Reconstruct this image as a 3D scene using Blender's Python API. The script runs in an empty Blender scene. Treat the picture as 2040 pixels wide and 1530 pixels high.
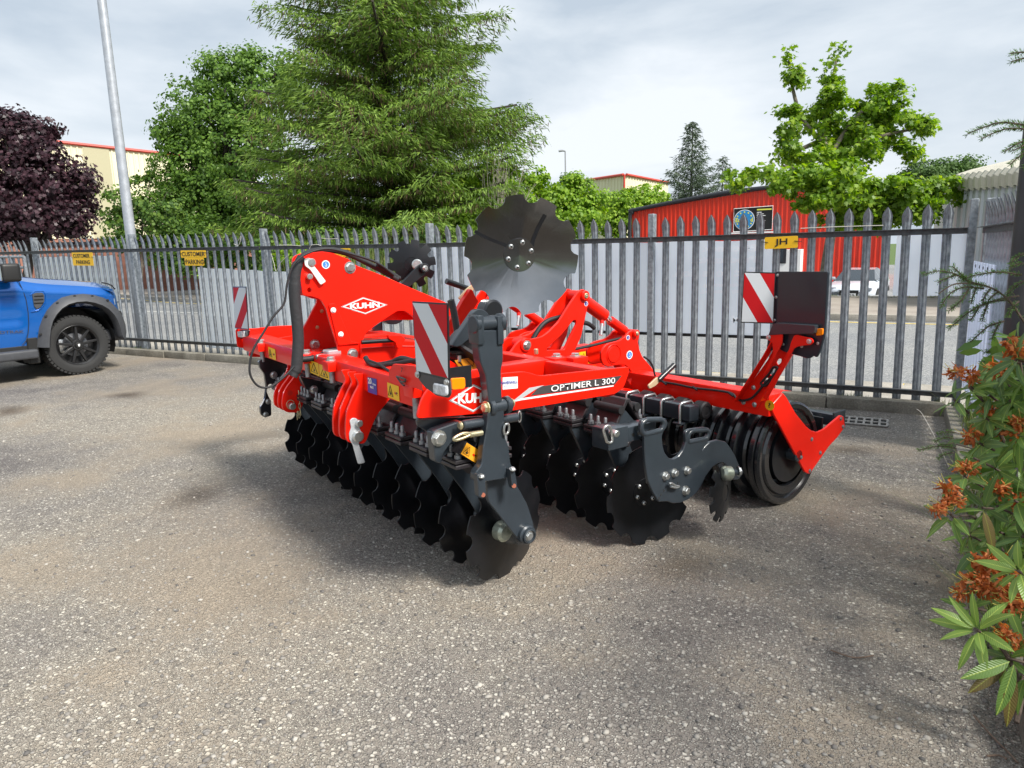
import bpy, bmesh, math, random
import numpy as np
from mathutils import Vector, Matrix
random.seed(7); rng = np.random.default_rng(7)
D = bpy.data; scn = bpy.context.scene; COL = scn.collection
R_ = math.radians

# ------------------------------------------------------------------ camera
EYE = Vector((0, 0, 1.4728)); FPX = 1400.0
_p = math.atan(265 / 1400); _ro = R_(-1.5); _yw = -0.50076
_fw = Vector((math.sin(_yw) * math.cos(_p), math.cos(_yw) * math.cos(_p), -math.sin(_p)))
_r0 = Vector((math.cos(_yw), -math.sin(_yw), 0)); _u0 = _r0.cross(_fw)
_rt = _r0 * math.cos(_ro) + _u0 * math.sin(_ro); _up = -_r0 * math.sin(_ro) + _u0 * math.cos(_ro)
cam = D.objects.new('camera', D.cameras.new('camera')); COL.objects.link(cam)
cam.data.sensor_width = 36; cam.data.lens = 36 * FPX / 2040; cam.data.clip_start = .05; cam.data.clip_end = 2000
M = Matrix((( _rt.x, _up.x, -_fw.x), (_rt.y, _up.y, -_fw.y), (_rt.z, _up.z, -_fw.z))).to_4x4(); M.translation = EYE
cam.matrix_world = M; scn.camera = cam

# ------------------------------------------------------------------ sky, sun, exposure
SUN_EL, SUN_AZ = R_(46), R_(-13)          # azimuth: direction towards the sun, from +X towards +Y
world = D.worlds.new('World'); scn.world = world; world.use_nodes = True
nt = world.node_tree; nt.nodes.clear(); N = nt.nodes.new; K = nt.links.new
out = N('ShaderNodeOutputWorld'); bg = N('ShaderNodeBackground'); K(bg.outputs[0], out.inputs[0])
sky = N('ShaderNodeTexSky'); sky.sky_type = 'NISHITA'; sky.sun_disc = False
sky.sun_elevation = SUN_EL; sky.sun_rotation = math.pi / 2 - SUN_AZ; sky.air_density = 1.0; sky.dust_density = 2.0
tc = N('ShaderNodeTexCoord'); mp = N('ShaderNodeMapping'); K(tc.outputs['Generated'], mp.inputs[0])
mp.inputs['Scale'].default_value = (1, 1, 3.2); mp.inputs['Rotation'].default_value = (.05, .12, 0)
n1 = N('ShaderNodeTexNoise'); n1.inputs['Scale'].default_value = 1.9; n1.inputs['Detail'].default_value = 8; n1.inputs['Roughness'].default_value = .54; n1.inputs['Distortion'].default_value = .25
K(mp.outputs[0], n1.inputs['Vector'])
r1 = N('ShaderNodeValToRGB'); K(n1.outputs[0], r1.inputs[0])
e = r1.color_ramp.elements; e[0].position = .40; e[0].color = (3.55, 4.1, 4.7, 1); e[1].position = .64; e[1].color = (5.9, 6.2, 6.5, 1)
ee = r1.color_ramp.elements.new(.52); ee.color = (4.7, 5.15, 5.6, 1)
mx = N('ShaderNodeMix'); mx.data_type = 'RGBA'; mx.inputs[0].default_value = .93
K(sky.outputs[0], mx.inputs[6]); K(r1.outputs[0], mx.inputs[7])
# thin cloud brightens around the veiled sun
vm = N('ShaderNodeVectorMath'); vm.operation = 'DOT_PRODUCT'; K(tc.outputs['Generated'], vm.inputs[0]); vm.inputs[1].default_value = (math.cos(SUN_EL) * math.cos(SUN_AZ), math.cos(SUN_EL) * math.sin(SUN_AZ), math.sin(SUN_EL))
pw = N('ShaderNodeMath'); pw.operation = 'POWER'; pw.use_clamp = False; mxm = N('ShaderNodeMath'); mxm.operation = 'MAXIMUM'; mxm.inputs[1].default_value = 0; K(vm.outputs['Value'], mxm.inputs[0]); K(mxm.outputs[0], pw.inputs[0]); pw.inputs[1].default_value = 18
sc3 = N('ShaderNodeMath'); sc3.operation = 'MULTIPLY_ADD'; sc3.inputs[1].default_value = 2.6; sc3.inputs[2].default_value = 1.0; K(pw.outputs[0], sc3.inputs[0])
vs3 = N('ShaderNodeVectorMath'); vs3.operation = 'SCALE'; K(mx.outputs[2], vs3.inputs[0]); K(sc3.outputs[0], vs3.inputs['Scale']); K(vs3.outputs[0], bg.inputs[0])
bg.inputs[1].default_value = .1
sun = D.objects.new('sun', D.lights.new('sun', 'SUN')); COL.objects.link(sun)
sun.data.energy = 3.6; sun.data.angle = R_(13); sun.data.color = (1, .95, .87)
sd = Vector((math.cos(SUN_EL) * math.cos(SUN_AZ), math.cos(SUN_EL) * math.sin(SUN_AZ), math.sin(SUN_EL)))
sun.rotation_euler = sd.to_track_quat('Z', 'Y').to_euler()
scn.view_settings.view_transform = 'Standard'; scn.view_settings.look = 'None'; scn.view_settings.gamma = 1
scn.view_settings.use_curve_mapping = False; scn.view_settings.exposure = 0.72

# ------------------------------------------------------------------ pixel -> place helpers (photo pixels, 2040 x 1530)
def ray(x, y): return _fw + _rt * ((x - 1020) / FPX) - _up * ((y - 765) / FPX)
def atd(x, y, dep): return EYE + ray(x, y) * dep
def onY(x, y, Y): d = ray(x, y); return EYE + d * (Y / d.y)
def onZ(x, y, z): d = ray(x, y); return EYE + d * ((z - EYE.z) / d.z)
# implement frame: r = rearwards, s = away to the far side, z = up
_a = R_(154.7); ML = Vector((math.cos(_a), math.sin(_a), 0)); MR = Vector((ML.y, -ML.x, 0)); MO = Vector((-.445, 4.116, 0))
def _loc(P): q = P - MO; return Vector((q.dot(MR), q.dot(ML), q.z))
def PS(s, x, y): d = ray(x, y); t = (s - (EYE - MO).dot(ML)) / d.dot(ML); return _loc(EYE + d * t)
def PR(r, x, y): d = ray(x, y); t = (r - (EYE - MO).dot(MR)) / d.dot(MR); return _loc(EYE + d * t)
def PZ(z, x, y): return _loc(onZ(x, y, z))

# ------------------------------------------------------------------ object helpers
def link(name, me, parent=None, mat=None):
    o = D.objects.new(name, me); COL.objects.link(o)
    if parent: o.parent = parent
    if mat and me is not None and not me.materials: me.materials.append(mat)
    return o
def tag(o, label, cat, group=None):
    o['label'] = label; o['category'] = cat
    if group: o['group'] = group
    return o
def thing(name, label, cat, loc=(0, 0, 0), rz=0, group=None):
    o = D.objects.new(name, None); COL.objects.link(o); o.location = loc; o.rotation_euler = (0, 0, rz); o.empty_display_size = .1
    return tag(o, label, cat, group)
def structure(o): o['kind'] = 'structure'; return o
def stuff(o): o['kind'] = 'stuff'; return o
def smooth(me, ang=35):
    me.polygons.foreach_set('use_smooth', [True] * len(me.polygons)); me.set_sharp_from_angle(angle=R_(ang)); return me
def mesh(name, v, f, sm=None):
    me = D.meshes.new(name); me.from_pydata([tuple(p) for p in v], [], f); me.update()
    if sm: smooth(me, sm)
    return me
def from_bm(bm, name='m', sm=None):
    bmesh.ops.recalc_face_normals(bm, faces=bm.faces)
    me = D.meshes.new(name); bm.to_mesh(me); bm.free()
    if sm: smooth(me, sm)
    return me
def box(x0, x1, y0, y1, z0, z1, bev=0, seg=1):
    bm = bmesh.new(); bmesh.ops.create_cube(bm, size=1)
    for v in bm.verts: v.co = Vector(((x0 + x1) / 2 + v.co.x * (x1 - x0), (y0 + y1) / 2 + v.co.y * (y1 - y0), (z0 + z1) / 2 + v.co.z * (z1 - z0)))
    if bev: bmesh.ops.bevel(bm, geom=bm.edges[:], offset=bev, segments=seg, affect='EDGES', profile=.6)
    return from_bm(bm, 'box', 40 if seg > 1 else None)
def frame_of(d):
    d = d.normalized(); u = d.orthogonal().normalized(); return u, d.cross(u)
def tube(pts, rad, n=10, closed=False, caps=True):
    pts = [Vector(p) for p in pts]; v = []; f = []; m = len(pts); u = None
    rr = rad if isinstance(rad, (list, tuple)) else [rad] * m
    for i, p in enumerate(pts):
        a = pts[i - 1] if (i > 0 or closed) else p; b = pts[(i + 1) % m] if (i < m - 1 or closed) else p
        d = (b - a).normalized()
        u = (d.orthogonal() if u is None else (u - d * u.dot(d))).normalized(); w = d.cross(u)
        for k in range(n):
            t = 2 * math.pi * k / n; v.append(p + (u * math.cos(t) + w * math.sin(t)) * rr[i])
    for i in range(m if closed else m - 1):
        j = (i + 1) % m
        for k in range(n): f.append((i * n + k, i * n + (k + 1) % n, j * n + (k + 1) % n, j * n + k))
    if caps and not closed: f.append(tuple(range(n - 1, -1, -1))); f.append(tuple(range((m - 1) * n, m * n)))
    return mesh('tube', v, f, 50)
def curve_pts(P, k=6):                      # Catmull-Rom through P
    P = [Vector(p) for p in P]; Q = [P[0]] + P + [P[-1]]; o = []
    for i in range(1, len(Q) - 2):
        for j in range(k):
            t = j / k; a, b, c, d = Q[i - 1], Q[i], Q[i + 1], Q[i + 2]
            o.append(.5 * ((2 * b) + (c - a) * t + (2 * a - 5 * b + 4 * c - d) * t * t + (3 * b - a - 3 * c + d) * t ** 3))
    return o + [P[-1]]
def cyl(p, q, r, n=20, bev=0, r2=None):
    p = Vector(p); q = Vector(q); u, w = frame_of(q - p); L = (q - p).length; d = (q - p).normalized(); r2 = r if r2 is None else r2
    prof = [(0, 0), (r - bev, 0), (r, bev), (r2, L - bev), (r2 - bev, L), (0, L)] if bev else [(0, 0), (r, 0), (r2, L), (0, L)]
    return lathe(prof, p, d, u, w, n)
def lathe(prof, p, d, u, w, n=24, ang=35):
    v = []; f = []; idx = []
    for (rad, h) in prof:
        if rad < 1e-6: idx.append([len(v)] * n); v.append(p + d * h)
        else:
            idx.append(list(range(len(v), len(v) + n)))
            for k in range(n): t = 2 * math.pi * k / n; v.append(p + d * h + (u * math.cos(t) + w * math.sin(t)) * rad)
    for a, b in zip(idx, idx[1:]):
        for k in range(n):
            q = (a[k], a[(k + 1) % n], b[(k + 1) % n], b[k]); q2 = []
            for i in q:
                if i not in q2: q2.append(i)
            if len(q2) > 2: f.append(tuple(q2))
    return mesh('lathe', v, f, ang)
def bolt(p, d, r, h=None, washer=True):    # hexagon head on a washer
    p = Vector(p); d = Vector(d).normalized(); u, w = frame_of(d); h = h or r * .8; v = []; f = []
    def ring(rad, hh, n):
        s = len(v)
        for k in range(n): t = 2 * math.pi * k / n; v.append(p + d * hh + (u * math.cos(t) + w * math.sin(t)) * rad)
        return s
    if washer:
        a = ring(r * 1.35, -.001, 14); b = ring(r * 1.35, r * .18, 14)
        f += [(a + k, a + (k + 1) % 14, b + (k + 1) % 14, b + k) for k in range(14)] + [tuple(range(b, b + 14))]
    a = ring(r, 0, 6); b = ring(r, h * .85, 6); c = ring(r * .82, h, 6)
    for x, y in ((a, b), (b, c)): f += [(x + k, x + (k + 1) % 6, y + (k + 1) % 6, y + k) for k in range(6)]
    f.append(tuple(range(c, c + 6)))
    return mesh('bolt', v, f)
def plate2d(loops, th, M4, bev=.0015, res=1):   # flat plate with holes: loops in 2-D, placed by M4
    cu = D.curves.new('c', 'CURVE'); cu.dimensions = '2D'; cu.fill_mode = 'BOTH'; cu.extrude = max(th / 2 - bev, 1e-4); cu.bevel_depth = bev; cu.bevel_resolution = 0; cu.offset = -bev if bev else 0
    for L in loops:
        sp = cu.splines.new('POLY'); sp.points.add(len(L) - 1); sp.use_cyclic_u = True
        for i, (x, y) in enumerate(L): sp.points[i].co = (x, y, 0, 1)
    o = D.objects.new('c', cu); COL.objects.link(o); bpy.context.view_layer.update() if False else None
    me = D.meshes.new_from_object(o); D.objects.remove(o); D.curves.remove(cu)
    me.transform(M4); smooth(me, 30); return me
def fillet(P, r=.01, k=3):                    # round the corners of a 2-D outline
    o = []; n = len(P)
    for i in range(n):
        a, b, c = Vector(P[i - 1]), Vector(P[i]), Vector(P[(i + 1) % n])
        da, dc = (a - b), (c - b); q = min(r, da.length * .45, dc.length * .45)
        if q < 1e-5: o.append(tuple(b)); continue
        s, e_ = b + da.normalized() * q, b + dc.normalized() * q
        for j in range(k + 1):
            t = j / k; o.append(tuple(s * (1 - t) ** 2 + b * 2 * t * (1 - t) + e_ * t * t))
    return o
def circ(cx, cy, r, n=16): return [(cx + r * math.cos(2 * math.pi * k / n), cy + r * math.sin(2 * math.pi * k / n)) for k in range(n)]
_fonts = {}
def text_mesh(s, size, off=0.0, ext=.0006, sx=1.0, shear=0.0, sp=1.0):
    cu = D.curves.new('t', 'FONT'); cu.body = s; cu.size = size; cu.offset = off; cu.extrude = ext; cu.shear = shear; cu.space_character = sp; cu.resolution_u = 3
    o = D.objects.new('t', cu); COL.objects.link(o)
    me = D.meshes.new_from_object(o); D.objects.remove(o); D.curves.remove(cu)
    me.transform(Matrix.Diagonal((sx, 1, 1, 1))); return me
def fit_text(s, a, b, height, up, nrm, off=.004, ext=.0006, shear=0):   # lettering from point a to b (baseline), cap height given
    me = text_mesh(s, 1.0, off=off, ext=0, shear=shear)
    xs = [v.co.x for v in me.vertices]; ys = [v.co.y for v in me.vertices]; x0, x1, y0, y1 = min(xs), max(xs), min(ys), max(ys)
    a = Vector(a); b = Vector(b); X = (b - a); W_ = X.length; X.normalize(); up = (Vector(up) - X * Vector(up).dot(X)).normalized()
    Mx = Matrix(((X.x, up.x, 0), (X.y, up.y, 0), (X.z, up.z, 0))).to_4x4(); nn = Vector(nrm).normalized()
    me.transform(Matrix.Translation((-x0, -y0, 0)))
    for v in me.vertices:
        x, y = v.co.x / (x1 - x0) * W_, v.co.y / (y1 - y0) * height; v.co = a + X * x + up * y + nn * .0012
    return me

# ------------------------------------------------------------------ materials
def mat(name, col, rough=.5, metal=0, coat=0, var=0, vs=8, bump=0, bs=60, spec=.5, bdist=.002, col2=None, emit=0, sss=0, rvar=0):
    m = D.materials.new(name); m.use_nodes = True; t = m.node_tree; b = t.nodes['Principled BSDF']
    b.inputs['Base Color'].default_value = (*col, 1); b.inputs['Roughness'].default_value = rough; b.inputs['Metallic'].default_value = metal
    b.inputs['Coat Weight'].default_value = coat; b.inputs['Coat Roughness'].default_value = .08; b.inputs['Specular IOR Level'].default_value = spec
    tc = t.nodes.new('ShaderNodeTexCoord')
    if var or col2:
        n = t.nodes.new('ShaderNodeTexNoise'); n.inputs['Scale'].default_value = vs; n.inputs['Detail'].default_value = 6; n.inputs['Roughness'].default_value = .62
        t.links.new(tc.outputs['Object'], n.inputs['Vector']); r = t.nodes.new('ShaderNodeValToRGB'); t.links.new(n.outputs[0], r.inputs[0])
        c2 = col2 or tuple(c * (1 + var) for c in col); c1 = tuple(c * (1 - var) for c in col) if not col2 else col
        r.color_ramp.elements[0].position = .35; r.color_ramp.elements[1].position = .65
        r.color_ramp.elements[0].color = (*c1, 1); r.color_ramp.elements[1].color = (*c2, 1); t.links.new(r.outputs[0], b.inputs['Base Color'])
        if rvar:
            mr = t.nodes.new('ShaderNodeMapRange'); mr.inputs[3].default_value = rough - rvar; mr.inputs[4].default_value = rough + rvar; t.links.new(n.outputs[0], mr.inputs[0]); t.links.new(mr.outputs[0], b.inputs['Roughness'])
    if bump:
        n = t.nodes.new('ShaderNodeTexNoise'); n.inputs['Scale'].default_value = bs; n.inputs['Detail'].default_value = 4; t.links.new(tc.outputs['Object'], n.inputs['Vector'])
        bp = t.nodes.new('ShaderNodeBump'); bp.inputs['Strength'].default_value = bump; bp.inputs['Distance'].default_value = bdist
        t.links.new(n.outputs[0], bp.inputs['Height']); t.links.new(bp.outputs[0], b.inputs['Normal'])
    return m
def leafmat(name, cols, rough=.5, trans=.35, patch=.25, ps=.6, spec=.35):
    m = D.materials.new(name); m.use_nodes = True; t = m.node_tree; b = t.nodes['Principled BSDF']; o = t.nodes['Material Output']
    g = t.nodes.new('ShaderNodeNewGeometry'); r = t.nodes.new('ShaderNodeValToRGB'); 
    n = t.nodes.new('ShaderNodeTexNoise'); n.inputs['Scale'].default_value = ps; n.inputs['Detail'].default_value = 3; tc = t.nodes.new('ShaderNodeTexCoord'); t.links.new(tc.outputs['Object'], n.inputs['Vector'])
    ma = t.nodes.new('ShaderNodeMath'); ma.operation = 'MULTIPLY_ADD'; ma.inputs[1].default_value = 1 - patch; t.links.new(g.outputs['Random Per Island'], ma.inputs[0])
    mb = t.nodes.new('ShaderNodeMath'); mb.operation = 'MULTIPLY'; mb.inputs[1].default_value = patch; t.links.new(n.outputs[0], mb.inputs[0]); t.links.new(mb.outputs[0], ma.inputs[2]); t.links.new(ma.outputs[0], r.inputs[0])
    el = r.color_ramp.elements
    for i, c in enumerate(cols):
        q = el[0] if i == 0 else (el[1] if i == 1 else el.new(1)); q.position = i / (len(cols) - 1)
    for q, c in zip(sorted(el, key=lambda z: z.position), cols): q.color = (*c, 1)
    t.links.new(r.outputs[0], b.inputs['Base Color']); b.inputs['Roughness'].default_value = rough; b.inputs['Specular IOR Level'].default_value = spec
    tr = t.nodes.new('ShaderNodeBsdfTranslucent'); mxx = t.nodes.new('ShaderNodeMixShader'); mxx.inputs[0].default_value = trans
    hs = t.nodes.new('ShaderNodeHueSaturation'); hs.inputs['Value'].default_value = 1.5; hs.inputs['Saturation'].default_value = 1.1; t.links.new(r.outputs[0], hs.inputs['Color']); t.links.new(hs.outputs[0], tr.inputs[0])
    t.links.new(b.outputs[0], mxx.inputs[1]); t.links.new(tr.outputs[0], mxx.inputs[2]); t.links.new(mxx.outputs[0], o.inputs[0])
    return m
RED = mat('red_paint', (.82, .011, .002), .34, coat=.12, spec=.35, var=.05, vs=3, bump=.05, bs=25, bdist=.001)
REDD = mat('red_paint_inner', (.66, .010, .003), .4, coat=.1, var=.08, vs=6)
GREY = mat('anthracite_paint', (.028, .036, .045), .30, coat=.3, var=.12, vs=6, bump=.05, bs=40, bdist=.001)
CAST = mat('dark_cast_paint', (.024, .021, .024), .42, coat=.1, var=.3, vs=14, bump=.25, bs=90)
BEAR = mat('bearing_housing', (.36, .39, .32), .3, metal=.6, var=.2, vs=40)
BLK = mat('black_paint', (.010, .011, .014), .32, coat=.25, var=.25, vs=10)
DISCM = mat('black_disc_paint', (.0065, .007, .009), .34, coat=.12, spec=.35, var=.3, vs=5, bump=.06, bs=12, bdist=.002, rvar=.08)
PALEM = mat('pale_zinc_plate', (.60, .63, .66), .42, metal=.3, var=.1, vs=30); PALEW = mat('cream_steel', (.74, .73, .68), .4, var=.06, vs=30)
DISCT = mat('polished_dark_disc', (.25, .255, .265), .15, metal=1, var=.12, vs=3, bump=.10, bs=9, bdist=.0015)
BOARDB = mat('board_back_plastic', (.013, .020, .028), .3, coat=.3, var=.1, vs=4)
RING = mat('roller_black', (.011, .012, .015), .26, coat=.7, var=.25, vs=9)
ZINC = mat('zinc_bolt', (.62, .63, .62), .30, metal=.9, var=.15, vs=60)
ZINCD = mat('dull_stud', (.30, .31, .33), .45, metal=.7, var=.2, vs=60)
YZINC = mat('yellow_zinc', (.62, .56, .36), .32, metal=.8, var=.2, vs=40)
RUB = mat('black_rubber', (.014, .014, .016), .6, bump=.2, bs=120)
SLEEVE = mat('hose_sleeve', (.022, .023, .026), .75, bump=.5, bs=45, bdist=.006)
CHROME = mat('chrome_rod', (.8, .8, .82), .12, metal=1)
WHITE = mat('white_print', (.82, .82, .82), .45)
SILV = mat('silver_print', (.52, .53, .55), .4, metal=.2)
DGREY = mat('dark_grey_print', (.055, .050, .052), .45)
BLKP = mat('black_print', (.012, .012, .012), .5)
YEL = mat('yellow_sticker', (.86, .50, .01), .4)
ORG = mat('orange_sticker', (.85, .36, .02), .4)
BLUE = mat('blue_sticker', (.025, .05, .32), .4)
BLUE2 = mat('light_blue_print', (.05, .22, .60), .4)
REFR = mat('red_reflective_film', (.52, .008, .012), .55, spec=.2)
REFW = mat('white_reflective_film', (.62, .65, .68), .5, bump=.2, bs=200)
AMBER = mat('amber_lens', (1.0, .25, .0), .2, coat=.6)
LENS = mat('clear_lens', (.55, .57, .60), .12, coat=.8, var=.3, vs=60)
BEIGE = mat('beige_plastic', (.60, .45, .28), .4)
# ================================================================== SETTING: ground, kerbs, road
def ground_mat(name, kind):
    m = D.materials.new(name); m.use_nodes = True; t = m.node_tree; b = t.nodes['Principled BSDF']; L = t.links.new; NN = t.nodes.new
    g = NN('ShaderNodeNewGeometry')
    def noise(sc, det=6, ro=.6, src=None):
        n = NN('ShaderNodeTexNoise'); n.inputs['Scale'].default_value = sc; n.inputs['Detail'].default_value = det; n.inputs['Roughness'].default_value = ro; L(src or g.outputs['Position'], n.inputs['Vector']); return n.outputs[0]
    def ramp(fac, *st):
        r = NN('ShaderNodeValToRGB'); L(fac, r.inputs[0]); el = r.color_ramp.elements
        while len(el) < len(st): el.new(.5)
        for q, (p, c) in zip(el, st): q.position = p; q.color = (*c, 1) if len(c) == 3 else (c[0],) * 3 + (1,)
        return r.outputs[0]
    def mixc(f, a, c, mode='MIX'):
        x = NN('ShaderNodeMix'); x.data_type = 'RGBA'; x.blend_type = mode
        if isinstance(f, float): x.inputs[0].default_value = f
        else: L(f, x.inputs[0])
        for i, q in ((6, a), (7, c)):
            if isinstance(q, tuple): x.inputs[i].default_value = (*q, 1)
            else: L(q, x.inputs[i])
        return x.outputs[2]
    def voro(sc, feat='F1', out=0, rnd=1.0):
        v = NN('ShaderNodeTexVoronoi'); v.inputs['Scale'].default_value = sc; v.feature = feat; v.inputs['Randomness'].default_value = rnd
        a = NN('ShaderNodeVectorMath'); a.operation = 'ADD'; n = NN('ShaderNodeTexNoise'); n.inputs['Scale'].default_value = sc * .8; L(g.outputs['Position'], n.inputs['Vector'])
        s_ = NN('ShaderNodeVectorMath'); s_.operation = 'SCALE'; s_.inputs[3].default_value = .8 / sc; L(n.outputs[1], s_.inputs[0]); L(g.outputs['Position'], a.inputs[0]); L(s_.outputs[0], a.inputs[1]); L(a.outputs[0], v.inputs['Vector'])
        return v
    if kind == 'yard':
        v = voro(64); v2 = voro(135)
        def chan(v_, i):
            q_ = NN('ShaderNodeSeparateColor'); L(v_.outputs['Color'], q_.inputs[0]); return q_.outputs[i]
        cs = lambda v_: ramp(chan(v_, 0), (0, (.15, .14, .13)), (.25, (.25, .235, .21)), (.5, (.34, .32, .285)), (.75, (.44, .42, .375)), (.93, (.53, .51, .45)), (1, (.62, .60, .53)))
        fines = ramp(noise(210, 4, .7), (.3, (.11, .10, .092)), (.7, (.36, .33, .29)))
        e1 = ramp(v.outputs['Distance'], (.40, (0,)), (.58, (1,))); e2 = ramp(v2.outputs['Distance'], (.36, (0,)), (.60, (1,)))
        sep = NN('ShaderNodeSeparateColor'); L(v.outputs['Color'], sep.inputs[0]); pick = ramp(sep.outputs[1], (.40, (0,)), (.44, (1,)))
        small = mixc(e2, cs(v2), fines); bigs = mixc(e1, cs(v), fines); base = mixc(pick, bigs, small)
        edge = mixc(pick, e1, e2)
        dirt = ramp(noise(110, 6, .8), (.28, (.16, .138, .115)), (.72, (.40, .35, .29)))
        brk = noise(38, 5, .75); mk = NN('ShaderNodeMath'); mk.operation = 'MULTIPLY_ADD'; mk.inputs[1].default_value = .32; L(brk, mk.inputs[0]); L(noise(.85, 6, .62), mk.inputs[2])
        dm = ramp(mk.outputs[0], (.635, (0,)), (.76, (.85,))); base = mixc(dm, base, dirt)
        mk2 = NN('ShaderNodeMath'); mk2.operation = 'MULTIPLY_ADD'; mk2.inputs[1].default_value = .14; L(brk, mk2.inputs[0]); L(noise(.42, 7, .66), mk2.inputs[2])
        dark = ramp(mk2.outputs[0], (.43, (.60, .585, .61)), (.53, (.90, .88, .875)), (.61, (1.09, 1.055, 1.0)), (.73, (1.24, 1.18, 1.08)))
        base = mixc(1.0, base, dark, 'MULTIPLY')
        # oil marks and damp spots
        oil = voro(.62, rnd=1); om = ramp(oil.outputs['Distance'], (.02, (.42, .38, .35)), (.17, (1, 1, 1)))
        base = mixc(1.0, base, om, 'MULTIPLY')
        L(base, b.inputs['Base Color']); b.inputs['Roughness'].default_value = .85; b.inputs['Specular IOR Level'].default_value = .3
        h = mixc(.35, edge, ramp(noise(160, 4, .7), (0, (0,)), (1, (1,))))
        bp = NN('ShaderNodeBump'); bp.inputs['Strength'].default_value = 1.0; bp.inputs['Distance'].default_value = .009; bp.invert = True; L(h, bp.inputs['Height'])
        b2 = NN('ShaderNodeBump'); b2.inputs['Strength'].default_value = .7; b2.inputs['Distance'].default_value = .03; L(noise(3.5, 5), b2.inputs['Height']); L(b2.outputs[0], bp.inputs['Normal']); L(bp.outputs[0], b.inputs['Normal'])
    elif kind == 'road':
        v = voro(85); st = ramp(v.outputs['Color'], (0, (.10, .105, .11)), (.5, (.21, .215, .22)), (1, (.42, .42, .41)))
        big = ramp(noise(.7, 6), (.3, (.85, .86, .88)), (.7, (1.12, 1.1, 1.06))); L(mixc(1.0, st, big, 'MULTIPLY'), b.inputs['Base Color']); b.inputs['Roughness'].default_value = .8
        bp = NN('ShaderNodeBump'); bp.inputs['Strength'].default_value = .8; bp.inputs['Distance'].default_value = .006; bp.invert = True; L(v.outputs['Distance'], bp.inputs['Height']); L(bp.outputs[0], b.inputs['Normal'])
    elif kind == 'concrete':
        c = ramp(noise(2.2, 8, .7), (.3, (.27, .245, .205)), (.7, (.44, .41, .36))); st = ramp(noise(60, 4), (.3, (.72, .72, .72)), (.7, (1.12, 1.12, 1.12)))
        L(mixc(1.0, c, st, 'MULTIPLY'), b.inputs['Base Color']); b.inputs['Roughness'].default_value = .85
        bp = NN('ShaderNodeBump'); bp.inputs['Strength'].default_value = .4; bp.inputs['Distance'].default_value = .004; L(noise(120, 3), bp.inputs['Height']); L(bp.outputs[0], b.inputs['Normal'])
    elif kind == 'kerb':
        c = ramp(noise(3.2, 8, .72), (.28, (.105, .095, .075)), (.5, (.20, .185, .15)), (.75, (.33, .31, .26))); st = ramp(noise(70, 4), (.3, (.65, .65, .65)), (.7, (1.15, 1.15, 1.15)))
        L(mixc(1.0, c, st, 'MULTIPLY'), b.inputs['Base Color']); b.inputs['Roughness'].default_value = .9
        bp = NN('ShaderNodeBump'); bp.inputs['Strength'].default_value = .6; bp.inputs['Distance'].default_value = .006; L(noise(60, 5), bp.inputs['Height']); L(bp.outputs[0], b.inputs['Normal'])
    elif kind == 'pave':
        c = ramp(noise(1.5, 7, .7), (.3, (.24, .205, .175)), (.7, (.36, .32, .275))); st = ramp(noise(45, 4), (.3, (.82, .82, .82)), (.7, (1.15, 1.15, 1.15)))
        L(mixc(1.0, c, st, 'MULTIPLY'), b.inputs['Base Color']); b.inputs['Roughness'].default_value = .9
    elif kind == 'grass':
        c = ramp(noise(2.5, 8, .75), (.25, (.035, .065, .012)), (.5, (.075, .13, .022)), (.75, (.15, .19, .05))); st = ramp(noise(40, 4), (.3, (.55, .55, .55)), (.7, (1.3, 1.3, 1.3)))
        L(mixc(1.0, c, st, 'MULTIPLY'), b.inputs['Base Color']); b.inputs['Roughness'].default_value = .95
    elif kind == 'soil':
        c = ramp(noise(14, 8, .75), (.3, (.025, .018, .012)), (.7, (.10, .075, .05))); L(c, b.inputs['Base Color']); b.inputs['Roughness'].default_value = .95
        bp = NN('ShaderNodeBump'); bp.inputs['Strength'].default_value = .9; bp.inputs['Distance'].default_value = .03; L(noise(22, 6), bp.inputs['Height']); L(bp.outputs[0], b.inputs['Normal'])
    return m
GM = {k: ground_mat(k, k) for k in ('yard', 'road', 'concrete', 'kerb', 'pave', 'grass', 'soil')}
def sheet(name, P, z, m):
    return structure(link(name, mesh(name, [(x, y, z) for x, y in P], [tuple(range(len(P)))]), None, m))
FY = 6.953
sheet('terrain', [(-500, -300), (300, -300), (300, 600), (-500, 600)], -.62, GM['grass'])
sheet('verge_ground', [(-500, -300), (300, -300), (300, 19.84), (-16.0, 19.9), (-16.0, 70), (-500, 300)], -.03, GM['grass'])
sheet('yard_ground', [(-45, -25), (.44, -25), (.44, FY - .13), (-45, FY - .13)], 0, GM['yard'])
sheet('planting_bed', [(.52, -25), (14, -25), (14, FY), (.62, FY)], .03, GM['soil'])
sheet('footpath', [(-60, FY - .05), (16, FY - .05), (16, 7.92), (-60, 8.02)], .05, GM['concrete'])
sheet('road', [(-60, 8.1), (16, 8.0), (16, 14.85), (-.2, 14.84), (-12, 15.2), (-22, 16.3), (-34, 19.8), (-60, 30)], .0, GM['road'])
sheet('far_pavement', [(16, 14.98), (-.2, 14.97), (-12, 15.33), (-22, 16.43), (-34, 19.93), (-60, 30.2), (-60, 40), (-36, 24.5), (-24, 21.5), (-8, 19.6), (16, 19.55)], .11, GM['pave'])
sheet('car_park', [(-16, 19.9), (30, 19.85), (30, 70), (-16, 70)], -.55, GM['road'])
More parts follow.
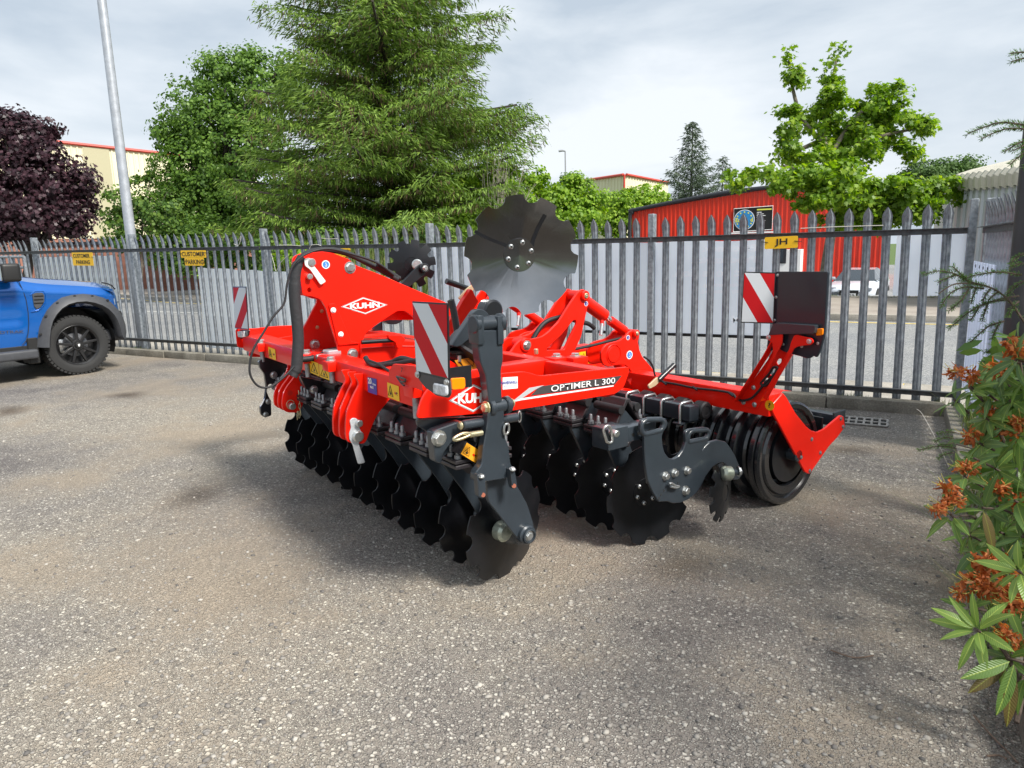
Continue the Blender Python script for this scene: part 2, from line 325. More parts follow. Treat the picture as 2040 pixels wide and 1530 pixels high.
# painted road lines
BOARDM = leafmat('pale_board', [(.62, .66, .75), (.68, .72, .80)], .5, .4, .3, 2); PAINTW = mat('road_white_paint', (.62, .62, .58), .7, var=.25, vs=12); PAINTY = mat('road_yellow_paint', (.62, .47, .14), .7, var=.25, vs=12)
def line(P, w, name, m):
    v = []; f = []
    for i, (x, y) in enumerate(P):
        a = Vector(P[max(i - 1, 0)]); c = Vector(P[min(i + 1, len(P) - 1)]); d = (c - a).normalized(); n = Vector((-d.y, d.x)) * w / 2
        v += [(x + n.x, y + n.y, .004), (x - n.x, y - n.y, .004)]
        if i: f.append((2 * i - 2, 2 * i - 1, 2 * i + 1, 2 * i))
    structure(link(name, mesh(name, v, f), None, m))
line([(-60, 8.35), (-30, 8.3), (16, 8.22)], .1, 'road_edge_line', PAINTY)
line([(-60, 28.6), (-34, 19.3), (-22, 15.95), (-12, 14.9), (-.2, 14.5), (16, 14.5)], .12, 'road_edge_line', PAINTY)
for k in range(4): line([(-26 + k * 6.2, 13.1), (-22 + k * 6.2, 13.05)], .1, 'road_centre_line', PAINTW)
# kerb stones: edging under the palisade, side edging, road kerbs
def kerb_run(name, P, w, h, L, m, z0=-.02, jit=.004):
    root = structure(D.objects.new(name, None)); COL.objects.link(root)
    for a, b in zip(P, P[1:]):
        a = Vector((*a, 0)); b = Vector((*b, 0)); n = max(1, round((b - a).length / L)); d = (b - a) / n; ang = math.atan2(d.y, d.x)
        me = box(.004, d.length - .004, -w / 2, w / 2, z0, h, .012, 2); me.materials.append(m)
        for k in range(n):
            o = link('kerb_stone', me, root); o.location = a + d * k + Vector((0, rng.normal(0, jit), rng.normal(0, jit))); o.rotation_euler = (0, 0, ang + rng.normal(0, .003))
    return root
kerb_run('kerb_under_fence', [(-16.3, FY - .07), (.44, FY - .07)], .13, .105, .91, GM['kerb'])
kerb_run('kerb_beside_bed', [(.48, FY - .14), (.47, 0)], .11, .10, .91, GM['kerb'])
kerb_run('road_kerb_near', [(-30, 8.06), (12, 7.96)], .12, .055, .91, GM['concrete'])
kerb_run('road_kerb_far', [(-34, 19.86), (-22, 16.36), (-12, 15.27), (-.2, 14.91), (9, 14.91)], .12, .12, .91, GM['concrete'])
kerb_run('car_park_kerb', [(-8, 19.72), (9, 19.70)], .15, .135, .91, GM['concrete'])
# loose stones on the yard (uncountable)
def stones(n, name, gen, smin, smax, m):
    base = bmesh.new(); bmesh.ops.create_icosphere(base, subdivisions=1, radius=1); bv = np.array([v.co[:] for v in base.verts]); bf = np.array([[v.index for v in f.verts] for f in base.faces]); base.free()
    V = []; F = []
    for i in range(n):
        x, y = gen(); s = smin + (smax - smin) * rng.random() ** 3.5
        q = bv * (1 + rng.normal(0, .16, (len(bv), 1))) * np.array([s * rng.uniform(.8, 1.5), s, s * rng.uniform(.4, .7)]); a = rng.uniform(0, 6.28); c, sn = math.cos(a), math.sin(a)
        q = np.stack([q[:, 0] * c - q[:, 1] * sn + x, q[:, 0] * sn + q[:, 1] * c + y, q[:, 2] + s * .12], 1); F.append(bf + len(bv) * i); V.append(q)
    return stuff(link(name, npmesh(np.concatenate(V), np.concatenate(F)), None, m))
def npmesh(V, F, sm=False):
    V = np.ascontiguousarray(V, dtype=np.float32); F = np.ascontiguousarray(F, dtype=np.int32); k = F.shape[1]
    me = D.meshes.new('m'); me.vertices.add(len(V)); me.vertices.foreach_set('co', V.ravel()); me.loops.add(F.size); me.loops.foreach_set('vertex_index', F.ravel())
    me.polygons.add(len(F)); me.polygons.foreach_set('loop_start', np.arange(0, F.size, k, dtype=np.int32)); me.polygons.foreach_set('loop_total', np.full(len(F), k, dtype=np.int32))
    if sm: me.polygons.foreach_set('use_smooth', np.ones(len(F), dtype=bool))
    me.update(calc_edges=True); return me
STONE = leafmat('loose_stone', [(.10, .095, .09), (.19, .175, .16), (.30, .28, .25), (.46, .43, .38)], .85, 0, .1)
def g_near():
    while True:
        x, y = rng.uniform(0, 2040), rng.uniform(800, 1560); P = onZ(x, y, 0)
        if P.x < .38 and P.y < FY - .2: return P.x, P.y
stones(6500, 'loose_gravel', g_near, .0028, .0115, STONE)

# gully grate by the kerb
dr = structure(D.objects.new('gully_grate', None)); COL.objects.link(dr); dr.location = (-.19, 6.36, .003)
IRON = mat('grate_iron', (.34, .32, .29), .7, var=.3, vs=40); PIT = mat('gully_dark', (.004, .004, .004), .9)
link('pit', box(-.19, .19, -.12, .12, .0, .002), dr, PIT)
for y in (-.12, 0, .12): link('grate_bar', box(-.2, .2, y - .012, y + .012, .002, .014, .002), dr, IRON)
for k in range(8): link('grate_bar', box(-.2 + k * .0571 - .009, -.2 + k * .0571 + .009, -.108, -.012, .002, .013, .002), dr, IRON); link('grate_bar', box(-.2 + k * .0571 - .009, -.2 + k * .0571 + .009, .012, .108, .002, .013, .002), dr, IRON)

# ================================================================== PALISADE FENCES
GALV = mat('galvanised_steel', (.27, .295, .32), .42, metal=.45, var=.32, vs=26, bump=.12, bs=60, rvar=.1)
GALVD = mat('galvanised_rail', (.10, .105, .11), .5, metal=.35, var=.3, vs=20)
def pale_mesh():
    # W-section pale with a splayed, spear-pointed head; unit: width .068, height 1 (z), local y towards the yard is -y
    cols = [(-.5, .30), (-.34, .30), (-.20, 0), (-.06, .0), (0, .1), (.06, 0), (.20, 0), (.34, .30), (.5, .30)]
    rows = [(0, 1, 0, 1), (.895, 1, 0, 1), (.925, 1.12, -.003, .9), (.955, 1.18, -.012, .6), (.978, .80, -.02, .4), (.992, .36, -.025, .3), (1.0, .07, -.03, .2)]
    v = []; f = []; nc = len(cols)
    for z, w, yo, dp in rows:
        for c, d in cols: v.append((c * .068 * w, d * .045 * dp + yo, z))
    n = len(v)
    for z, w, yo, dp in rows:
        for c, d in cols: v.append((c * .068 * w, d * .045 * dp + yo + .003, z))
    for i in range(len(rows) - 1):
        for j in range(nc - 1):
            a = i * nc + j; f.append((a, a + 1, a + nc + 1, a + nc)); f.append((n + a, n + a + nc, n + a + nc + 1, n + a + 1))
    me = mesh('pale', v, f); me.materials.append(GALV); return me
PALE = pale_mesh()
def palisade(root, posts, npale, skip=()):
    # posts: list of (bottom Vector, top Vector, rail top z, lower rail z, pale tip z)
    for i, (b, t, zr, zl, zt) in enumerate(posts):
        d = (t - b).normalized(); Lp = (t - b).length + .05
        pm_ = box(-.03, .03, .0, .10, -.05, Lp, .006, 1); pm_.materials.append(GALV)
        o = link('post', pm_, root); o.location = b - d * .03; fx = Vector((posts[min(i + 1, len(posts) - 1)][0] - posts[max(i - 1, 0)][0])).normalized(); o.rotation_euler = Matrix((fx, d.cross(fx), d)).transposed().to_euler()
    for (b0, t0, zr0, zl0, zt0), (b1, t1, zr1, zl1, zt1) in zip(posts, posts[1:]):
        fx = (b1 - b0).normalized(); nrm = fx.cross(Vector((0, 0, 1)))  # towards the yard
        def lerp(a, b, t): return a + (b - a) * t
        def pt(t, z):
            B = lerp(b0, b1, t); T = lerp(t0, t1, t); k = (z - B.z) / (T.z - B.z); return B + (T - B) * k
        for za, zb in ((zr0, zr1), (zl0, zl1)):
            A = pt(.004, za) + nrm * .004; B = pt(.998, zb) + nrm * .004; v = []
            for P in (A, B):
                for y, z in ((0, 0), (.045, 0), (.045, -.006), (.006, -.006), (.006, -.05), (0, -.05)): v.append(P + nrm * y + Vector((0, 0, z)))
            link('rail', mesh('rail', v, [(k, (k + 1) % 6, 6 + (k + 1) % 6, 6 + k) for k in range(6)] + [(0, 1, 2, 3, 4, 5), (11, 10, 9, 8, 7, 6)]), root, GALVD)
        for k in range(1, npale + 1):
            t = k / (npale + 1); zt = lerp(zt0, zt1, t) + rng.normal(0, .004); zb = max(lerp(b0.z, b1.z, t), .06) + .035
            B = pt(t, zb) - nrm * .004; T = pt(t, zt) - nrm * .004; d = T - B; Z = d.normalized(); X = (fx - Z * fx.dot(Z)).normalized(); Y = Z.cross(X)
            o = link('pale', PALE, root); m4 = Matrix((X, Y, Z * d.length)).transposed().to_4x4(); m4.translation = B
            o.matrix_world = m4 @ Matrix.Rotation(rng.normal(0, .02), 4, 'Z')
mf = thing('palisade_fence', 'long galvanised steel palisade fence along the road behind the red harrow', 'fence')
pd = [(-16.05, -16.0, 1.92, 1.705, .27, 1.90), (-13.277, -13.215, 1.889, 1.684, .265, 1.867), (-10.498, -10.502, 1.862, 1.659, .265, 1.861), (-7.675, -7.632, 1.836, 1.625, .261, 1.822), (-4.904, -4.886, 1.796, 1.587, .241, 1.79), (-2.185, -2.187, 1.779, 1.573, .215, 1.760), (.486, .515, 1.773, 1.566, .193, 1.762)]
palisade(mf, [(Vector((b, FY, .06)), Vector((t, FY, zt)), zr, zl, tip) for (t, b, zt, zr, zl, tip) in pd], 17)
sf = thing('palisade_fence', 'galvanised palisade fence running back from the corner beside the dark pole', 'fence')
palisade(sf, [(Vector((.605, FY - .02, .06)), Vector((.59, FY - .02, 1.77)), 1.566, .19, 1.762), (Vector((.675, 4.25, .06)), Vector((.66, 4.25, 1.79)), 1.57, .19, 1.77), (Vector((.75, 1.6, .06)), Vector((.735, 1.6, 1.79)), 1.57, .19, 1.77)], 17)

# banners tied to the fence
BAN = leafmat('banner_white_back', [(.74, .78, .86), (.78, .82, .90)], .6, .55, .3, .8); BAN2 = leafmat('banner_silver_back', [(.74, .79, .86), (.86, .89, .92)], .6, .5, .6, 1.2)
def banner(name, label, xl, xr, Y, ztl, ztr, zbl, zbr, m, wav=.012, cat='banner', group=None, nx=60, nz=10, hem=None):
    v = []; f = []
    for j in range(nz + 1):
        for i in range(nx + 1):
            a = i / nx; b = j / nz; x = xl + (xr - xl) * a; zt = ztl + (ztr - ztl) * a - .012 * math.sin(a * math.pi * 5) ** 2 * (1 - b); zb = zbl + (zbr - zbl) * a
            v.append((x, Y + wav * (math.sin(a * 37 + b * 2.5) * .6 + math.sin(a * 83 + 1.7 + b * 4) * .4) * (.4 + .6 * b), zt + (zb - zt) * b))
    f = [(j * (nx + 1) + i, j * (nx + 1) + i + 1, (j + 1) * (nx + 1) + i + 1, (j + 1) * (nx + 1) + i) for j in range(nz) for i in range(nx)]
    me = mesh('banner', v, f); smooth(me, 60); o = link(name, me, None, m); tag(o, label, cat, group)
    if hem:
        link('hem', box(xl, xr, Y - .006, Y + .006, hem, hem + .03, .002), o, BLKP)
    return o
q = lambda x, y, Y=FY + .07: onY(x, y, Y)
b1 = banner('banner', 'silver white blank banner hanging low on the fence behind the far warning board', q(393, 532).x, q(700, 560).x, FY + .07, q(393, 532).z, q(700, 548).z, q(410, 692).z, q(700, 715).z, BAN2, .02)
b2 = banner('banner', 'long white banner with faint mirrored lettering on the fence behind the tall disc', q(853, 490).x, q(1545, 474).x, FY + .07, q(853, 490).z, q(1545, 476).z, q(853, 652).z + .02, q(1545, 671).z, BAN, .006, hem=q(1400, 668).z - .015)
b3 = banner('banner', 'white board on the fence at the corner above the parked red-lit car', q(1788, 458).x, q(1928, 458).x, FY + .07, q(1788, 457).z, q(1928, 455).z, q(1788, 589).z, q(1928, 589).z, BAN, .001)
b4 = banner('banner', 'silver ribbed sheet on the fence above the blue bonnet', q(64, 512).x, q(226, 512).x, FY + .07, q(64, 512).z, q(226, 508).z, q(64, 600).z, q(230, 600).z, BAN2, .01)
GHOST = leafmat('show_through_print', [(1.0, 1.0, 1.0), (1.0, 1.0, 1.0)], .6, .4)
def mirrored(s, xr, y, xl, hpx):   # letters printed on the road side, read backwards from the yard
    a = q(xr, y, FY + .058); b = q(xl, y + (xr - xl) * .012, FY + .058); h = hpx / 205
    me = fit_text(s, a, b, h, (0, 0, 1), (0, -1, 0), off=.01); link('lettering', me, b2, GHOST)
mirrored('Efficiency.', 1507, 504, 1400, 16); mirrored('Productivity.', 1505, 527, 1377, 16); mirrored('Enc ro is tion.', 1505, 550, 1340, 16)
mirrored('Precision farming.', 1505, 572, 1400, 9); mirrored('Perfectly connected.', 1505, 585, 1396, 9); mirrored('M', 1474, 643, 1458, 14)
sb = tag(link('board', box(0, .006, 0, 1.0, 0, 1, .001), None, BOARDM), 'pale board fixed to the side fence behind the spruce twigs', 'board')
sb.matrix_world = Matrix.Translation((.56, 5.60, .28)) @ Matrix.Rotation(R_(1.5), 4, 'Z'); sb.scale = (1, 1.15, 1.02)
for k in range(5): link('rivet', cyl((-.004, .1 + k * .19, .965), (-.001, .1 + k * .19, .965), .012, 8), sb, BLKP)

# yellow plates tied on the fence
def plate_sign(name, label, rows, cat='sign', group=None):
    r = thing(name, label, cat, group=group)
    for (x0, y0, x1, y1, tilt, txts) in rows:
        A = onY(x0, y1, FY - .06); B = onY(x1, y1, FY - .06); T = onY(x0, y0, FY - .06); w = (B - A).length; h = T.z - A.z
        me = plate2d([fillet([(0, 0), (w, 0), (w, h), (0, h)], .012)], .003, Matrix.Translation(A) @ Matrix.Rotation(tilt, 4, 'Y') @ Matrix(((1, 0, 0, 0), (0, 0, 1, 0), (0, 1, 0, 0), (0, 0, 0, 1))), .0005)
        link('plate', me, r, YEL)
        for s, u0, u1, v0, hh in txts:
            Rm = Matrix.Rotation(tilt, 3, 'Y'); a = A + Rm @ Vector((w * u0, -.003, h * v0)); b = A + Rm @ Vector((w * u1, -.003, h * v0))
            link('lettering', fit_text(s, a, b, h * hh, Rm @ Vector((0, 0, 1)), (0, -1, 0), off=.018), r, BLKP)
        for u in (0, 1):
            P = A + Vector((w * u, 0, h * .6)); link('wire_tie', tube([P + Vector((-.03, -.004, .004)), P + Vector((.03, -.004, -.004))], .003, 6), r, BLKP)
    return r
SG = 'yellow customer parking plates on the fence'
plate_sign('parking_sign', 'yellow plate reading customer parking above the blue bonnet', [(146, 503, 187, 529, R_(1), [('CUSTOMER', .06, .86, .60, .30), ('PARKING', .18, .84, .12, .30)])], group=SG)
plate_sign('parking_sign', 'two offset yellow plates reading customer and parking, right of the silver pole', [(361, 499, 411, 513.5, R_(1), [('CUSTOMER', .05, .96, .2, .62)]), (369, 514, 407, 529, R_(1), [('PARKING', .06, .99, .18, .64)])], group=SG)
plate_sign('parking_sign', 'mostly hidden yellow plates ending in ER above the black hose sleeve', [(650, 495, 698.5, 508, R_(1), [('CUSTOMER', .05, .96, .2, .62)]), (655, 508.5, 694, 522, R_(1), [('PARKING', .06, .99, .18, .64)])], group=SG)
plate_sign('initial_sign', 'yellow plate reading JH on the top rail in front of the red shed', [(1523, 473, 1589, 496.5, R_(-1.2), [('JH', .31, .69, .17, .66)])])
# strings left on the rail
STR = mat('white_string', (.55, .53, .47), .8)
for pts in ([(560, 487), (556, 489), (572, 488), (600, 490)], [(616, 498), (620, 489), (632, 487), (640, 490)], [(540, 505), (546, 525), (550, 540), (560, 522), (575, 508)], [(640, 474), (655, 476), (672, 475)], [(1595, 455), (1660, 452), (1760, 449)], [(474, 480), (480, 470), (476, 488), (466, 486)]):
    tag(link('string', tube(curve_pts([onY(x, y, FY - .05) for x, y in pts], 4), .0035, 5), None, STR), {560: 'knotted white string lying along the top rail left of the machine', 616: 'curled white string on the rail above the hose sleeve', 540: 'string tied from rail to banner eyelet by the post', 640: 'short string stretched between pale heads', 1595: 'long white string between the pale heads right of the JH plate', 474: 'string loop on pale heads left of the second post'}[pts[0][0]], 'string')
# galvanised barrier stacked at the left
gb = thing('barrier', 'galvanised tubular barrier leaning at the fence behind the blue pick-up', 'barrier')
for i, (x0, x1) in enumerate(((2, 22), (18, 48))):
    for x in (x0, x1): A = onY(x, 511, 6.7); link('upright', tube([A, Vector((A.x, A.y, .1))], .028, 10), gb, GALV)
    for y in (512, 533): link('crossbar', tube([onY(x0, y, 6.7), onY(x1, y, 6.7)], .024, 10), gb, GALV)

# ================================================================== POLES
ALU = mat('brushed_pole', (.46, .48, .51), .38, metal=.55, var=.12, vs=10)
lp = thing('lamp_post', 'tall silver lamp post rising behind the fence left of the big trees', 'lamp post', onY(289, 700, 7.2))
B0 = lp.location.copy(); T0 = onY(195, -60, 7.24); lp_d = T0 - B0
link('shaft', cyl((0, 0, -.1), tuple(lp_d), .086, 28, 0, .062), lp, ALU)
link('base_sleeve', cyl((0, 0, -.1), tuple(lp_d * .02), .10, 24), lp, ALU)
DP = mat('dark_pole_paint', (.028, .027, .028), .5, var=.2, vs=6)
P0 = atd(2016, 790, 3.6); T1 = atd(2070, 250, 3.6)
dp = thing('dark_pole', 'thick dark pole standing in the planting bed at the right edge', 'pole', (P0.x, P0.y, 0)); dd = (T1 - P0); k0 = -P0.z / dd.z
T0_ = P0 + dd * 1.6 - Vector((P0.x, P0.y, 0)); link('shaft', cyl(tuple(P0 + dd * k0 - Vector((P0.x, P0.y, 0))), tuple(T0_), .066, 28), dp, DP); link('collar', cyl((0, 0, .0), (.0, 0, .25), .085, 24), dp, DP)
SLP = mat('street_light_grey', (.25, .26, .27), .5)
A = atd(1128, 420, 62); Bt = atd(1126, 301, 62)
sl = thing('street_light', 'thin grey street light far off above the bushes', 'street light', (A.x, A.y, 0)); o_ = Vector((A.x, A.y, 0))
link('mast', cyl((0, 0, 0), Bt - o_, .09, 8, 0, .06), sl, SLP); link('lamp_head', tube([Bt - o_, atd(1120, 300, 62) - o_, atd(1113, 301, 62) - o_], [.06, .09, .1], 8), sl, SLP)
# ================================================================== BUILDINGS
def corr_wall(A, B, zb, ztA, ztB, pitch, depth, nrm, ztf=None):
    # profiled sheet from A to B (xy), with ribs; top follows ztf(t) or a line
    A = Vector((A.x, A.y, 0)); B = Vector((B.x, B.y, 0)); L = (B - A).length; n = int(L / pitch); v = []; f = []
    prof = [(0, 0), (.55, 0), (.65, 1), (.9, 1)]
    pts = [((k + a) / n, d) for k in range(n) for a, d in prof] + [(1, 0)]
    for t, d in pts:
        P = A + (B - A) * t + nrm * d * depth; zt = ztf(t) if ztf else ztA + (ztB - ztA) * t; v += [(P.x, P.y, zb), (P.x, P.y, zt)]
    f = [(2 * i, 2 * i + 2, 2 * i + 3, 2 * i + 1) for i in range(len(pts) - 1)]
    return mesh('wall', v, f)
REDCLAD = mat('red_cladding', (.68, .042, .018), .45, coat=.2, var=.08, vs=.6); BTRIM = mat('black_trim', (.018, .020, .026), .5)
CREAM = mat('cream_cladding', (.72, .66, .47), .6, var=.06, vs=.5); OLIVE = mat('olive_panel', (.42, .385, .25), .6); RTRIM = mat('red_eaves_trim', (.55, .05, .03), .5)
BRICKM = mat('brick_wall_red', (.27, .12, .085), .85, var=.2, vs=3); GCLAD = mat('grey_white_cladding', (.50, .53, .56), .45, metal=.2, var=.06, vs=1.5); ROOFM = mat('weathered_roof_sheet', (.47, .45, .38), .7, var=.15, vs=1.5)
GLS = mat('dark_glass', (.02, .03, .04), .1, coat=.5); WHT = mat('white_render', (.75, .75, .74), .7)
# red shed
YB = 36.0; shed = thing('red_shed', 'low red ribbed metal shed with black curved eaves behind the fence', 'shed', (0, 0, 0))
tl = onY(1259, 421, YB); pk = onY(1530, 377, YB); tr = onY(1764, 392, YB); brR = onY(1767, 570, YB)
Ls = tr.x - tl.x; tpk = (pk.x - tl.x) / Ls
def ztf(t): return tl.z + (pk.z - tl.z) * t / tpk if t < tpk else pk.z + (tr.z - pk.z) * (t - tpk) / (1 - tpk)
link('front_wall', corr_wall(tl, tr, -.7, 0, 0, .21, .05, Vector((0, -1, 0)), ztf), shed, REDCLAD)
link('side_wall', corr_wall(tl + Vector((0, .02, 0)), tl + Vector((0, 14, 0)), -.7, tl.z, tl.z, .25, .05, Vector((-1, 0, 0))), shed, REDCLAD)
link('side_wall', corr_wall(tr + Vector((0, .02, 0)), tr + Vector((0, 14, 0)), -.7, tr.z, tr.z, .25, .05, Vector((1, 0, 0))), shed, REDCLAD)
def prism(P, w, m, name, parent):        # eaves trim following P with cross-section w
    link(name, tube(P, w, 8), parent, m)
prism(curve_pts([Vector((tl.x - .08, YB - .08, 1.0)), Vector((tl.x - .08, YB - .08, tl.z - .40)), Vector((tl.x + .06, YB - .08, tl.z - .06)), Vector((tl.x + .45, YB - .08, tl.z + .1)), Vector((pk.x, YB - .08, pk.z + .07)), Vector((tr.x + .1, YB - .08, tr.z + .07))], 6), .10, BTRIM, 'eaves_trim', shed)
link('roof', mesh('roof', [(tl.x - .1, YB - .05, tl.z + .06), (pk.x, YB - .05, pk.z + .1), (pk.x, YB + 14, pk.z + .1), (tl.x - .1, YB + 14, tl.z + .06), (tr.x + .1, YB - .05, tr.z + .06), (tr.x + .1, YB + 14, tr.z + .06)], [(0, 1, 2, 3), (1, 4, 5, 2)]), shed, BTRIM)
W0 = onY(1533, 524, YB); W1 = onY(1566, 496, YB)
PX0 = onY(1524, 600, YB).x; link('porch_wall', box(PX0, onY(1598, 560, YB).x, YB - 1.0, YB - .08, -.1, onY(1580, 497, YB - 1).z, .01), shed, WHT)
pw = link('window', box(onY(1532, 520, YB - 1).x, onY(1566, 520, YB - 1).x, YB - 1.04, YB - .97, onY(1540, 525, YB - 1).z, onY(1540, 494, YB - 1).z, .01), shed, BTRIM)
for k in range(3):
    x = onY(1537 + k * 10, 520, YB - 1).x; link('pane', box(x - .07, x + .07, YB - 1.06, YB - 1.045, onY(1540, 522, YB - 1).z, onY(1540, 497, YB - 1).z), pw, GLS)
# sign board on the shed
sgn = thing('shop_sign', 'black square shop sign with blue starred disc on the red shed', 'sign')
a0 = onY(1461, 462, YB - .12); a1 = onY(1538, 462, YB - .12); a2 = onY(1461, 417, YB - .12); wS = a1.x - a0.x; hS = a2.z - a0.z
def onS(u, v, d=.03): return Vector((a0.x + u * wS, YB - .12 - d, a0.z + v * hS + u * .05))
link('board', box(a0.x, a1.x, YB - .12, YB - .06, a0.z + .02, a0.z + hS + .04, .01), sgn, BLKP)
def disc2(c, rx, rz, m, name, par, n=28, yo=0): 
    v = [(c.x + rx * math.cos(2 * math.pi * k / n), c.y + yo, c.z + rz * math.sin(2 * math.pi * k / n)) for k in range(n)]; link(name, mesh(name, v, [tuple(range(n))]), par, m)
YP = mat('yellow_print', (.72, .72, .10), .5); SKYB = mat('sky_blue_print', (.03, .25, .55), .45)
cS = onS(.28, .5); disc2(cS, hS * .45, hS * .45, WHITE, 'ring', sgn); disc2(cS, hS * .42, hS * .42, SKYB, 'disc', sgn, yo=-.006)
for k in range(12): t = k * math.pi / 6; disc2(cS + Vector((math.cos(t) * hS * .34, -.01, math.sin(t) * hS * .34)), hS * .04, hS * .04, YP, 'star', sgn, 5, -.004)
link('lettering', fit_text('Euro   d', cS + Vector((-hS * .38, -.02, -hS * .1)), cS + Vector((hS * .38, -.02, -hS * .1)), hS * .2, (0, 0, 1), (0, -1, 0), off=.03), sgn, YP)
for k in range(8): link('text_line', box(onS(.60, 0).x, onS(.60 + .12 + .05 * ((k * 7) % 3), 0).x, YB - .16, YB - .15, onS(0, .80 - k * .075).z, onS(0, .83 - k * .075).z), sgn, WHITE)
link('text_line', box(onS(.60, 0).x, onS(.97, 0).x, YB - .16, YB - .15, onS(0, .9).z, onS(0, .96).z), sgn, YP); disc2(onS(.66, .13), hS * .1, hS * .1, YP, 'badge', sgn, 10)
link('frame', tube([onS(0, 0), onS(1, 0), onS(1, 1.02), onS(0, 1.02)], .018, 6, closed=True), sgn, WHITE)
tag(link('sill_board', box(onS(-.05, 0).x, onS(1.15, 0).x, YB - .2, YB - .1, a0.z - .1, a0.z - .03), None, WHITE), 'thin white strip below the shop sign on the red shed', 'strip')
# cream warehouse at the left
cw = thing('warehouse', 'tall cream clad warehouse with red eaves behind the copper tree', 'warehouse')
wl = atd(60, 277, 44); wr = atd(420, 316, 51); dxy = Vector((wr.x - wl.x, wr.y - wl.y, 0)); wn = Vector((dxy.y, -dxy.x, 0)).normalized(); wl2 = wl - dxy * .25; wr2 = wr + dxy * .3
wl2.z = wl.z - (wr.z - wl.z) * .25; wr2.z = wr.z + (wr.z - wl.z) * .3; zbk = 3.0
link('cladding', corr_wall(wl2, wr2, zbk, wl2.z, wr2.z, .33, .05, wn), cw, CREAM)
for px in (178, 1000): 
    c0 = wl + (wr - wl) * ((px - 60) / 360); d_ = dxy.normalized() * .75; v = [c0 - d_ + wn * .09, c0 + d_ + wn * .09]; z1 = c0.z - .1
    if px < 400: link('olive_panel', mesh('p', [(v[0].x, v[0].y, zbk + .01), (v[1].x, v[1].y, zbk + .01), (v[1].x, v[1].y, z1), (v[0].x, v[0].y, z1)], [(0, 1, 2, 3)]), cw, OLIVE)
link('eaves_trim', tube([wl2 + wn * .1, wr2 + wn * .1], .11, 6), cw, RTRIM)
link('brick_base', mesh('b', [(wl2.x, wl2.y, -.2), (wr2.x, wr2.y, -.2), (wr2.x, wr2.y, zbk), (wl2.x, wl2.y, zbk)], [(0, 1, 2, 3)]), cw, BRICKM)
link('roof', mesh('r', [wl2, wr2, wr2 - wn * 25, wl2 - wn * 25], [(0, 1, 2, 3)]), cw, ROOFM)
# low brick wall across the road at the left
bw = thing('brick_wall', 'low red brick wall with dark coping across the road behind the parking plates', 'wall')
for (x0, x1, dep, yt, yb) in ((60, 345, 33, 484, 550), (300, 420, 31, 505, 548)):
    A = atd(x0, yt, dep); B = atd(x1, yt + 2, dep + 1.5); dn = Vector((B.y - A.y, A.x - B.x, 0)).normalized()
    for a, b, z0, z1, m, nm, th in ((A, B, -.1, A.z - .15, BRICKM, 'wall_body', .2), (A, B, A.z - .148, A.z, BTRIM, 'coping', .3)):
        v = []
        for P in (a, b):
            for o_, z in ((-th, z0), (th, z0), (th, z1), (-th, z1)): v.append((P.x + dn.x * o_, P.y + dn.y * o_, z))
        link(nm, mesh(nm, v, [(0, 1, 5, 4), (1, 2, 6, 5), (2, 3, 7, 6), (3, 0, 4, 7), (0, 3, 2, 1), (4, 5, 6, 7)]), bw, m)
# beige block in the distance
bb = thing('warehouse', 'distant beige warehouse with thin red edges between trees', 'warehouse'); c_ = atd(1245, 348, 80); l_ = atd(1150, 362, 92); r__ = atd(1330, 364, 92)
for P, Q, nm in ((l_, c_, 'side_wall'), (c_, r__, 'front_wall')):
    n_ = Vector(((Q - P).y, -(Q - P).x, 0)).normalized(); link(nm, corr_wall(P, Q, -.2, P.z, Q.z, .8, .1, n_), bb, CREAM); link('eaves_trim', tube([P + n_ * .2, Q + n_ * .2], .16, 6), bb, RTRIM)
link('corner_trim', tube([(c_.x, c_.y - .2, 0), c_ + Vector((0, -.2, 0))], .13, 6), bb, RTRIM)
link('roof', mesh('r', [l_, c_, r__, l_ + (r__ - c_)], [(0, 1, 2, 3)]), bb, ROOFM)
# grey-white shed at the right
gs = thing('grey_shed', 'pale grey ribbed shed with curved eaves behind the right fence corner', 'shed')
A = atd(1908, 356, 17.5); B = atd(2120, 330, 12.8); nn = Vector(((B - A).y, -(B - A).x, 0)).normalized(); 
link('wall', corr_wall(A, B, -.1, A.z, B.z + .0, .32, .05, nn), gs, GCLAD)
G0 = atd(1890, 376, 17.7) - nn * .0; link('end_wall', mesh('e', [(A.x, A.y, -.1), (A.x, A.y, A.z), (G0.x - .2, G0.y + 1.6, A.z + .1), (G0.x - .2, G0.y + 1.6, -.1)], [(0, 1, 2, 3)]), gs, WHT)
L_ = (B - A).length; n = int(L_ / .32); v = []; f = []
for k in range(n * 4 + 1):
    t = k / (n * 4); d = [0, 1, 1, 0][k % 4] * .045; P = A + (B - A) * t
    for (off, up_, e_) in ((.10, -.32, 1), (.12, -.06, 1), (.03, .06, 1), (-.25, .16, 0), (-3.0, .75, 0)): v.append(P + nn * (off + d * e_) + Vector((0, 0, up_ + d)))
f = [(5 * i + j, 5 * i + j + 1, 5 * i + 6 + j, 5 * i + 5 + j) for i in range(n * 4) for j in range(4)]
link('roof', mesh('r', v, f), gs, ROOFM)

